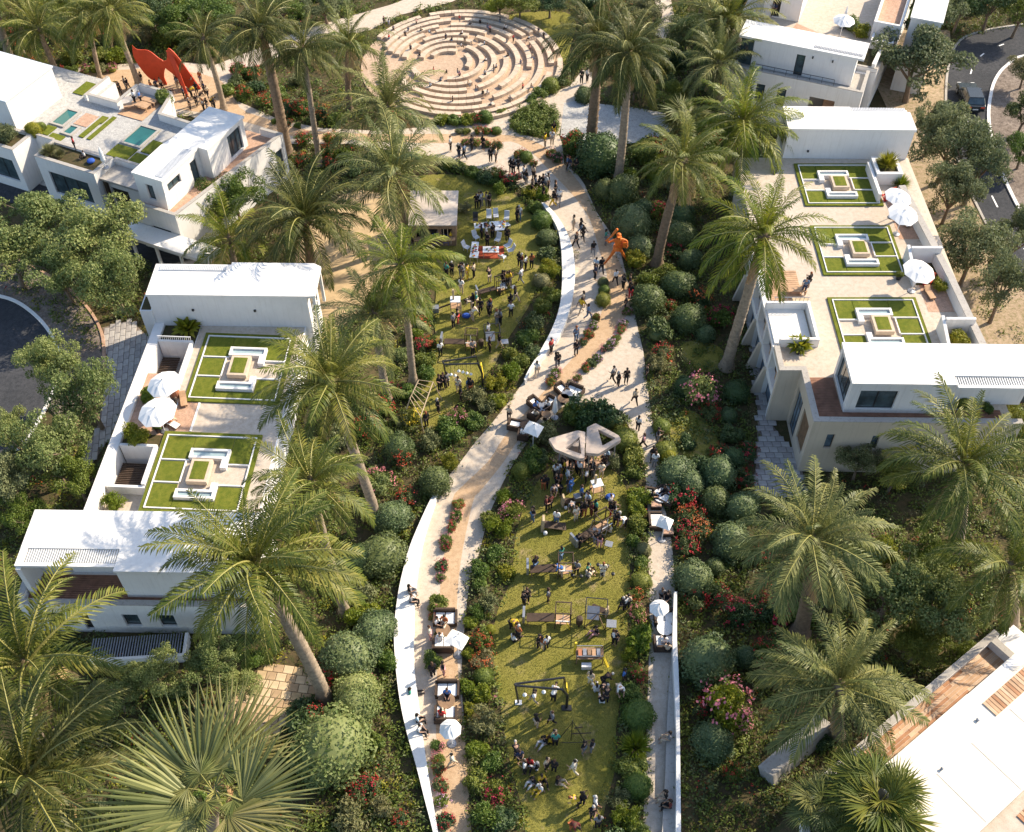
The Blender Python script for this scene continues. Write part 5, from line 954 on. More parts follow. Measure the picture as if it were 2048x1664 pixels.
# grass blades along the lawn edges so that the lawns do not end in a cut line
def lawn_grass(name, poly, n, seed):
    rng = np.random.default_rng(seed); xs = [p[0] for p in poly]; ys = [p[1] for p in poly]
    x = rng.uniform(min(xs) - .3, max(xs) + .3, n); y = rng.uniform(max(min(ys), 20), max(ys) + .3, n); m = np_in(x, y, poly)
    x, y = x[m], y[m]; k = len(x); a = rng.uniform(0, 6.28, k); pos = np.stack([x, y, np.full(k, .03)], 1)
    d = np.stack([np.cos(a), np.sin(a), np.zeros(k)], 1); s = np.stack([-np.sin(a), np.cos(a), np.zeros(k)], 1); hgt = rng.uniform(.03, .075, (k, 1))
    up = np.array([0, 0, 1.0])
    V = np.stack([pos - s * .014, pos + s * .014, pos + s * .004 + d * .04 + up * hgt, pos - s * .004 + d * .04 + up * hgt], 1).reshape(-1, 3)
    return tag(link(name, npmesh(name, V, np.arange(k * 4).reshape(-1, 4), M['grass_blade'])), kind='stuff')
GRASSY = 1
M['grass_blade'] = leafmat('grass_blade', (.17, .175, .03), (.3, .27, .075), .3, .7)
lawn_grass('lawn_grass', LLO, 60000, 31); lawn_grass('lawn_grass', LUP, 50000, 32); lawn_grass('lawn_grass', ALN, 9000, 33)
# ------------------------------------------------------------ palms
def frond_mesh(name, elev, bend, L_, lw, n, droop, seed, mat, curl=.0):
    """feather frond along +X from the origin; leaflets are separate blades on both sides of an arched stalk"""
    rng = np.random.default_rng(seed); K = 40; t = np.linspace(0, 1, K); ang = elev - bend * t ** 1.35; dx = np.cos(ang) * L_ / (K - 1); dz = np.sin(ang) * L_ / (K - 1)
    px = np.concatenate([[0], np.cumsum(dx[:-1])]); pz = np.concatenate([[0], np.cumsum(dz[:-1])]); side_bend = curl * t ** 2
    mb = MB(); idx = list(range(0, K, 4)) + [K - 1]
    mb.tube([(px[i], side_bend[i], pz[i]) for i in idx], [.055 * (1 - .8 * t[i]) for i in idx], 4, 0)
    for i in range(n):
        u = .1 + .9 * (i + .5) / n; k = u * (K - 1); k0 = int(min(k, K - 2)); fr = k - k0
        p = np.array([px[k0] + (px[k0 + 1] - px[k0]) * fr, curl * u * u, pz[k0] + (pz[k0 + 1] - pz[k0]) * fr]); a = elev - bend * u ** 1.35
        T = np.array([math.cos(a), 0, math.sin(a)]); N = np.array([-math.sin(a), 0, math.cos(a)])
        ll = lw * (.35 + .65 * min(1, u * 4)) * (1 - .72 * max(0, (u - .55) / .45) ** 1.4)
        for s in (-1, 1):
            l = ll * rng.uniform(.85, 1.12); fwd = .5 + .8 * u + rng.uniform(-.16, .16); lift = .25 + rng.uniform(-.3, .3)
            d = T * fwd + np.array([0, s, 0]) + N * lift; d /= np.linalg.norm(d); wv = np.cross(d, N); wv /= np.linalg.norm(wv); w = .06 * rng.uniform(.8, 1.2)
            m_ = p + d * l * .5 - np.array([0, 0, droop * l * .12]); q = p + d * l * .92 - np.array([0, 0, droop * l * .55])
            b = len(mb.v); mb.v += [tuple(p - wv * w * .25), tuple(p + wv * w * .25), tuple(m_ + wv * w * .5), tuple(m_ - wv * w * .5), tuple(q)]
            mb.f += [(b, b + 1, b + 2, b + 3), (b + 3, b + 2, b + 4)]; mb.m += [1, 1]
    return mb.mesh(name, [M['rachis'], M[mat]])
FR = {}
LEV = [(1.42, .75), (1.15, 1.15), (.85, 1.35), (.55, 1.45), (.22, 1.35), (-.15, 1.0), (-.7, .6)]
def frond(level, mat, var, droop=.8, lw=.78):
    k = (level, mat, var, droop, lw)
    if k not in FR:
        e, b = LEV[level]; FR[k] = frond_mesh('frond', e, b, 4.0, lw, 36, droop, level * 10 + var, mat, (-.5, .45)[var % 2] * .8)
    return FR[k]
def fan_mesh(level, var, mat, seg=34, Lb=1.5, petiole=1.3):
    rng = np.random.default_rng(level * 7 + var + 77); e = (1.35, .95, .55, .1, -.4)[level]; mb = MB(); d = np.array([math.cos(e), 0, math.sin(e)])
    mb.tube([(0, 0, 0), tuple(d * petiole * .5 + np.array([0, 0, .05])), tuple(d * petiole)], [.035, .028, .02], 4, 0); h = d * petiole
    e2 = e - .45; T = np.array([math.cos(e2), 0, math.sin(e2)]); S = np.array([0, 1, 0]); N = np.cross(T, S) * -1
    for i in range(seg):
        a = (i / (seg - 1) - .5) * 4.1 + rng.uniform(-.03, .03); l = Lb * (1 - .25 * abs(a) / 2.05) * rng.uniform(.92, 1.08)
        v = T * math.cos(a) + S * math.sin(a); v = v + N * rng.uniform(.0, .24); v /= np.linalg.norm(v); w = np.cross(v, N); w /= np.linalg.norm(w); ww = .047 * Lb / 1.5
        p1 = h + v * l * .45; q = h + v * l * .96 - np.array([0, 0, .14 * l * rng.uniform(.3, 1.4)]); r_ = N * .025
        b = len(mb.v); mb.v += [tuple(h), tuple(p1 - w * ww), tuple(p1 + r_), tuple(p1 + w * ww), tuple(q)]; mb.f += [(b, b + 1, b + 2), (b, b + 2, b + 3), (b + 1, b + 4, b + 2), (b + 2, b + 4, b + 3)]; mb.m += [1] * 4
    return mb.mesh('fan_leaf', [M['rachis'], M[mat]])
def fan_view(ax, spread, Lb, mat, seed):
    """one huge stiff fan: blades radiate from the stalk end, joined near the centre, folded along the middle"""
    rng = np.random.default_rng(seed); T = np.array([math.cos(ax), .9 * math.sin(ax), .3 * math.sin(ax) + .22]); T /= np.linalg.norm(T); N = np.array([.15 * math.cos(ax), -.35, .93]); N -= T * N.dot(T); N /= np.linalg.norm(N); S = np.cross(N, T)
    seg = int(spread / .068); mb = MB(); h = np.zeros(3)
    for i in range(seg):
        a = (i / (seg - 1) - .5) * spread + rng.uniform(-.025, .025); l = Lb * (1 - .22 * (abs(a) / (spread / 2)) ** 2) * rng.uniform(.88, 1.06)
        v = T * math.cos(a) + S * math.sin(a) + N * (.06 + rng.uniform(-.05, .1)); v /= np.linalg.norm(v); w = np.cross(v, N); w /= np.linalg.norm(w); ww = .019 * Lb
        p1 = h + v * l * .42; p2 = h + v * l * .75 - N * l * .02; q = h + v * l - N * l * rng.uniform(.03, .14); r_ = N * .007 * Lb
        b = len(mb.v); mb.v += [tuple(h), tuple(p1 - w * ww), tuple(p1 + r_), tuple(p1 + w * ww), tuple(p2 - w * ww * .6), tuple(p2 + r_ * .6), tuple(p2 + w * ww * .6), tuple(q)]
        mb.f += [(b, b + 1, b + 2), (b, b + 2, b + 3), (b + 1, b + 4, b + 5, b + 2), (b + 2, b + 5, b + 6, b + 3), (b + 4, b + 7, b + 5), (b + 5, b + 7, b + 6)]; mb.m += [1] * 6
    return mb.mesh('fan_leaf', [M['rachis'], M[mat]])
FN = {}
def fan(level, mat, var, big):
    k = (level, mat, var, big)
    if k not in FN: FN[k] = fan_mesh(level, var, mat, 40 if big else 32, 2.5 if big else 1.5, 1.0 if big else 1.2)
    return FN[k]
def trunk_mesh(base, top, r0, r1, rough, seed):
    rng = random.Random(seed); b = Vector((0, 0, 0)); t = Vector(top) - Vector(base); Ln = t.length; n = max(10, int(Ln / .16)); pts = []; rad = []
    for i in range(n + 1):
        u = i / n; p = Vector((t.x * u ** 1.25 + .12 * math.sin(u * 3.1 + seed), t.y * u ** 1.25, t.z * u)); pts.append(p)
        r = r0 + (r1 - r0) * u + .55 * r0 * max(0, 1 - u * 9) ** 2
        rad.append(r * (1 + (rough if i % 2 else -rough * .3) + rng.uniform(-rough, rough) * .6))
    return MB().tube(pts, rad, 12), pts[-1]
PALMS = 0
def palm(bx, by, cx, cy, rpx, look='frond', n=30, fanp=False, droop=.8, rough=.085, trunk='trunk', tr=.26, dead=4, desc='tall feather palm with grey trunk', zb=0, fans=None):
    global PALMS
    PALMS += 1; pr = random.Random(PALMS * 31); n = int(n * 1.38); base = P(bx, by, zb)
    lo, hi = 0.4 + zb, 30.0                                      # trunk height: where the crown centre lies in the photograph
    for _ in range(40):
        h = (lo + hi) / 2
        if Q(base.x, base.y, h)[1] > cy: lo = h
        else: hi = h
    c = P(cx, cy, h); top = Vector((c.x, base.y, h))
    root = empty('palm_tree', base)
    if h - zb > .7:
        mb, tp = trunk_mesh(base, top, tr * 1.15, tr * .82, rough, PALMS); link('trunk', mb.mesh('trunk', M[trunk], True), root)
    else: tp = top - base
    dist = (Vector((0, 0, CAMH)) - top).length; rad = rpx * dist / FPX; s = rad / (3.45 if not fanp else (2.6 if not fanp == 2 else 3.5))
    for fx, fy, ax, spread, lpx in (fans or []):
        cc = P(fx, fy, h) - base; fm = fan_view(math.radians(ax), math.radians(spread), lpx * dist / FPX, 'frond_fan', int(fx + fy)); o = link('fan_leaf', fm, root, cc)
        part('leaf_stalk', MB().tube([Vector(tp) - cc, (Vector(tp) - cc) * .5 + Vector((0, 0, .25)), (0, 0, 0)], [.07, .05, .04], 6), M['rachis'], o)
    for k in range(n):
        u = (k + .5) / n; az = k * 2.39996 + pr.uniform(-.25, .25)
        if k > 8 and pr.random() < .13: continue
        if fanp:
            lv = min(4, int(u ** .8 * 4.6)); me = fan(lv, look, pr.randrange(2), fanp == 2); nm = 'fan_leaf'
        else:
            lv = min(5, int(u ** .85 * 6)); me = frond(lv, look, pr.randrange(2), droop); nm = 'frond'
        q = s * pr.uniform(.84, 1.14) * (.8 if lv == 0 else 1)
        link(nm, me, root, (tp.x + .12 * math.cos(az), tp.y + .12 * math.sin(az), tp.z + .15 - .25 * u), (pr.uniform(-.3, .3), pr.uniform(-.12, .12), az), q)
    for k in range(dead + 2):
        az = pr.uniform(0, 6.28); me = frond(6, 'frond_dead', k % 2, 1.0) if not fanp else fan(4, 'frond_dead', k % 2, False)
        tag(link('dead_frond', me, root, (tp.x, tp.y, tp.z - .3), (0, 0, az), s * pr.uniform(.5, .75)), 'brown withered frond hanging under the crown')
    if not fanp:
        link('crown_shaft', MB().lathe([(tr * .8, -.5), (tr * 1.25, -.1), (tr * 1.0, .25), (.05, .6)], 10, tuple(tp)).mesh('crown_shaft', M['trunk_dark'], True), root)
    later(root, desc, 'palm', 'palms of the garden'); return root
G = 'tall feather palm with grey trunk'
palm(648, 1399, 515, 1130, 178, n=42, tr=.36, desc='huge leaning palm with thick pale trunk')
palm(752, 1045, 664, 765, 135, n=36, desc='large arching palm with pale trunk', tr=.3)
palm(690, 1225, 622, 965, 122, n=26, desc='upright dark palm', look='frond')
palm(778, 800, 745, 628, 112, n=28, look='frond_silver', desc='silvery green palm')
palm(830, 766, 797, 530, 104, n=26, look='frond_young', desc='slender palm with bright green crown', tr=.24)
palm(818, 487, 786, 350, 118, n=28, look='frond_silver', desc='palm beside the kiosk with arching fronds', trunk='trunk_dark', tr=.28)
palm(622, 560, 612, 440, 120, n=40, look='frond_dark', desc='dense dark date palm', dead=2, trunk='trunk_dark', tr=.35)
palm(470, 545, 462, 478, 96, n=18, look='frond_young', desc='short young yellow green palm', dead=1)
palm(792, 322, 777, 215, 112, n=28, look='frond_silver', desc='bushy palm by the amphitheatre', dead=5)
palm(702, 222, 695, 90, 74, n=26, desc='slim palm left of the amphitheatre', droop=1.4, trunk='trunk_dark')
palm(643, 332, 602, 100, 72, n=26, desc='tall slender palm with drooping fronds', droop=1.5, tr=.24, look='frond_dark')
palm(576, 308, 519, 60, 82, n=30, desc='tall palm with rough dark trunk', droop=1.2, trunk='trunk_dark', tr=.42, rough=.12, look='frond_dark')
palm(447, 219, 408, 78, 60, n=26, desc='slim palm in front of the red sculpture', droop=1.3, tr=.24, look='frond_dark')
palm(276, 174, 224, 22, 66, n=28, desc='coconut palm with yellowing fronds', droop=1.3, dead=7, tr=.25)
palm(118, 158, 80, 58, 78, n=24, desc='broad palm behind the far left house', droop=1.2)
palm(204, 162, 178, 34, 70, n=22, desc='slim palm with hanging brown fronds', droop=1.4, dead=7, tr=.2)
palm(30, 136, -22, -10, 70, n=22, desc='palm trunk cut by the left edge', tr=.36)
palm(1182, 300, 1195, 78, 88, n=28, desc='palm with thick rough dark trunk', trunk='trunk_dark', tr=.42, rough=.14, look='frond_dark', droop=1.1)
palm(1235, 366, 1258, 108, 92, n=34, desc='tall palm with smooth grey trunk', look='frond_dark', droop=1.5, tr=.34)
palm(1440, 165, 1455, 44, 92, n=34, desc='dense palm left of the balcony house', look='frond')
palm(1440, 235, 1440, 128, 80, n=26, look='frond_silver', desc='pale fan topped palm', dead=4)
palm(1468, 393, 1487, 246, 108, n=30, look='frond_young', desc='bright green palm by the blank white wall', tr=.28, dead=3)
palm(1316, 530, 1363, 322, 92, n=30, look='frond', desc='leaning palm above the round shrubs', tr=.36, dead=5, trunk='trunk_dark')
palm(1455, 736, 1524, 472, 122, n=36, desc='big leaning palm in front of the fin facade', tr=.36, look='frond_young')
palm(1600, 1265, 1622, 1080, 150, n=34, look='frond_silver', desc='shaggy palm with many hanging fronds', dead=9, droop=1.1, trunk='trunk_dark', tr=.4)
palm(1905, 1105, 1930, 930, 140, n=28, desc='palm with dark centre and yellow tips', tr=.32, dead=4)
palm(2020, 1252, 2022, 1135, 120, n=24, desc='palm at the right edge', tr=.3)
palm(1672, 1470, 1680, 1372, 138, n=32, look='frond_silver', desc='spreading palm over the boarded walk', tr=.34, dead=2)
palm(1745, 1655, 1752, 1612, 118, n=30, look='frond', fanp=True, desc='spiky dwarf fan palm', dead=1, zb=2.6)
palm(1640, 1648, 1640, 1615, 80, n=16, look='frond_silver', fanp=True, desc='small grey fan palm', dead=2, zb=2.6)
palm(430, 1760, 425, 1585, 90, n=7, look='frond_silver', fanp=True, desc='enormous fan palm with stiff grey green blades', dead=2, tr=.3, fans=[(400, 1568, 125, 190, 195), (455, 1520, 78, 150, 165), (485, 1602, 8, 190, 165), (405, 1612, 198, 110, 225), (455, 1630, -50, 150, 150), (400, 1640, 245, 120, 160)])
palm(75, 1480, 52, 1330, 175, n=24, look='frond', desc='large palm with golden edged fronds at left', dead=3)
palm(85, 1700, 62, 1560, 190, n=32, look='frond_dark', desc='broad dark palm in the lower left corner', dead=2)
palm(1388, 330, 1380, 255, 70, n=18, look='frond_silver', fanp=True, desc='blue grey fan palm', dead=1)
palm(45, 110, 48, 20, 62, n=20, desc='palm at the top left corner', droop=1.2)
palm(1210, 40, 1206, -10, 55, n=18, desc='palm at the top edge beyond the amphitheatre')
palm(1400, 40, 1405, -15, 60, n=18, desc='palm at the top edge by the side path')
# ------------------------------------------------------------ broadleaf trees
def tree_meshes(seed, mat, H=6.5, Rr=3.6, leaves=8500, ln=.26, wd=.15, openness=1.0):
    rng = np.random.default_rng(seed); pr = random.Random(seed); mb = MB(); bl = []
    fork = Vector((pr.uniform(-.3, .3), pr.uniform(-.3, .3), H * .3)); mb.tube([(0, 0, -.1), (fork.x * .4, fork.y * .4, H * .15), fork], [.3, .22, .2], 8)
    nl = pr.randint(6, 8)
    for i in range(nl):
        a = 6.283 * i / nl + pr.uniform(-.4, .4); ro = Rr * pr.uniform(.35, .85); e = fork + Vector((math.cos(a) * ro, math.sin(a) * ro, H * pr.uniform(.22, .5)))
        m_ = fork.lerp(e, .5) + Vector((pr.uniform(-.3, .3), pr.uniform(-.3, .3), .35)); mb.tube([fork, m_, e], [.13, .09, .04], 6)
        for j in range(pr.randint(3, 5)):
            b = e + Vector((pr.uniform(-1, 1), pr.uniform(-1, 1), pr.uniform(-.5, .9))) * Rr * .38; mb.tube([m_.lerp(e, pr.uniform(.3, 1)), e.lerp(b, .6), b], [.05, .03, .015], 5)
            q = Rr * pr.uniform(.17, .3); bl.append((b.x, b.y, b.z, q * pr.uniform(.9, 1.3), q * pr.uniform(.9, 1.3), q * pr.uniform(.6, .9)))
    for j in range(int(10 * openness)):
        a = pr.uniform(0, 6.28); ro = Rr * pr.uniform(0, .6); q = Rr * pr.uniform(.17, .28); bl.append((math.cos(a) * ro, math.sin(a) * ro, H * pr.uniform(.7, .98), q * 1.2, q * 1.2, q * .8))
    V, F = blob_leaves(bl, leaves, ln, wd, rng, .5, -.7, .8)
    return mb.mesh('trunk', M['bark']), npmesh('crown', V.tolist(), F.tolist(), M[mat])
TM = {}
def tree(px, py, rpx, hz, var, mat, desc, H=6.5, bx=None, by=None):
    k = (var, mat)
    if k not in TM: TM[k] = tree_meshes(100 + var * 7, mat)
    lo, hi = 0., 1.; base = P(px, py, hz * .62)             # crown middle in the photograph; foot straight below it
    base = Vector((base.x, base.y, 0)); s = rpx * (Vector((0, 0, CAMH)) - Vector((base.x, base.y, hz * .6))).length / FPX / 4.3
    root = empty('tree', base, 1.3 * var + px * .01); z = hz / 6.5
    link('trunk', TM[k][0], root, sc=(s, s, z)); link('crown', TM[k][1], root, sc=(s, s, z))
    later(root, desc, 'tree', 'broadleaf trees and large shrubs'); return root
for a in ((75, 445, 92, 6.0, 0, 'leaf_tree', 'pale green leafy tree'), (190, 480, 92, 6.5, 1, 'leaf_tree', 'broad pale green tree'), (225, 560, 75, 6.0, 2, 'leaf_tree', 'tree overhanging the dark verge'), (20, 520, 70, 5, 3, 'leaf_tree', 'tree by the left edge'), (120, 545, 70, 5.5, 0, 'leaf_tree', 'tree beside the left road'),
          (105, 735, 62, 6.0, 1, 'leaf_tree', 'tree with yellow tips over the left road'), (175, 790, 75, 6.0, 2, 'leaf_tree', 'round tree against the terrace wall'), (95, 905, 80, 6.0, 3, 'leaf_tree', 'leafy tree by the left terrace'), (150, 955, 55, 4.5, 0, 'leaf_mid', 'dark green tree'), (20, 960, 60, 5, 1, 'leaf_grey', 'grey green tree at the left edge'), (25, 870, 45, 4.5, 2, 'leaf_tree', 'small tree at the left edge'), (45, 1035, 45, 3.5, 3, 'leaf_mid', 'low tree behind the white roof'),
          (1838, 118, 92, 7.5, 0, 'leaf_grey', 'grey green tree beside the road'), (1868, 30, 62, 7, 1, 'leaf_grey', 'grey green tree at the top'), (1905, 285, 72, 7, 2, 'leaf_grey', 'olive grey tree'), (1960, 330, 72, 7, 3, 'leaf_grey', 'grey green tree with forked trunk'), (1870, 250, 45, 5.5, 0, 'leaf_grey', 'small grey green tree'), (1910, 380, 58, 6, 1, 'leaf_grey', 'tree by the terrace parapet'), (1950, 500, 75, 6.5, 2, 'leaf_grey', 'open crowned tree on bare earth'), (2015, 570, 62, 6.5, 3, 'leaf_grey', 'open tree at the right edge'), (2035, 470, 50, 6, 0, 'leaf_grey', 'tree between the road and the terrace'),
          (1925, 10, 45, 5, 2, 'leaf_dark', 'dark tree above the road bend'), (1985, 8, 50, 5, 3, 'leaf_dark', 'dark green tree above the road'), (2045, 20, 45, 5, 1, 'leaf_mid', 'tree in the top right corner'), (2052, 225, 42, 4, 0, 'leaf_dark', 'dark hedge tree beyond the cobbled walk'), (2055, 140, 36, 3.5, 2, 'leaf_olive', 'olive tree beyond the cobbled walk'), (2050, 300, 40, 3.5, 3, 'leaf_mid', 'green tree beyond the cobbled walk'),
          (470, 395, 62, 4.5, 1, 'leaf_mid', 'leafy tree against the angled house'), (435, 425, 40, 3.5, 2, 'leaf_mid', 'small tree beside the terracotta balcony'), (310, 1345, 62, 3.2, 3, 'leaf_tree', 'wide pale green shrub tree'), (425, 1325, 62, 3.4, 0, 'leaf_tree', 'yellow tipped shrub tree by the big trunk'), (235, 1395, 48, 2.8, 1, 'leaf_tree', 'low pale shrub tree'), (480, 1375, 45, 2.6, 2, 'leaf_tree', 'pale shrub tree over the tiles'),
          (1790, 1180, 98, 5.5, 0, 'leaf_tree', 'fresh green leafy tree'), (1880, 1205, 88, 5.0, 1, 'leaf_tree', 'green tree behind the parapet'), (1735, 1120, 62, 4.0, 2, 'leaf_yellow', 'yellow green shrub tree'), (1850, 1120, 50, 3.5, 3, 'leaf_mid', 'small dense green tree'), (1720, 925, 48, 3.2, 1, 'leaf_olive', 'climbing bush against the beige wall'), (1790, 950, 45, 3.2, 2, 'leaf_mid', 'bush below the beige wall'), (2020, 850, 48, 3.5, 0, 'leaf_mid', 'dark tree beside the penthouse'), (1835, 1295, 55, 3.2, 2, 'leaf_mid', 'dark shrub tree by the parapet'), (1930, 1320, 42, 2.4, 3, 'leaf_mid', 'leafy shrub tree near the parapet end'),
          (350, 45, 55, 4, 0, 'leaf_mid', 'bushy tree behind the red sculpture'), (300, 25, 50, 4, 1, 'leaf_dark', 'dark bushy tree at the top'), (420, 25, 48, 3.5, 2, 'leaf_mid', 'green bushy tree at the top'), (560, 12, 48, 3.5, 3, 'leaf_mid', 'bushy tree at the top edge'), (650, 15, 45, 3, 0, 'leaf_olive', 'olive bushy tree at the top edge'), (130, 10, 55, 4, 1, 'leaf_mid', 'leafy tree at the top left'), (1040, 8, 40, 3, 2, 'leaf_mid', 'bushy tree above the amphitheatre'), (1000, 6, 35, 2.6, 3, 'leaf_yellow', 'yellow green tree above the amphitheatre'), (1100, 6, 38, 2.8, 0, 'leaf_dark', 'dark tree above the amphitheatre'), (1290, 20, 42, 3, 1, 'leaf_olive', 'flower dotted tree by the side path'), (1375, 70, 45, 4, 2, 'leaf_dark', 'dark tree beside the side path'), (1300, 130, 45, 3.4, 3, 'leaf_dark', 'dark tree behind the grey court'), (1345, 190, 45, 3.4, 0, 'leaf_mid', 'tree at the end of the grey court'), (1270, 170, 38, 3, 1, 'leaf_dark', 'dark shrub tree behind the grey court')):
    tree(*a)
# filler shrubs, so that the beds are as full as in the photograph
FILL = []
def fill(n, seed, kinds, where, rmin, rmax, z=0):
    rng = np.random.default_rng(seed); x, y = scatter(n * 12, rng); m = where(x, y) & ~np_in(x, y, DIRT); x, y = x[m], y[m]; c = 0
    for a, b in zip(x, y):
        if c >= n: break
        r = vr.uniform(rmin, rmax)
        if not all(bed_mask(np.array([a + r * .8 * math.cos(t)]), np.array([b + r * .8 * math.sin(t)]))[0] for t in (0, 1.57, 3.14, 4.71)): continue
        if any((a - q[0]) ** 2 + (b - q[1]) ** 2 < (.75 * (r + q[2])) ** 2 for q in SHRUB_POS): continue
        qx, qy = Q(a, b, 0)
        if not (-40 < qx < 2090 and -20 < qy < 1700): continue
        kd, mt, *fl = vr.choice(kinds); SHRUB_POS.append((a, b, r)); c += 1; z_ = vr.uniform(0, 6.28)
        FILL.append(link('tmp', shrub_data(kd, mt, vr.randrange(3)), None, (a, b, 0), z_, r))
        if fl: FILL.append(link('tmp', flower_data('fl_' + fl[0], vr.randrange(3), 150, 1.25), None, (a, b, 0), z_, r))
right_garden = lambda x, y: (x > 5) & (y < 78) & (x < 19)
left_garden = lambda x, y: (x < 0) & (y < 70) & (x > -20)
far_g = lambda x, y: (y > 76)
fill(34, 41, [('dome', 'leaf_dark'), ('mound', 'leaf_dark'), ('airy', 'leaf_dark', 'red'), ('airy', 'leaf_mid', 'crimson'), ('dome', 'leaf_blue'), ('mound', 'leaf_mid')], right_garden, .55, 1.1)
fill(40, 42, [('mound', 'leaf_mid'), ('airy', 'leaf_olive'), ('dome', 'leaf_mid'), ('airy', 'leaf_mid', 'red'), ('mound', 'leaf_yellow'), ('mound', 'leaf_tree')], left_garden, .5, 1.1)
fill(50, 43, [('mound', 'leaf_mid'), ('mound', 'leaf_dark'), ('airy', 'leaf_mid', 'red'), ('airy', 'leaf_olive'), ('mound', 'leaf_yellow'), ('airy', 'leaf_dark', 'orange')], far_g, .7, 1.4)
join_objects('shrubbery', FILL)
# ============================================================ SCULPTURES, PAVILION, KIOSK, FRAMES
from mathutils.geometry import tessellate_polygon
def plate(outline, hole, z_of, th):
    """thick plate from an outline (and a hole), top height given by z_of(x, y)"""
    loops = [outline] + ([hole] if hole else []); vs = [Vector((p[0], p[1], 0)) for l in loops for p in l]; n = len(vs)
    tr = tessellate_polygon([[Vector((p[0], p[1], 0)) for p in l] for l in loops]); mb = MB()
    V = [(v.x, v.y, z_of(v.x, v.y)) for v in vs] + [(v.x, v.y, z_of(v.x, v.y) - th) for v in vs]
    F = [tuple(t) for t in tr] + [tuple(i + n for i in reversed(t)) for t in tr]; o = 0
    for l in loops:
        for i in range(len(l)):
            a, b = o + i, o + (i + 1) % len(l); F.append((a, b, b + n, a + n))
        o += len(l)
    mb.add(V, F); return mb
def fixn(o):
    bm = bmesh.new(); bm.from_mesh(o.data); bmesh.ops.recalc_face_normals(bm, faces=bm.faces); bm.to_mesh(o.data); bm.free(); return o
def roundpoly(pts, r=.18, k=4):
    out = []
    for i, p in enumerate(pts):
        a = Vector(pts[i - 1]).to_2d(); b = Vector(p).to_2d(); c = Vector(pts[(i + 1) % len(pts)]).to_2d(); q = min(r, (a - b).length * .4, (c - b).length * .4)
        s = b + (a - b).normalized() * q; e = b + (c - b).normalized() * q
        for j in range(k + 1):
            u = j / k; out.append(s * (1 - u) ** 2 + b * 2 * u * (1 - u) + e * u * u)
    return out
pv = empty('garden_pavilion', P(1170, 925)); o0 = pv.location
def lp(pts, z): return [(q.x - o0.x, q.y - o0.y) for q in PL(pts, z)]
for out, hol, tilt in (([(1097, 880), (1155, 860), (1171, 862), (1169, 913), (1158, 915), (1110, 899)], [(1131, 897), (1159, 872), (1163, 906)], -.1), ([(1174, 853), (1191, 846), (1237, 873), (1242, 882), (1197, 906), (1171.5, 902)], [(1196, 858), (1232, 878), (1205, 891)], .12)):
    ol = roundpoly(lp(out, 3.2), .1, 3); hl = roundpoly(lp(hol, 3.2), .08, 3); cx = sum(p.x for p in ol) / len(ol)
    fixn(part('canopy', plate(ol, hl, lambda x, y: 3.2 + .03 * y + tilt * (x - cx), .3), M['concrete'], pv))
for px, py in ((1168, 905), (1179, 900), (1188, 903), (1120, 893), (1160, 872), (1232, 876), (1197, 858)):
    q = P(px, py, 3.0) - o0; part('post', MB().tube([(q.x, q.y, 0), (q.x, q.y, 2.95 + .03 * q.y)], .045, 8), M['grey_metal'], pv)
dk = lp([(1100, 920), (1120, 898), (1225, 905), (1232, 925), (1200, 938), (1120, 938)], 0); part('floor', MB().prism(dk, 0, .16), M['terracotta'], pv)
q0, q1 = P(1205, 938) - o0, P(1232, 918) - o0; part('bench', MB().bar((q0.x, q0.y, .4), (q1.x, q1.y, .4), .45, .12), M['concrete'], pv)
q = P(1152, 900) - o0; part('round_counter', MB().lathe([(.6, 0), (.6, 1.0), (.7, 1.02), (.7, 1.1), (.1, 1.1)], 20, (q.x, q.y, .16)), M['concrete'], pv)
tag(pv, 'pavilion of two joined triangular stone canopies with triangular holes', 'pavilion')
# red arch sculpture
def bent_plate(name, outline, depth, th, mat, parent):
    tr = tessellate_polygon([[Vector((p[0], p[1], 0)) for p in outline]]); bm = bmesh.new(); vs = [bm.verts.new((p[0], 0, p[1])) for p in outline]
    for t in tr: bm.faces.new([vs[i] for i in t])
    for _ in range(3): bmesh.ops.subdivide_edges(bm, edges=bm.edges[:], cuts=1, use_grid_fill=True)
    for v in bm.verts: v.co.y = depth(v.co.x, v.co.z)
    me = bpy.data.meshes.new(name); bm.to_mesh(me); bm.free(); me.materials.append(mat); o = link(name, me, parent); m = o.modifiers.new('thick', 'SOLIDIFY'); m.thickness = th; m.offset = 0; return o
rs = empty('steel_sculpture', P(331, 172)); rs.scale = (1, 1, .88)
leaf = smooth([(-2.2, 4.95), (-1.85, 4.35), (-.9, 4.1), (-.1, 3.3), (.36, 2.98), (.42, 2.2), (.2, 1.7), (.02, .9), (.12, .02), (-.66, .25), (-1.4, .7), (-1.95, 1.9), (-2.35, 3.6), (-2.2, 4.95)], 3)[:-1]
bent_plate('curved_plate', leaf, lambda x, z: .35 * math.sin((x + 2.2) * 1.1) + .04 * z, .09, M['red_steel'], rs)
leaf2 = smooth([(.36, 2.98), (.8, 3.25), (1.02, 4.2), (1.25, 4.65), (1.65, 4.35), (2.15, 3.5), (2.75, 2.2), (3.35, .8), (3.6, .0), (2.3, .02), (1.5, 1.0), (1.05, 1.55), (.75, 1.85), (.42, 2.2), (.36, 2.98)], 3)[:-1]
bent_plate('curved_plate', leaf2, lambda x, z: .35 * math.sin(2.56 * 1.1) + .04 * z - .22 * (x - .36), .09, M['red_steel'], rs)
part('leg_blade', MB().hexa([(2.35, -1.75, 0), (2.6, -1.7, 0), (2.6, -1.6, 0), (2.35, -1.65, 0)], [(.95, .1, 4.3), (1.5, .12, 4.35), (1.5, .22, 4.35), (.95, .2, 4.3)]), M['red_steel'], rs)
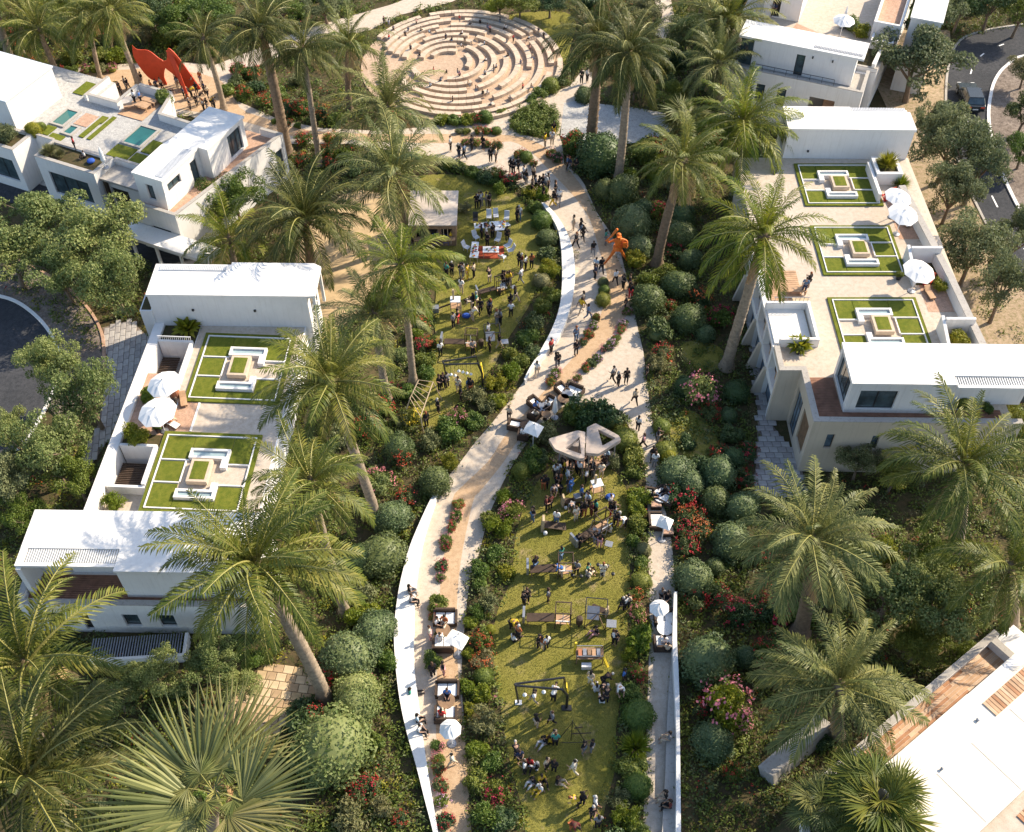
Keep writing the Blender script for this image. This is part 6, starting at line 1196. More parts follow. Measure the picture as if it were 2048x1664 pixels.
tag(rs, 'big red steel arch sculpture of curved plates amid a crowd', 'sculpture')
# kiosk
kk = empty('kiosk', P(868, 492)); k0 = kk.location
w_, d_ = 3.6, 3.0
part('wall', MB().wall((-1.7, 0), (1.9, 0), 0, 2.5, .12, [(-.0 + .3, 2.1, .95, 2.1), (2.4, 3.3, .95, 2.1)]), M['wood'], kk); part('wall', MB().wall((1.9, .125), (1.9, d_), 0, 2.6, .12), M['wood'], kk); part('wall', MB().wall((1.78, d_), (-1.7, d_), 0, 2.7, .12), M['wood'], kk); part('wall', MB().wall((-1.7, d_ - .125), (-1.7, .125), 0, 2.6, .12), M['wood'], kk)
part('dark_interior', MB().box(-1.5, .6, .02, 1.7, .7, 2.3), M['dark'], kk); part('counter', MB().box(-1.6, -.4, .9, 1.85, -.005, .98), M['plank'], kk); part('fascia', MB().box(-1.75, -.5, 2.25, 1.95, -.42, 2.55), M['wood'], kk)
ro = part('roof', MB().hexa([(-1.95, -.55, 2.62), (2.05, -.55, 2.62), (2.1, d_ + .3, 3.2), (-1.95, d_ + .3, 3.2)], [(-1.95, -.55, 2.7), (2.05, -.55, 2.7), (2.1, d_ + .3, 3.28), (-1.95, d_ + .3, 3.28)]), M['kiosk_roof'], kk)
part('window_frame', MB().box(.85, -.03, .98, .92, .11, 2.1).box(1.2, -.03, .98, 1.26, .11, 2.1), M['wood_pale'], kk)
tag(kk, 'timber kiosk with pale sloping canvas roof and open counter', 'kiosk')
# black tube frames with hanging lamps
def rig(lf, rf, top, lamps, label):
    a = P(*lf); root = empty('hoist_frame', a); t = [P(x, y, 3.0) - a for x, y in top]; b = P(*rf) - a; H3 = 3.0
    part('top_loop', MB().tube([t[0], t[1], t[2], t[3], t[0]], .07, 8), M['black'], root)
    part('left_post', MB().tube([(0, 0, 0), (t[0].x * .5 + t[3].x * .5, t[0].y * .5 + t[3].y * .5, H3)], .065, 8), M['black'], root)
    part('right_post', MB().tube([b, (b.x + .0, b.y + .1, 1.5), (t[2].x * .75 + b.x * .25, t[2].y * .75 + b.y * .25, 2.6), t[2]], .08, 8), M['black'], root)
    part('back_post', MB().tube([(b.x + .1, b.y + .9, 0), t[1]], .06, 8), M['black'], root)
    part('yellow_panel', MB().hexa([b + Vector((.02, .1, .9)), b + Vector((.09, .1, .9)), b + Vector((.09, .6, .9)), b + Vector((.02, .6, .9))], [b + Vector((-.1, .15, 2.3)), b + Vector((-.03, .15, 2.3)), b + Vector((-.03, .5, 2.3)), b + Vector((-.1, .5, 2.3))]), M['yellow'], root)
    part('foot', MB().box(b.x - .3, b.y - .2, 0, b.x + .3, b.y + .15, .1), M['black'], root); part('foot', MB().box(-.2, -.15, 0, .2, .15, .1), M['white_paint'], root)
    for i in range(lamps):
        u = .2 + .6 * i / max(1, lamps - 1); c = (t[0].lerp(t[1], u) + t[3].lerp(t[2], u)) / 2; ln = (1.2, 1.35, .9, 1.05)[i % 4]
        lm = part('hanging_cable', MB().tube([c, c - Vector((0, 0, ln))], .012, 4), M['black'], root); part('lamp_shade', MB().lathe([(.13, 0), (.12, .04), (.03, .16)], 10, tuple(c - Vector((0, 0, ln + .12)))), M['white_paint'], lm)
    return tag(root, label, 'frame')
rig((1037, 1406), (1133, 1416), [(1029, 1368), (1128, 1355), (1125, 1379), (1032, 1371)], 4, 'black tubular gantry frame with yellow panel on the lower lawn')
rig((894, 760), (965, 776), [(885, 723), (952, 713), (956, 727), (889, 729)], 6, 'black tubular gantry frame with hanging lamps on the upper lawn')
# timber ladder arch
a = P(848, 870); root = empty('trellis', a); g = lambda x, y, z: P(x, y, z) - a
rails = ([g(820, 797, 1.6), g(837, 760, 2.2)], [Vector((0, 0, 0)), g(841, 833, 1.6), g(866, 764, 2.2), g(884, 800, 0)])
part('rail', MB().tube([g(806, 840, 0)] + rails[0], .045, 6), M['wood_pale'], root); part('rail', MB().tube(rails[1], .045, 6), M['wood_pale'], root)
for i in range(7):
    u = i / 6; part('rung', MB().tube([rails[0][0].lerp(rails[0][1], u), rails[1][1].lerp(rails[1][2], u)], .025, 5), M['wood_pale'], root)
tag(root, 'pale timber trellis frame with rungs beside the big palm trunk', 'trellis')
# timber and metal contraptions on the lawns
CD = {'bench': 'apparatus of a timber frame and long dark bench', 'tower': 'tall timber tower apparatus with white shelf', 'frame': 'square metal frame apparatus with slanted boards', 'cart': 'low cart shaped frame full of boxes and yellow planks', 'seat': 'small slanted wooden seat with white bundle', 'easel': 'thin metal tripod stand with crossbars'}
def contraption(px, py, kind, rz=0, sc=1.0):
    root = empty('lawn_apparatus', P(px, py), rz); root.scale = (sc,) * 3
    W_ = lambda n, mb, m: part(n, mb, M[m], root)
    def legs(x0, x1, y0, y1, h, m='wood', w=.06):
        for x in (x0, x1):
            for y in (y0, y1): W_('post', MB().bar((x, y, 0), (x, y, h), w), m)
    if kind == 'bench':
        legs(.5, 1.45, -.4, .4, 1.9, 'wood_dark'); W_('top_rail', MB().bar((.47, -.4, 1.93), (1.48, -.4, 1.93), .06).bar((.47, .4, 1.93), (1.48, .4, 1.93), .06).bar((.5, -.37, 1.9), (.5, .37, 1.9), .05).bar((1.45, -.37, 1.9), (1.45, .37, 1.9), .05), 'wood_dark')
        W_('mid_rail', MB().bar((.47, -.4, 1.0), (1.48, -.4, 1.0), .05).bar((.97, -.4, 1.03), (.97, -.4, 1.88), .04), 'white_paint'); W_('bench_board', MB().hexa([(-1.3, -.3, .55), (.45, -.3, .7), (.45, .3, .7), (-1.3, .3, .55)], [(-1.3, -.3, .62), (.45, -.3, .77), (.45, .3, .77), (-1.3, .3, .62)]), 'wood_dark')
        W_('leaning_panel', MB().box(-1.55, -.4, .5, -1.4, .4, 1.3), 'grey_metal'); W_('leg', MB().bar((-1.2, -.25, 0), (-1.2, -.25, .54), .06), 'wood'); W_('leg', MB().bar((-1.2, .25, 0), (-1.2, .25, .54), .06), 'wood'); W_('yellow_strut', MB().bar((1.45, -.42, 0), (1.2, -.42, .95), .06), 'yellow'); W_('shelf', MB().box(.55, -.33, .5, 1.4, .33, .54), 'plank')
    elif kind == 'tower':
        legs(-.4, .4, -.35, .35, 1.5, 'wood_pale'); W_('pole', MB().bar((-.15, 0, 1.5), (-.15, 0, 2.6), .14), 'wood_pale'); W_('shelf', MB().box(-.42, -.37, 1.5, .42, .37, 1.54), 'louvre'); W_('shelf', MB().box(-.43, -.38, .8, .43, .38, .84), 'plank'); W_('arm', MB().bar((-1.6, -.3, .7), (-.4, 0, 1.0), .1), 'wood_dark'); W_('ladder', MB().bar((.2, -.5, 0), (.2, -.38, 1.48), .05).bar((.5, -.5, 0), (.5, -.38, 1.48), .05).bar((.2, -.47, .4), (.5, -.47, .4), .04).bar((.2, -.44, .8), (.5, -.44, .8), .04), 'wood_pale'); W_('box', MB().box(-1.9, -.5, .4, -1.4, 0, .9), 'grey_metal'); W_('blue_bundle', MB().ball((.9, -.6, .22), .4, 9, 5, (1, .7, .55)), 'blue')
    elif kind == 'frame':
        legs(-.6, .6, -.5, .5, 1.7, 'black', .045); W_('top_rail', MB().bar((-.6, -.5, 1.72), (.6, -.5, 1.72), .045).bar((-.6, .5, 1.72), (.6, .5, 1.72), .045).bar((-.6, -.47, 1.72), (-.6, .47, 1.72), .04).bar((.6, -.47, 1.72), (.6, .47, 1.72), .04), 'black')
        W_('slanted_board', MB().hexa([(-.5, -.2, .5), (.2, -.2, .5), (.2, .45, .9), (-.5, .45, .9)], [(-.5, -.2, .54), (.2, -.2, .54), (.2, .45, .94), (-.5, .45, .94)]), 'grey_metal'); W_('brace', MB().bar((-.57, -.48, 0), (.1, -.48, 1.7), .04).bar((.57, -.46, 0), (.1, -.46, 1.68), .04), 'wood'); W_('side_table', MB().box(.65, -.6, .5, 1.2, -.1, .55).bar((.92, -.35, 0), (.92, -.35, .5), .05), 'grey_metal'); W_('tank', MB().lathe([(.2, 0), (.2, .5), (.1, .55)], 10, (-.9, -.4, .4)), 'wood_dark'); W_('tank_stand', MB().bar((-.9, -.4, 0), (-.9, -.4, .4), .12), 'black')
    elif kind == 'cart':
        legs(-.8, .8, -.35, .35, 1.0, 'wood'); W_('tray', MB().box(-.85, -.4, .7, .85, .4, .75), 'wood'); W_('rail', MB().bar((-.8, -.35, 1.02), (.8, -.35, 1.02), .04).bar((-.8, .35, 1.02), (.8, .35, 1.02), .04), 'grey_metal')
        for i, m in enumerate(('terra_pot', 'grey_metal', 'wood', 'plank', 'grey_metal')): W_('box', MB().box(-.7 + i * .28, -.25, .75, -.48 + i * .28, .2, .9 + .05 * (i % 3)), m)
        W_('yellow_plank', MB().bar((-.9, .2, .3), (-.85, .3, 1.5), .12), 'yellow'); W_('yellow_plank', MB().bar((.8, -.3, .9), (1.1, -.7, .3), .14), 'yellow'); W_('crate', MB().box(-.5, -.75, 0, .1, -.45, .4), 'white_paint')
    elif kind == 'seat':
        W_('backboard', MB().hexa([(-.7, -.3, 0), (-.5, -.3, 0), (-.5, .3, 0), (-.7, .3, 0)], [(-.6, -.25, 1.3), (-.45, -.25, 1.3), (-.45, .25, 1.3), (-.6, .25, 1.3)]), 'wood_pale'); W_('board', MB().hexa([(-.5, -.3, .55), (1.0, -.3, .25), (1.0, .3, .25), (-.5, .3, .55)], [(-.5, -.3, .6), (1.0, -.3, .3), (1.0, .3, .3), (-.5, .3, .6)]), 'wood_dark'); W_('white_bundle', MB().ball((-.4, -.45, .18), .2, 9, 5, (.8, .8, 1)), 'louvre'); W_('leg', MB().bar((.8, -.2, 0), (.8, -.2, .27), .06), 'wood'); W_('leg', MB().bar((.8, .2, 0), (.8, .2, .27), .06), 'wood')
    else:
        W_('mast', MB().bar((0, 0, 0), (0, .1, 2.4), .04), 'black'); W_('leg', MB().bar((-.9, -.2, 0), (0, .08, 2.2), .03), 'black'); W_('leg', MB().bar((.9, -.3, 0), (.05, .08, 2.2), .03), 'black'); W_('crossbar', MB().bar((0, -.02, .9), (1.1, -.1, 1.2), .05).bar((.1, 0, 1.6), (.6, 0, 1.75), .05), 'wood_dark'); W_('crossbar', MB().bar((-.6, -.3, .3), (.9, -.35, .5), .03), 'black')
    later(root, CD[kind], 'apparatus', 'improvised apparatus on the lawns')
for r_ in ((912, 625, 'tower', 0, .95), (982, 588, 'bench', .3, .8), (920, 695, 'bench', -.1, .95), (985, 688, 'frame', .1, 1), (1010, 582, 'frame', .5, .7), (1192, 990, 'tower', .3, .9), (1138, 1008, 'seat', .2, .8), (1102, 1058, 'seat', 0, 1), (1182, 1075, 'bench', .6, 1.0), (1195, 1082, 'frame', -.3, .9), (1100, 1148, 'bench', 0, 1), (1094, 1246, 'bench', -.05, 1), (1190, 1243, 'frame', -.1, 1.1), (1178, 1318, 'cart', 0, 1), (1142, 1480, 'easel', 0, 1), (1202, 1225, 'seat', 2.6, .7)):
    contraption(*r_)
# little bollard lights in front of the performers
for x, y in ((705, 780), (790, 790), (855, 790), (955, 680), (1045, 690), (1100, 770), (995, 770)):
    px, py = 1000 + x / 4.894, 1000 + y / 4.894; root = empty('spot_light', P(px, py)); part('stake', MB().bar((0, 0, 0), (0, 0, .45), .03), M['black'], root); part('lamp_head', MB().lathe([(.05, -.08), (.12, .0), (.13, .12), (.06, .16)], 10, (0, 0, .5)), M['black'], root); later(root, 'small black spot light on a stake', 'light', 'small spot lights on the lawn')
# ============================================================ PARASOLS, FURNITURE, TABLES
def parasol(px, py, z, rpx, n=8, tilt=(0, 0), label='', closed=False, h=2.4, name='parasol'):
    c = P(px, py, z + h); dist = (Vector((0, 0, CAMH)) - c).length; r = rpx * dist / FPX; root = empty(name, (c.x, c.y, z))
    part('pole', MB().tube([(0, 0, 0), (0, 0, h + .12)], .03, 8), M['white_paint'], root); part('base', MB().lathe([(.28, 0), (.28, .06), (.05, .1)], 12), M['grey_metal'], root)
    if closed:
        part('folded_canopy', MB().lathe([(.12, .6), (.2, .8), (.15, 1.6), (.05, h)], 10), M['canvas'], root); return tag(root, label, 'parasol')
    mb = MB(); ring = []; mid = []
    for i in range(n * 2):
        a = math.pi * i / n + .35; rr = r * (1 if i % 2 == 0 else (.93 if n > 4 else .74)); ring.append((rr * math.cos(a), rr * math.sin(a), -.0 + (.0 if i % 2 == 0 else .05))); mid.append((rr * .5 * math.cos(a), rr * .5 * math.sin(a), .3 + (.03 if i % 2 == 0 else 0)))
    k = len(ring); V = [(0, 0, .52)] + mid + ring; F = [(0, 1 + i, 1 + (i + 1) % k) for i in range(k)] + [(1 + i, 1 + k + i, 1 + k + (i + 1) % k, 1 + (i + 1) % k) for i in range(k)]
    mb.add(V, F); o = part('canopy', mb, M['canvas'], root, loc=(0, 0, h - .45), rot=(tilt[0], tilt[1], 0)); m = o.modifiers.new('cloth', 'SOLIDIFY'); m.thickness = .012
    for i in range(0, k, 2): part('rib', MB().tube([(0, 0, .48), (ring[i][0] * .97, ring[i][1] * .97, .0)], .012, 4), M['grey_metal'], o)
    part('finial', MB().lathe([(.03, .5), (.04, .56), (.01, .64)], 8), M['grey_metal'], o); return tag(root, label, 'parasol', 'white parasols')
parasol(326, 760, 3, 34, 8, (.05, -.1), 'upper white parasol on the left terracotta patio'); parasol(312, 816, 3, 38, 8, (.05, -.1), 'lower white parasol on the left terracotta patio')
parasol(1799, 386, 5, 26, 8, (.1, .15), 'topmost of the white parasols on the right terrace'); parasol(1809, 420, 5, 29, 8, (.15, .1), 'tilted white parasol just below the topmost one on the right terrace'); parasol(1841, 534, 5, 31, 8, (.12, .12), 'lowest white parasol on the right terrace'); parasol(1690, 33, 5, 20, 8, (.1, 0), 'white parasol on the upper terrace behind the balcony house')
parasol(1067, 850, 0, 23, 4, (0, .1), 'square white parasol at the path fork'); parasol(1331, 1038, 0, 20, 4, (0, 0), 'square white parasol over the right path cafe'); parasol(1320, 1209, 0, 20, 8, (0, -.1), 'round white parasol on the narrow right path'); parasol(913, 1272, 0, 27, 4, (-.2, .25), 'steeply tilted square white parasol on the lower path'); parasol(900, 1452, 0, 22, 8, (0, .05), 'round white parasol on the lower path')
parasol(1156, 785, 0, 10, label='folded grey white parasol right of the path fork sofas', closed=True, h=2.2); parasol(1111, 796, 0, 10, label='folded pale parasol between the path fork sofa groups', closed=True, h=2.2); parasol(198, 296, 4.3, 10, label='folded white parasol on the planted block roof', closed=True, h=2.0); parasol(1695, 14, 5, 8, label='folded pale parasol behind the upper terrace parasol', closed=True, h=2.2)
def sofa(px, py, rz, label_d, w=1.5, z=0, cush='canvas'):
    root = empty('rattan_sofa', P(px, py, z), rz); part('frame', MB().box(-w / 2, -.42, .08, w / 2, .42, .34), M['wood_dark'], root); part('backrest', MB().box(-w / 2, .43, .08, w / 2, .56, .78), M['wood_dark'], root)
    for s in (-1, 1): part('armrest', MB().box(s * w / 2 - .06 + .07 * s, -.42, .08, s * w / 2 + .06 + .07 * s, .56, .58), M['wood_dark'], root)
    n = 1 if w < 1 else 2
    for i in range(n): bevel(part('cushion', MB().box(-w / 2 + i * w / n + .02, -.4, .345, -w / 2 + (i + 1) * w / n - .02, .4, .47), M[cush], root), .03)
    later(root, label_d, 'sofa' if w > .9 else 'armchair', 'dark rattan seats with pale cushions')
def rtable(px, py, r, mat, d, z=0, h=.55):
    root = empty('round_table', P(px, py, z)); part('table_top', MB().lathe([(r * .96, h - .05), (r, h - .02), (r, h), (.01, h)], 20), M[mat], root); part('pedestal', MB().lathe([(.25, 0), (.22, .04), (.05, .1), (.05, h - .05)], 10), M['black'], root); later(root, d, 'table', 'cafe tables')
for a in ((891, 1243, 0, 1.25), (887, 1292, 3.14, 1.1), (895, 1386, 0, 1.2), (892, 1432, 3.14, 1.1), (1328, 1243, 0, 1.05), (1327, 1290, 3.14, 1.05), (1312, 1048, 1.57, 1.05), (1147, 790, -.5, 1.1)): sofa(*a[:3], 'dark rattan sofa with cream cushions', a[3])
for a in ((1070, 813, .7), (1097, 812, -.6), (1071, 833, 2.5), (1124, 786, .6), (1031, 856, 1.3), (1047, 872, 3.0), (1064, 868, -2.6), (1304, 993, 1.4), (1329, 985, -.9), (1331, 1006, -2.2)): sofa(*a, 'dark rattan armchair', .55)
for a in ((893.5, 1409, .52, 'wood', 'brown round table'), (887, 1268, .45, 'wood', 'small round wooden table'), (1328, 1265, .5, 'white_paint', 'round white table'), (1322, 1000, .6, 'white_paint', 'round white table set with flowers'), (1084, 823, .45, 'grey_metal', 'round grey table'), (1133, 798, .45, 'grey_metal', 'round grey table'), (1092, 838, .35, 'wood', 'low round stool'), (1127, 806, .45, 'wood', 'low round wooden table'), (1052, 858, .45, 'wood_dark', 'dark round table')): rtable(*a)
for px, py in ((1311, 1014), (1335, 1068)):
    root = empty('ottoman', P(px, py)); part('base', MB().box(-.35, -.28, .03, .35, .28, .34), M['wood_dark'], root); bevel(part('cushion', MB().box(-.36, -.29, .345, .36, .29, .45), M['terracotta'], root), .03); later(root, 'low rattan ottoman with brown cushion', 'ottoman', 'cafe ottomans')
def chair(px, py, rz, mat='louvre', d='white folding chair with slanted back', z=0):
    root = empty('folding_chair', P(px, py, z), rz); root.scale = (.86, .86, .86); part('seat', MB().box(-.26, -.26, .42, .26, .26, .46), M[mat], root); part('backrest', MB().hexa([(-.26, .27, .46), (.26, .27, .46), (.26, .31, .46), (-.26, .31, .46)], [(-.26, .5, 1.0), (.26, .5, 1.0), (.26, .54, 1.0), (-.26, .54, 1.0)]), M[mat], root)
    for x in (-.23, .23):
        for y in (-.22, .24): part('leg', MB().bar((x, y, 0), (x, y, .42), .035), M[mat], root)
    later(root, d, 'chair', 'folding chairs on the lawn and terraces')
for a in ((978, 440, 0), (992, 438, .1), (1013, 443, -.1), (953, 481, .6), (995, 486, -.4), (934, 501, 1.0), (1020, 507, -1.2), (1006, 520, 2.6), (1014, 456, 2.2), (1078, 572, .2), (1014, 498, -.9), (880, 486, .3)): chair(*a)
chair(951, 446, 0, 'black', 'dark green folding chair'); chair(893, 489, 0, 'blue', 'blue folding chair'); chair(872, 489, .2, 'blue', 'blue folding chair')
for a in ((1846, 562, .5, 5), (1856, 568, -.6, 5), (1790, 398, .4, 5), (1800, 400, -.6, 5)): chair(a[0], a[1], a[2], 'red_steel', 'red chair under a white parasol', a[3])
foodm = [M['red_steel'], M['yellow'], M['orange'], M['plot_grass'], M['terra_pot'], M['canvas']]
def food_table(px, py, rz, w, d, label, top='white_paint', n=10, h=.74):
    root = empty('food_table', P(px, py), rz); part('table_top', MB().box(-w / 2, -d / 2, h - .04, w / 2, d / 2, h), M[top], root)
    for x in (-1, 1):
        for y in (-1, 1): part('leg', MB().bar((x * (w / 2 - .06), y * (d / 2 - .06), 0), (x * (w / 2 - .06), y * (d / 2 - .06), h - .04), .045), M['wood_pale'], root)
    tag(root, label, 'table', 'food tables on the upper lawn'); return root, h
def dishes(root, n, w, d, h, lab):
    for i in range(n):
        x, y = rnd.uniform(-w / 2 + .1, w / 2 - .1), rnd.uniform(-d / 2 + .1, d / 2 - .1); p = root.matrix_basis @ Vector((x, y, h)); b = empty('food_bowl', p); r = rnd.uniform(.08, .14)
        part('bowl', MB().lathe([(r * .5, 0), (r, .07), (r * .96, .075), (r * .9, .06)], 10), M['canvas'], b); m = foodm[i % 5]; part('food', MB().ball((0, 0, .075), r * .8, 8, 5, (1, 1, .55)), m, b)
        later(b, f'bowl of {("red", "yellow", "orange", "green", "brown")[i % 5]} food on {lab}', 'bowl', 'bowls of food on the tables')
ra = PL([(955, 493), (1008, 493), (1008, 518), (955, 518)]); tag(link('red_rug', MB().prism([(p.x, p.y) for p in ra], .03, .055).mesh('red_rug', M['red_rug'])), 'red rug spread under the central food table', 'rug')
for a in ((982, 512, 0, 1.35, .75, 'white food table standing on the red rug', 9, 'the rug table'), (950, 507, 1.5, 1.3, .6, 'narrow food table left of the red rug', 6, 'the narrow table'), (949, 522, 1.45, .8, .7, 'small square food table below the narrow one', 3, 'the small table'), (990, 462, .12, 1.9, .8, 'long white food table behind the red rug', 10, 'the long table'), (964, 464, .1, 1.3, .7, 'pale wooden food table beside the long white one', 5, 'the wooden table'), (1000, 470, .1, .9, .5, 'low white side table with open frame', 2, 'the side table')):
    t, h = food_table(*a[:6]); dishes(t, a[6], a[3], a[4], h, a[7])
# loungers, tables and belongings on the terraces
def deck_table(px, py, z, rz, w, d, mat, lab, h=.45, nm='low_table'):
    root = empty(nm, P(px, py, z), rz); part('table_top', MB().box(-w / 2, -d / 2, h - .06, w / 2, d / 2, h), M[mat], root)
    for x in (-1, 1):
        for y in (-1, 1): part('leg', MB().bar((x * (w / 2 - .07), y * (d / 2 - .07), 0), (x * (w / 2 - .07), y * (d / 2 - .07), h - .06), .06), M[mat], root)
    tag(root, lab, 'table' if 'table' in nm else 'bench')
deck_table(288, 217, 4.06, AR, 1.3, .8, 'plank', 'low timber table on the roof garden deck'); deck_table(266, 216, 4.06, AR + .7, 1.5, .6, 'plank', 'timber bench left of the roof deck table', .4, 'timber_bench'); deck_table(300, 207, 4.06, AR, 1.5, .6, 'plank', 'timber bench behind the roof deck table', .4, 'timber_bench')
deck_table(1948, 803, 5.02, 0, .8, .8, 'white_paint', 'square white table on the penthouse balcony', .75); deck_table(1592, 585, 5.03, 0, 1.4, .7, 'plank', 'timber bench on the fin facade deck', .42, 'timber_bench')
deck_table(1600, 608, 5.03, .1, 1.2, .6, 'wood_pale', 'small timber bench beside the couple on the deck', .42, 'timber_bench')
def lounger(px, py, z, rz, mat, lab):
    root = empty('sun_lounger', P(px, py, z), rz); root.scale = (.75, .75, .75); part('frame', MB().box(-.3, -.8, .18, .3, .8, .24).bar((-.25, -.7, 0), (-.25, -.7, .18), .05).bar((.25, -.7, 0), (.25, -.7, .18), .05).bar((-.25, .7, 0), (-.25, .7, .18), .05).bar((.25, .7, 0), (.25, .7, .18), .05), M['wood'], root); part('mattress', MB().box(-.3, -.8, .245, .3, .3, .32), M[mat], root); part('backrest', MB().hexa([(-.3, .31, .245), (.3, .31, .245), (.3, .37, .245), (-.3, .37, .245)], [(-.3, .8, .6), (.3, .8, .6), (.3, .86, .6), (-.3, .86, .6)]), M[mat], root); tag(root, lab, 'lounger')
lounger(368, 803, 3.01, .3, 'plank', 'wooden lounger beside the blue capped urn'); lounger(345, 850, 3.01, 1.0, 'canvas', 'cream lounger by the lower left parasol'); lounger(1808, 447, 5.02, .4, 'canvas', 'lounger under the tilted parasol'); lounger(1858, 590, 5.02, .2, 'plank', 'wooden lounger below the lowest right parasol'); lounger(328, 845, 3.01, -.4, 'red_steel', 'red lounger near the lower left parasol')
def pot(px, py, z, r, mat, lab, nm='plant_pot', h=None):
    h = h or r * 1.6; root = empty(nm, P(px, py, z)); part('pot', MB().lathe([(r * .7, 0), (r, h), (r * .9, h), (r * .8, h * .85)], 12), M[mat], root); link('plant', shrub_data('mound', 'leaf_mid', 0), root, (0, 0, h * .8), 0, r * 1.3); tag(root, lab, 'plant pot')
pot(318, 862, 3.01, .28, 'black', 'dark planter pot by the lower left parasol'); pot(1796, 558, 5.02, .25, 'black', 'dark round pot at the corner of the middle plot'); pot(1596, 706, 5.02, .25, 'black', 'black pot under the broad leaved plant on the right'); pot(1872, 805, 5.02, .25, 'terra_pot', 'clay pot with bush on the penthouse balcony')
o = empty('parasol_stand', P(352, 792, 3.0)); part('terracotta_body', MB().lathe([(.3, 0), (.34, .5), (.26, .95), (.2, 1.05)], 14), M['terra_pot'], o); part('blue_cap', MB().lathe([(.3, 1.06), (.26, 1.35), (.02, 1.75)], 14), M['blue'], o); tag(o, 'tall terracotta urn with pointed blue cap beside the upper left parasol', 'urn')
# frame mirror on the balcony wall, blue pouf on roof
o = link('wall_frame', MB().box(28.2, 48.33, 6.1, 29.0, 48.36, 6.2).box(28.2, 48.33, 6.9, 29.0, 48.36, 7.0).box(28.2, 48.33, 6.2, 28.3, 48.36, 6.9).box(28.9, 48.33, 6.2, 29.0, 48.36, 6.9).mesh('wall_frame', M['black'])); tag(o, 'small black frame on the shaded penthouse wall', 'frame')
o = link('floor_cushion', MB().ball((0, 0, .18), .35, 12, 6, (1, 1, .5)).mesh('floor_cushion', M['blue'], True), None, P(183, 325, 4.3)); tag(o, 'round blue cushion on the planted block roof', 'cushion')
# ============================================================ CAR
cr = empty('car', P(1937, 203), R(-3)); wd = .92
M['car'] = plain('car_paint', (.035, .045, .05), .22, .08, 3, metal=.3, spec=.6); M['lamp_red'] = plain('tail_lamp', (.45, .05, .02), .3, .1); M['tyre'] = plain('tyre', (.015, .015, .015), .9, .1)
prof = [(-2.2, .45), (-2.22, .85), (-1.95, .95), (.95, .98), (2.05, .82), (2.2, .6), (2.2, .4), (-2.1, .38)]      # y (rear to front), z
def extr(prof, w0, taper): 
    n = len(prof); V = [(-w0 * taper(z), y, z) for y, z in prof] + [(w0 * taper(z), y, z) for y, z in prof]; return MB().add(V, [tuple(range(n)), tuple(range(2 * n - 1, n - 1, -1))] + [(i, (i + 1) % n, n + (i + 1) % n, n + i) for i in range(n)])
bevel(fixn(part('body', extr(prof, wd, lambda z: 1 - .06 * max(0, z - .6)), M['car'], cr)), .06, 2)
bevel(fixn(part('cabin', extr([(-2.05, .955), (-1.65, 1.46), (.1, 1.5), (.95, .985)], wd * .94, lambda z: 1 - .32 * (z - .95)), M['glass'], cr)), .03)
part('roof', MB().hexa([(-.7, -1.66, 1.47), (.7, -1.66, 1.47), (.7, .1, 1.505), (-.7, .1, 1.505)], [(-.68, -1.6, 1.52), (.68, -1.6, 1.52), (.66, .02, 1.545), (-.66, .02, 1.545)]), M['car'], cr)
for s in (-1, 1):
    part('tail_light', MB().box(s * .62 - .2, -2.245, .66, s * .62 + .2, -2.2, .82), M['lamp_red'], cr); part('headlight', MB().box(s * .65 - .18, 2.1, .6, s * .65 + .18, 2.23, .74), M['white_paint'], cr); part('mirror', MB().box(s * 1.0 - .1, .55, .95, s * 1.0 + .1, .68, 1.08), M['car'], cr)
    part('pillar', MB().bar((s * .84, -.8, .99), (s * .7, -.75, 1.49), .07), M['car'], cr)
    for y in (-1.35, 1.35):
        wh = link('wheel', MB().tube([(-.11, 0, 0), (.11, 0, 0)], .33, 18).mesh('wheel', M['tyre']), cr, (s * .84, y, .33)); part('rim', MB().tube([(s * .112, 0, 0), (s * .125, 0, 0)], .2, 12), M['grey_metal'], wh)
part('number_plate', MB().box(-.26, -2.25, .5, .26, -2.225, .61), M['white_paint'], cr); part('rear_bumper', MB().box(-.88, -2.28, .36, .88, -2.226, .5), M['car'], cr)
tag(cr, 'dark estate car driving up the bend of the right road', 'car')
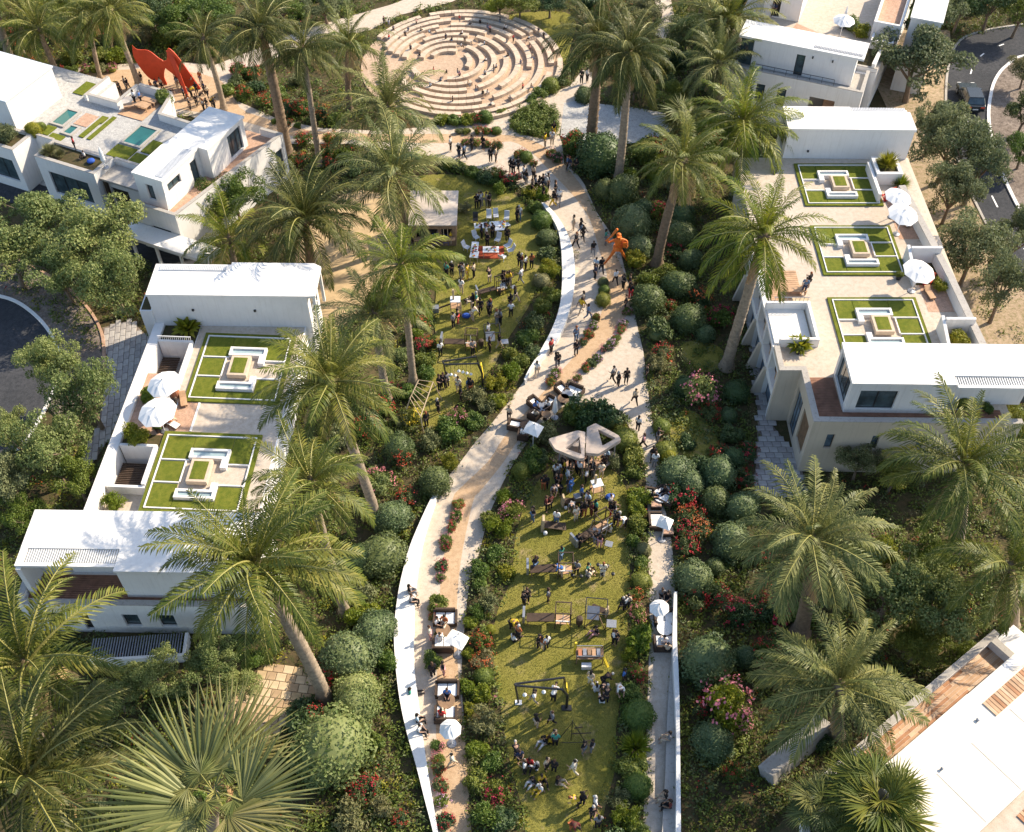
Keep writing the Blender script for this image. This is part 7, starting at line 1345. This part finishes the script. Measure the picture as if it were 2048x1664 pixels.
# ============================================================ PEOPLE
DG = bpy.context.evaluated_depsgraph_get
def skin_mesh(name, verts, edges, rad, root, levels=1):
    me = bpy.data.meshes.new('tmp'); me.from_pydata(verts, edges, []); o = bpy.data.objects.new('tmp', me); COL.objects.link(o)
    m = o.modifiers.new('s', 'SKIN'); m.use_smooth_shade = True
    for i, r in enumerate(rad): me.skin_vertices[0].data[i].radius = r if hasattr(r, '__len__') else (r, r); me.skin_vertices[0].data[i].use_root = i == root
    if levels: o.modifiers.new('d', 'SUBSURF').levels = levels
    bpy.context.view_layer.update(); ev = o.evaluated_get(DG()); out = bpy.data.meshes.new_from_object(ev); out.name = name
    bpy.data.objects.remove(o); return out
def joints(p):
    J = {'pel': (0, 0, .95), 'spi': (0, .01, 1.12), 'che': (0, 0, 1.3), 'nec': (0, 0, 1.475), 'hb': (0, -.012, 1.555), 'ht': (0, -.012, 1.66)}
    for s, k in ((1, 'R'), (-1, 'L')):
        J.update({'sh' + k: (s * .165, 0, 1.41), 'el' + k: (s * .225, .03, 1.13), 'wr' + k: (s * .225, -.03, .89), 'ha' + k: (s * .222, -.05, .81), 'hi' + k: (s * .09, 0, .9), 'kn' + k: (s * .1, -.02, .5), 'an' + k: (s * .1, .02, .09), 'to' + k: (s * .11, -.14, .04)})
    def up(**d): J.update(d)
    if p == 'A': up(elR=(.24, -.02, 1.15), wrR=(.1, -.26, 1.2), haR=(.06, -.31, 1.24), elL=(-.24, .0, 1.14), wrL=(-.12, -.25, 1.1), haL=(-.07, -.3, 1.13))
    if p == 'W': up(knR=(.1, -.2, .53), anR=(.1, -.3, .11), toR=(.1, -.45, .07), knL=(-.1, .06, .5), anL=(-.1, .33, .15), toL=(-.1, .24, .04), elR=(.23, .13, 1.14), wrR=(.22, .12, .9), haR=(.21, .1, .82), elL=(-.23, -.1, 1.14), wrL=(-.21, -.25, .95), haL=(-.2, -.3, .88))
    if p == 'V': up(knR=(.1, .05, .5), anR=(.1, .3, .14), toR=(.1, .2, .04), knL=(-.1, -.17, .53), anL=(-.1, -.24, .1), toL=(-.1, -.39, .06), elR=(.23, -.1, 1.14), wrR=(.16, -.28, 1.1), haR=(.13, -.34, 1.12), elL=(-.23, .12, 1.14), wrL=(-.22, .1, .9), haL=(-.21, .08, .82))
    if p == 'B': 
        up(spi=(0, -.08, 1.1), che=(0, -.24, 1.19), nec=(0, -.38, 1.25), hb=(0, -.46, 1.27), ht=(0, -.55, 1.31), pel=(0, .05, .95))
        for s, k in ((1, 'R'), (-1, 'L')): J.update({'sh' + k: (s * .165, -.32, 1.24), 'el' + k: (s * .2, -.4, .97), 'wr' + k: (s * .15, -.52, .78), 'ha' + k: (s * .13, -.57, .72), 'hi' + k: (s * .09, .05, .9), 'kn' + k: (s * .1, -.03, .5)})
    if p in 'TGL':
        up(pel=(0, 0, .12), spi=(0, .03, .29), che=(0, .01, .47), nec=(0, -.01, .645), hb=(0, -.03, .725), ht=(0, -.035, .83))
        for s, k in ((1, 'R'), (-1, 'L')):
            J.update({'sh' + k: (s * .165, 0, .58), 'el' + k: (s * .23, -.06, .32), 'wr' + k: (s * .13, -.26, .24), 'ha' + k: (s * .1, -.33, .22), 'hi' + k: (s * .09, -.03, .1), 'kn' + k: (s * .12, -.43, .11), 'an' + k: (s * .12, -.42, -.34), 'to' + k: (s * .12, -.56, -.4)})
            if p == 'G': J.update({'kn' + k: (s * .15, -.36, .4), 'an' + k: (s * .12, -.55, .07), 'to' + k: (s * .12, -.69, .03), 'wr' + k: (s * .14, -.33, .36), 'ha' + k: (s * .11, -.38, .4)})
            if p == 'L': J.update({'kn' + k: (s * .1, -.43, .12), 'an' + k: (s * .1, -.83, .08), 'to' + k: (s * .1, -.88, .2), 'wr' + k: (s * .27, .16, .1), 'ha' + k: (s * .28, .2, .04), 'el' + k: (s * .26, .1, .32)})
    if p == 'X':    # statue: legs wide, right arm raised with a club
        up(knR=(.3, -.03, .5), anR=(.52, .0, .09), toR=(.62, -.1, .04), knL=(-.3, -.05, .52), anL=(-.55, -.02, .09), toL=(-.7, -.1, .04), elR=(.4, -.05, 1.3), wrR=(.38, -.25, 1.12), haR=(.3, -.3, 1.1), elL=(-.45, -.02, 1.3), wrL=(-.5, -.12, 1.52), haL=(-.48, -.15, 1.6))
    return J
ORDER = ['pel', 'spi', 'che', 'nec', 'hb', 'ht'] + [a + k for k in 'RL' for a in ('sh', 'el', 'wr', 'ha', 'hi', 'kn', 'an', 'to')]
RAD = dict(pel=(.13, .1), spi=(.115, .09), che=(.14, .1), nec=.052, hb=(.068, .082), ht=(.066, .078), sh=.055, el=.04, wr=.028, ha=(.034, .02), hi=.085, kn=.055, an=.036, to=(.036, .024))
def rad_of(k): return RAD[k] if k in RAD else RAD[k[:2]]
EDG = [('pel', 'spi'), ('spi', 'che'), ('che', 'nec'), ('nec', 'hb'), ('hb', 'ht')] + [e for k in 'RL' for e in (('che', 'sh' + k), ('sh' + k, 'el' + k), ('el' + k, 'wr' + k), ('wr' + k, 'ha' + k), ('pel', 'hi' + k), ('hi' + k, 'kn' + k), ('kn' + k, 'an' + k), ('an' + k, 'to' + k))]
def submesh(name, J, keys, edges, radf, root):
    ix = {k: i for i, k in enumerate(keys)}; return skin_mesh(name, [J[k] for k in keys], [(ix[a], ix[b]) for a, b in edges if a in ix and b in ix], [radf(k) for k in keys], ix[root])
def add_details(me, J):
    """fingers, nose, eyes, ears joined into the body mesh"""
    mb = MB()
    for k, s in (('R', 1), ('L', -1)):
        w = Vector(J['wr' + k]); h = Vector(J['ha' + k]); d = (h - w).normalized(); x = d.cross(Vector((0, 1, 0.01))).normalized()
        for i, l in enumerate((.06, .072, .068, .052)):
            b = h + x * (.024 - .016 * i); m_ = b + d * l * .6 + Vector((0, -.01, 0)); mb.tube([b - d * .02, m_, m_ + d * l * .45 + Vector((0, -.016, 0))], [.009, .008, .006], 5)
        b = w.lerp(h, .5) + x * .03; mb.tube([b, b + x * .025 + d * .02, b + x * .03 + d * .05], [.011, .009, .007], 5)
    hb, ht = Vector(J['hb']), Vector(J['ht']); u = (ht - hb).normalized(); f = Vector((0, -1, 0)); f = (f - u * f.dot(u)).normalized(); c = hb.lerp(ht, .45); r = Vector((1, 0, 0))
    mb.tube([c + f * .07 + u * .02, c + f * .1 - u * .015], [.008, .014], 5)
    for s in (-1, 1): mb.ball(tuple(c + r * s * .073), .018, 6, 4, (.4, 1, 1.3))
    n0 = len(mb.f)
    for s in (-1, 1): mb.ball(tuple(c + f * .078 + r * s * .028 + u * .025), .009, 6, 4)
    mb.bar(c + f * .08 - u * .045 - r * .02, c + f * .08 - u * .045 + r * .02, .008)
    bm = bmesh.new(); bm.from_mesh(me); vs = [bm.verts.new(v) for v in mb.v]
    for i, fc in enumerate(mb.f):
        q = bm.faces.new([vs[j] for j in fc]); q.material_index = 0 if i < n0 else 1
    bm.to_mesh(me); bm.free(); return me
BODY = {}
def body_set(p):
    if p in BODY: return BODY[p]
    J = joints(p); body = add_details(submesh('person', J, ORDER, EDG, rad_of, 'pel'), J)
    tk = ['pel', 'spi', 'che', 'shR', 'shL', 'elR', 'elL']
    fat = lambda g: (lambda k: tuple(a + g for a in (rad_of(k) if hasattr(rad_of(k), '__len__') else (rad_of(k),) * 2)))
    top = submesh('top', J, tk, EDG, fat(.022), 'pel'); lk = ['pel', 'hiR', 'hiL', 'knR', 'knL', 'anR', 'anL']
    leg = submesh('trousers', J, lk, EDG, fat(.017), 'pel')
    hb, ht = Vector(J['hb']), Vector(J['ht']); u = (ht - hb).normalized(); c = hb.lerp(ht, .65) + u * .025; back = Vector((0, .022, 0)) if p != 'B' else u.cross(Vector((1, 0, 0))) * -.022
    hs = MB().ball(tuple(c + back), .098, 12, 8, (.92, 1.02, 1.0)).mesh('hair', M['hair_dark'], True)
    hl = MB().ball(tuple(c + back), .098, 12, 8, (.92, 1.02, 1.0)).tube([c + back * 2 + u * .02, c + back * 3.2 - u * .1, c + back * 3.4 - u * .26], [.09, .08, .05], 8).mesh('hair', M['hair_dark'], True)
    for m_ in (body, top, leg): m_.materials.clear()
    body.materials.append(M['skin']); body.materials.append(M['hair_dark']); top.materials.append(M['clo_k']); leg.materials.append(M['clo_k'])
    BODY[p] = (body, top, leg, hs, hl); return BODY[p]
def slot(o, m): o.material_slots[0].link = 'OBJECT'; o.material_slots[0].material = m
M['skin_b'] = plain('skin_tan', (.3, .17, .1), .55, .08); M['skin_d'] = plain('skin_dark', (.14, .075, .045), .55, .08)
PO = {'S': 'standing', 'A': 'hand raising', 'W': 'walking', 'V': 'walking', 'T': 'seated', 'G': 'crouching', 'B': 'bending', 'L': 'lounging'}
NP = 0; pr_ = random.Random(99)
def person(px, py, pose, top, bot, sc=1.0, z=0.0, rz=None, group='visitors on the paths and lawns', bag=None):
    global NP
    NP += 1; pose0 = pose
    if pose == 'S' and pr_.random() < .3: pose = 'A'
    if pose == 'W' and pr_.random() < .5: pose = 'V'
    b, t, l, hs, hl = body_set(pose); p = P(px, py, z)
    lift = .0
    if pose == 'G': lift = .03
    o = link('person', b, None, (p.x, p.y, z + lift + (.03 if z == 0 and pose != 'T' else 0)), pr_.uniform(0, 6.28) if rz is None else rz, sc * pr_.uniform(.95, 1.05))
    slot(o, M[pr_.choice(['skin', 'skin', 'skin_b', 'skin_d'])])
    tt = link('top', t, o); slot(tt, M['clo_' + top]); ll = link('trousers', l, o); slot(ll, M['clo_' + bot])
    hair = pr_.choices(['dark', 'brown', 'grey', 'ginger'], [6, 3, .7, .5])[0]; hh = link('hair', pr_.choice([hs, hl]), o); slot(hh, M['hair_' + hair])
    if bag is not None: bag += [o, tt, ll, hh]; return o
    later(o, f'{PO[pose]} person, {CLO[top][0]} top, {CLO[bot][0]} trousers', 'person', group)
    return o
def crowd(key, text, sc=1.0, z=0.0, group='visitors on the paths and lawns'):
    x0, y0, s = Z[key]
    for r in text.split(';'):
        q = r.split()
        if not q: continue
        px, py = x0 + float(q[0]) / s, y0 + float(q[1]) / s; ps = q[2]
        zz_ = .47 if ps == 'T' and z == 0 else z
        person(px, py, ps, q[3], q[4], sc, zz_, R(float(q[5])) if len(q) > 5 else None, group)
crowd(2, '648 885 S w k;697 930 S k n;728 935 W d k;773 885 S k k;838 882 S k k;882 952 S k k;912 952 S t k;1240 855 S w t;1200 868 S y t;1250 800 S k y;1000 1018 S k k;1015 1022 A k k;1043 1010 W k k;1077 1060 S w k;1090 1085 S k g;1132 1055 S t k;1125 1135 W k k;1145 1120 W g k;1165 1120 S k k;1188 1110 S k n;1205 1115 S w g;1218 1110 S k k;1190 1170 W k k;1260 1150 S k k;1245 1215 W k y;1257 1200 S k k;1280 1200 W w g;1328 1000 S d k;1342 1005 W n g;1380 1018 S k k;1365 1350 S t t;1420 1410 W k k;1408 1370 W k d;1380 1455 W k k;1480 1500 W k g;1528 1600 W k k;1495 1600 S l k;1490 1640 S n k;1553 1435 S e g;1412 495 S k k;1445 485 S w k;800 1225 S k k;828 1215 A g g;858 1215 S t g;876 1220 S k k;815 1218 S w k;1037 1303 S k k;1048 1300 S w d')
crowd('L', '920 890 S n k;1060 880 S k k;980 900 S w t;1245 930 S k k;990 990 S k k;385 930 S g k;535 960 S y t;540 1365 S k k;655 1385 S k g;682 1392 S g g;738 1410 S y y;820 1385 S t k;1400 1250 S k k;1432 1262 S m g;1480 1285 S w k;1555 1265 S o k;1420 1450 W w g;1190 1480 S k k;1216 1484 S k k;1280 1485 S y t;660 1590 S w t;470 1380 S e k;1020 1450 B k t;1250 1495 A y k')
crowd('M', '655 300 S k k;735 360 W k k;695 290 S e t;640 320 B t t;650 430 B c t;820 375 S k k;838 370 S n k;905 475 S t g;940 470 S g k;1050 390 S w k;1045 300 S k k;1095 240 W k t;455 500 S g k;500 460 S k r;320 800 S w k;655 785 S g k;830 750 S k k;815 600 S w g;930 720 W k t;310 1150 S k k;350 1130 S k k;390 1120 S g k;505 1170 S c t;530 1250 S k k;610 1170 S d t;635 1182 S k o;295 1385 S k k;175 1530 S k k;1465 770 S r k;1535 910 S k k;1516 912 A k g;1318 1005 W w t;1030 1465 W t k')
crowd(5, '1610 205 W w k;1655 235 S k k;1692 232 S k k;1697 290 S k r;1668 350 S k k;1410 375 W y t;1420 330 W t k;1450 408 W d d;1380 540 S d d;1380 620 S k k;1595 775 W g k;1625 800 S k k;1672 785 S k k;1790 760 S k k;1722 905 W t k;1740 1060 S w k;1770 1160 W p k;1855 1130 S k g;1825 1240 S k k;1836 1275 S w g')
crowd(6, '625 920 S y k;603 910 S k y;690 865 S g k;720 885 S k t;770 940 S w k;742 905 S o k;850 890 S k t;840 1015 S w k;895 955 S k k;912 958 S k g;985 960 S c t;1010 870 S k k;1040 815 S l k;425 1080 S k o;448 1075 S k k;540 965 S w k;562 955 S w g;555 1055 S k k;575 1052 S o k;530 1130 B g k;590 1130 B k k;660 1010 S w l;665 1095 S k d;692 1100 S b b;450 1290 S m k;490 1270 S m k;320 1390 S k d;550 1420 S w d;795 1170 S b d;842 1232 S w w;860 1242 S l k;740 1380 S c c;790 1340 S k k;820 1342 S k o;890 1330 S m m;930 1320 S e k;1075 1262 S w k;1080 1340 S k r;1112 1342 S k d;1130 1430 S k k;1152 1432 S k o;1080 1480 G c c;1215 1440 B w k;765 1650 S k k;930 1620 S k g;970 1642 S k p;705 1290 B g g')
crowd(7, '345 690 S k d;595 600 S e d;605 750 B b t;745 742 S g k;860 755 G c c;860 690 G e k;1000 760 S c c;235 1035 S k k;262 1010 S k k;470 1000 S g k;1190 1090 W k k;1215 1082 S w k;1240 1062 S t k;940 1310 G k p;1100 1402 S w k;1122 1416 S k k;110 1262 B y k;130 1380 G w k;180 1362 S o k;380 1450 S k k;412 1466 S o t;452 1466 S w k')
crowd(8, '870 240 S t c;930 300 G w w;995 250 B k k;1010 300 B k k;985 410 G k w;1022 412 B k k;1190 212 S b k;1140 322 B w t;325 412 W k t;515 402 B w k;500 622 W g k;350 652 S k t;532 832 S e k;518 792 S t g;470 800 G y k;430 802 G k w;805 906 S k g;882 890 S k g;190 992 S n k;160 962 B k k;235 1092 S w k;285 1012 G r k;360 1052 G k w;450 1062 S t k;520 1082 S k k;555 1192 G k t;320 1192 G k w;385 1262 G w y;400 1172 G y k;710 1096 W c c;755 1422 B y k;795 1392 S k k;912 1442 W w k;892 1532 S k k;940 1622 S g k;690 1640 B m o')
crowd('K', '385 712 S c p;410 1062 S k k;512 1052 S k p;185 255 T k g 100;205 345 T g k 80;195 1235 L e k 100;262 1480 T l k 100;285 1575 T w k 70;545 1235 T b k 0;490 1435 T r c 160;475 712 T w w 180;450 560 T w k 60;520 545 T o c -20;')
crowd('bm', '515 1332 W c t;1562 478 T g k 0;1592 492 T k k -30;1590 752 T t k 170;1572 716 T w w 180;1598 1195 T g t -90;1580 1488 T k t -80;1602 1535 T m k -90')
crowd(6, '345 270 T b k 40;470 262 T w k -40;350 352 T t k 140;230 545 T w k 180;1490 1145 T k k 80;1610 1098 T k k -50')
AM = '230 230;275 222;318 278;280 402;430 332;460 292;540 248;580 292;660 312;820 398;875 388;965 442;1000 422;975 322;1045 232;950 216;1145 218;1215 262;1240 312;1100 382;1185 422;485 498;570 535;1200 582;1335 242;1390 272;1400 402;1460 402;1410 532;1530 602;1620 502;1640 545;1610 372;1700 332;1750 342;1300 642;1275 692;1190 702;930 692;705 712;825 702;770 772;950 752;1030 802;670 822;1105 885;1170 892;1215 892;885 992;1250 1002;1430 942;1550 872;1630 832'
AUD = []
for i, r in enumerate(AM.split(';')):
    a, b_ = map(float, r.split()); px, py = 720 + a / 4.763, b_ / 4.763
    person(px, py, 'T' if i % 3 else 'S', 'kwgrkdptlnkw'[i % 12], 'kgkdktk'[i % 7], .55, .36 if i % 3 else .03, None, '', AUD)
join_objects('amphitheatre_audience', AUD)
SCU = '205 430;232 452;270 382;300 402;190 392;440 340;540 425;592 412;640 395;740 472;795 330;830 345;800 385;850 402;945 475;1000 445;1040 330;1080 442;1112 475;1040 532;1000 562;932 602;1072 612;1106 602;1152 572;1180 592;920 562;870 485;965 365'
for i, r in enumerate(SCU.split(';')):
    a, b_ = map(float, r.split()); person(200 + a / 5.12, 100 + b_ / 5.12 + 4, 'SSAWB'[i % 5], 'kkgkykontk'[i % 10], 'kkgkktk'[i % 7], .85, 0, None, 'crowd around the red sculpture')
TERR = 'people on the terraces'
person(1606, 588, 'S', 'd', 'n', 1, 5.04, None, TERR); person(1614, 578, 'S', 'k', 'k', 1, 5.04, None, TERR); person(272, 210, 'S', 'w', 'k', .9, 4.06, None, TERR); person(284, 209, 'S', 'b', 'k', .9, 4.06, None, TERR)
person(340, 848, 'G', 'o', 't', 1, 3.02, None, TERR); person(333, 838, 'G', 'r', 'k', 1, 3.02, None, TERR); person(345, 790, 'G', 'r', 't', .95, 3.02, None, TERR); person(353, 812, 'G', 'k', 'd', .9, 3.02, None, TERR); person(1790, 442, 'S', 'b', 'o', 1, 5.03, None, TERR); person(1771, 402, 'G', 'p', 'r', 1, 5.03, None, TERR); person(1850, 570, 'G', 'w', 'r', 1, 5.03, None, TERR); person(1549, 33, 'S', 'n', 'k', .9, 5.03, None, TERR); person(1543, 33, 'S', 'g', 'k', .9, 5.03, None, TERR); person(152, 300, 'S', 'r', 'k', .8, 4.3, None, TERR); person(170, 315, 'G', 'w', 'k', .8, 4.3, None, TERR); person(1622, 140, 'S', 'r', 'r', .8, 4.92, None, TERR)
# orange club-raising statue
J = joints('X'); st = link('statue', submesh('statue', J, ORDER, EDG, lambda k: tuple(a * 1.15 for a in (rad_of(k) if hasattr(rad_of(k), '__len__') else (rad_of(k),) * 2)), 'pel'), None, P(1232, 527), R(10), 1.85)
st.data.materials.clear(); st.data.materials.append(M['orange'])
h = Vector(J['haL']); part('club', MB().tube([h - Vector((.12, -.05, .12)), h + Vector((.12, .02, .15)), h + Vector((.34, .08, .42))], [.03, .045, .07], 8).ball(tuple(h + Vector((.35, .08, .43))), .07, 8, 6), M['orange'], st)
c = Vector(J['ht']); part('cap', MB().ball((c.x, c.y, c.z + .02), .11, 12, 6, (1, 1, .8)).box(c.x - .09, c.y - .22, c.z + .0, c.x + .09, c.y - .05, c.z + .025), M['orange'], st)
part('jacket', submesh('jacket', J, ['pel', 'spi', 'che', 'shR', 'shL', 'elR', 'elL'], EDG, lambda k: tuple(a * 1.15 + .03 for a in (rad_of(k) if hasattr(rad_of(k), '__len__') else (rad_of(k),) * 2)), 'pel') and MB().lathe([(.2, .86), (.21, .95), (.19, 1.05)], 14), M['orange'], st)
part('bag', MB().box(.2, -.14, 1.0, .36, .1, 1.28), M['orange'], st)
tag(st, 'larger than life orange statue of a figure raising a club beside the path', 'statue')
finish_labels()
print('people', NP, 'shrubs', NSH, 'palms', PALMS)
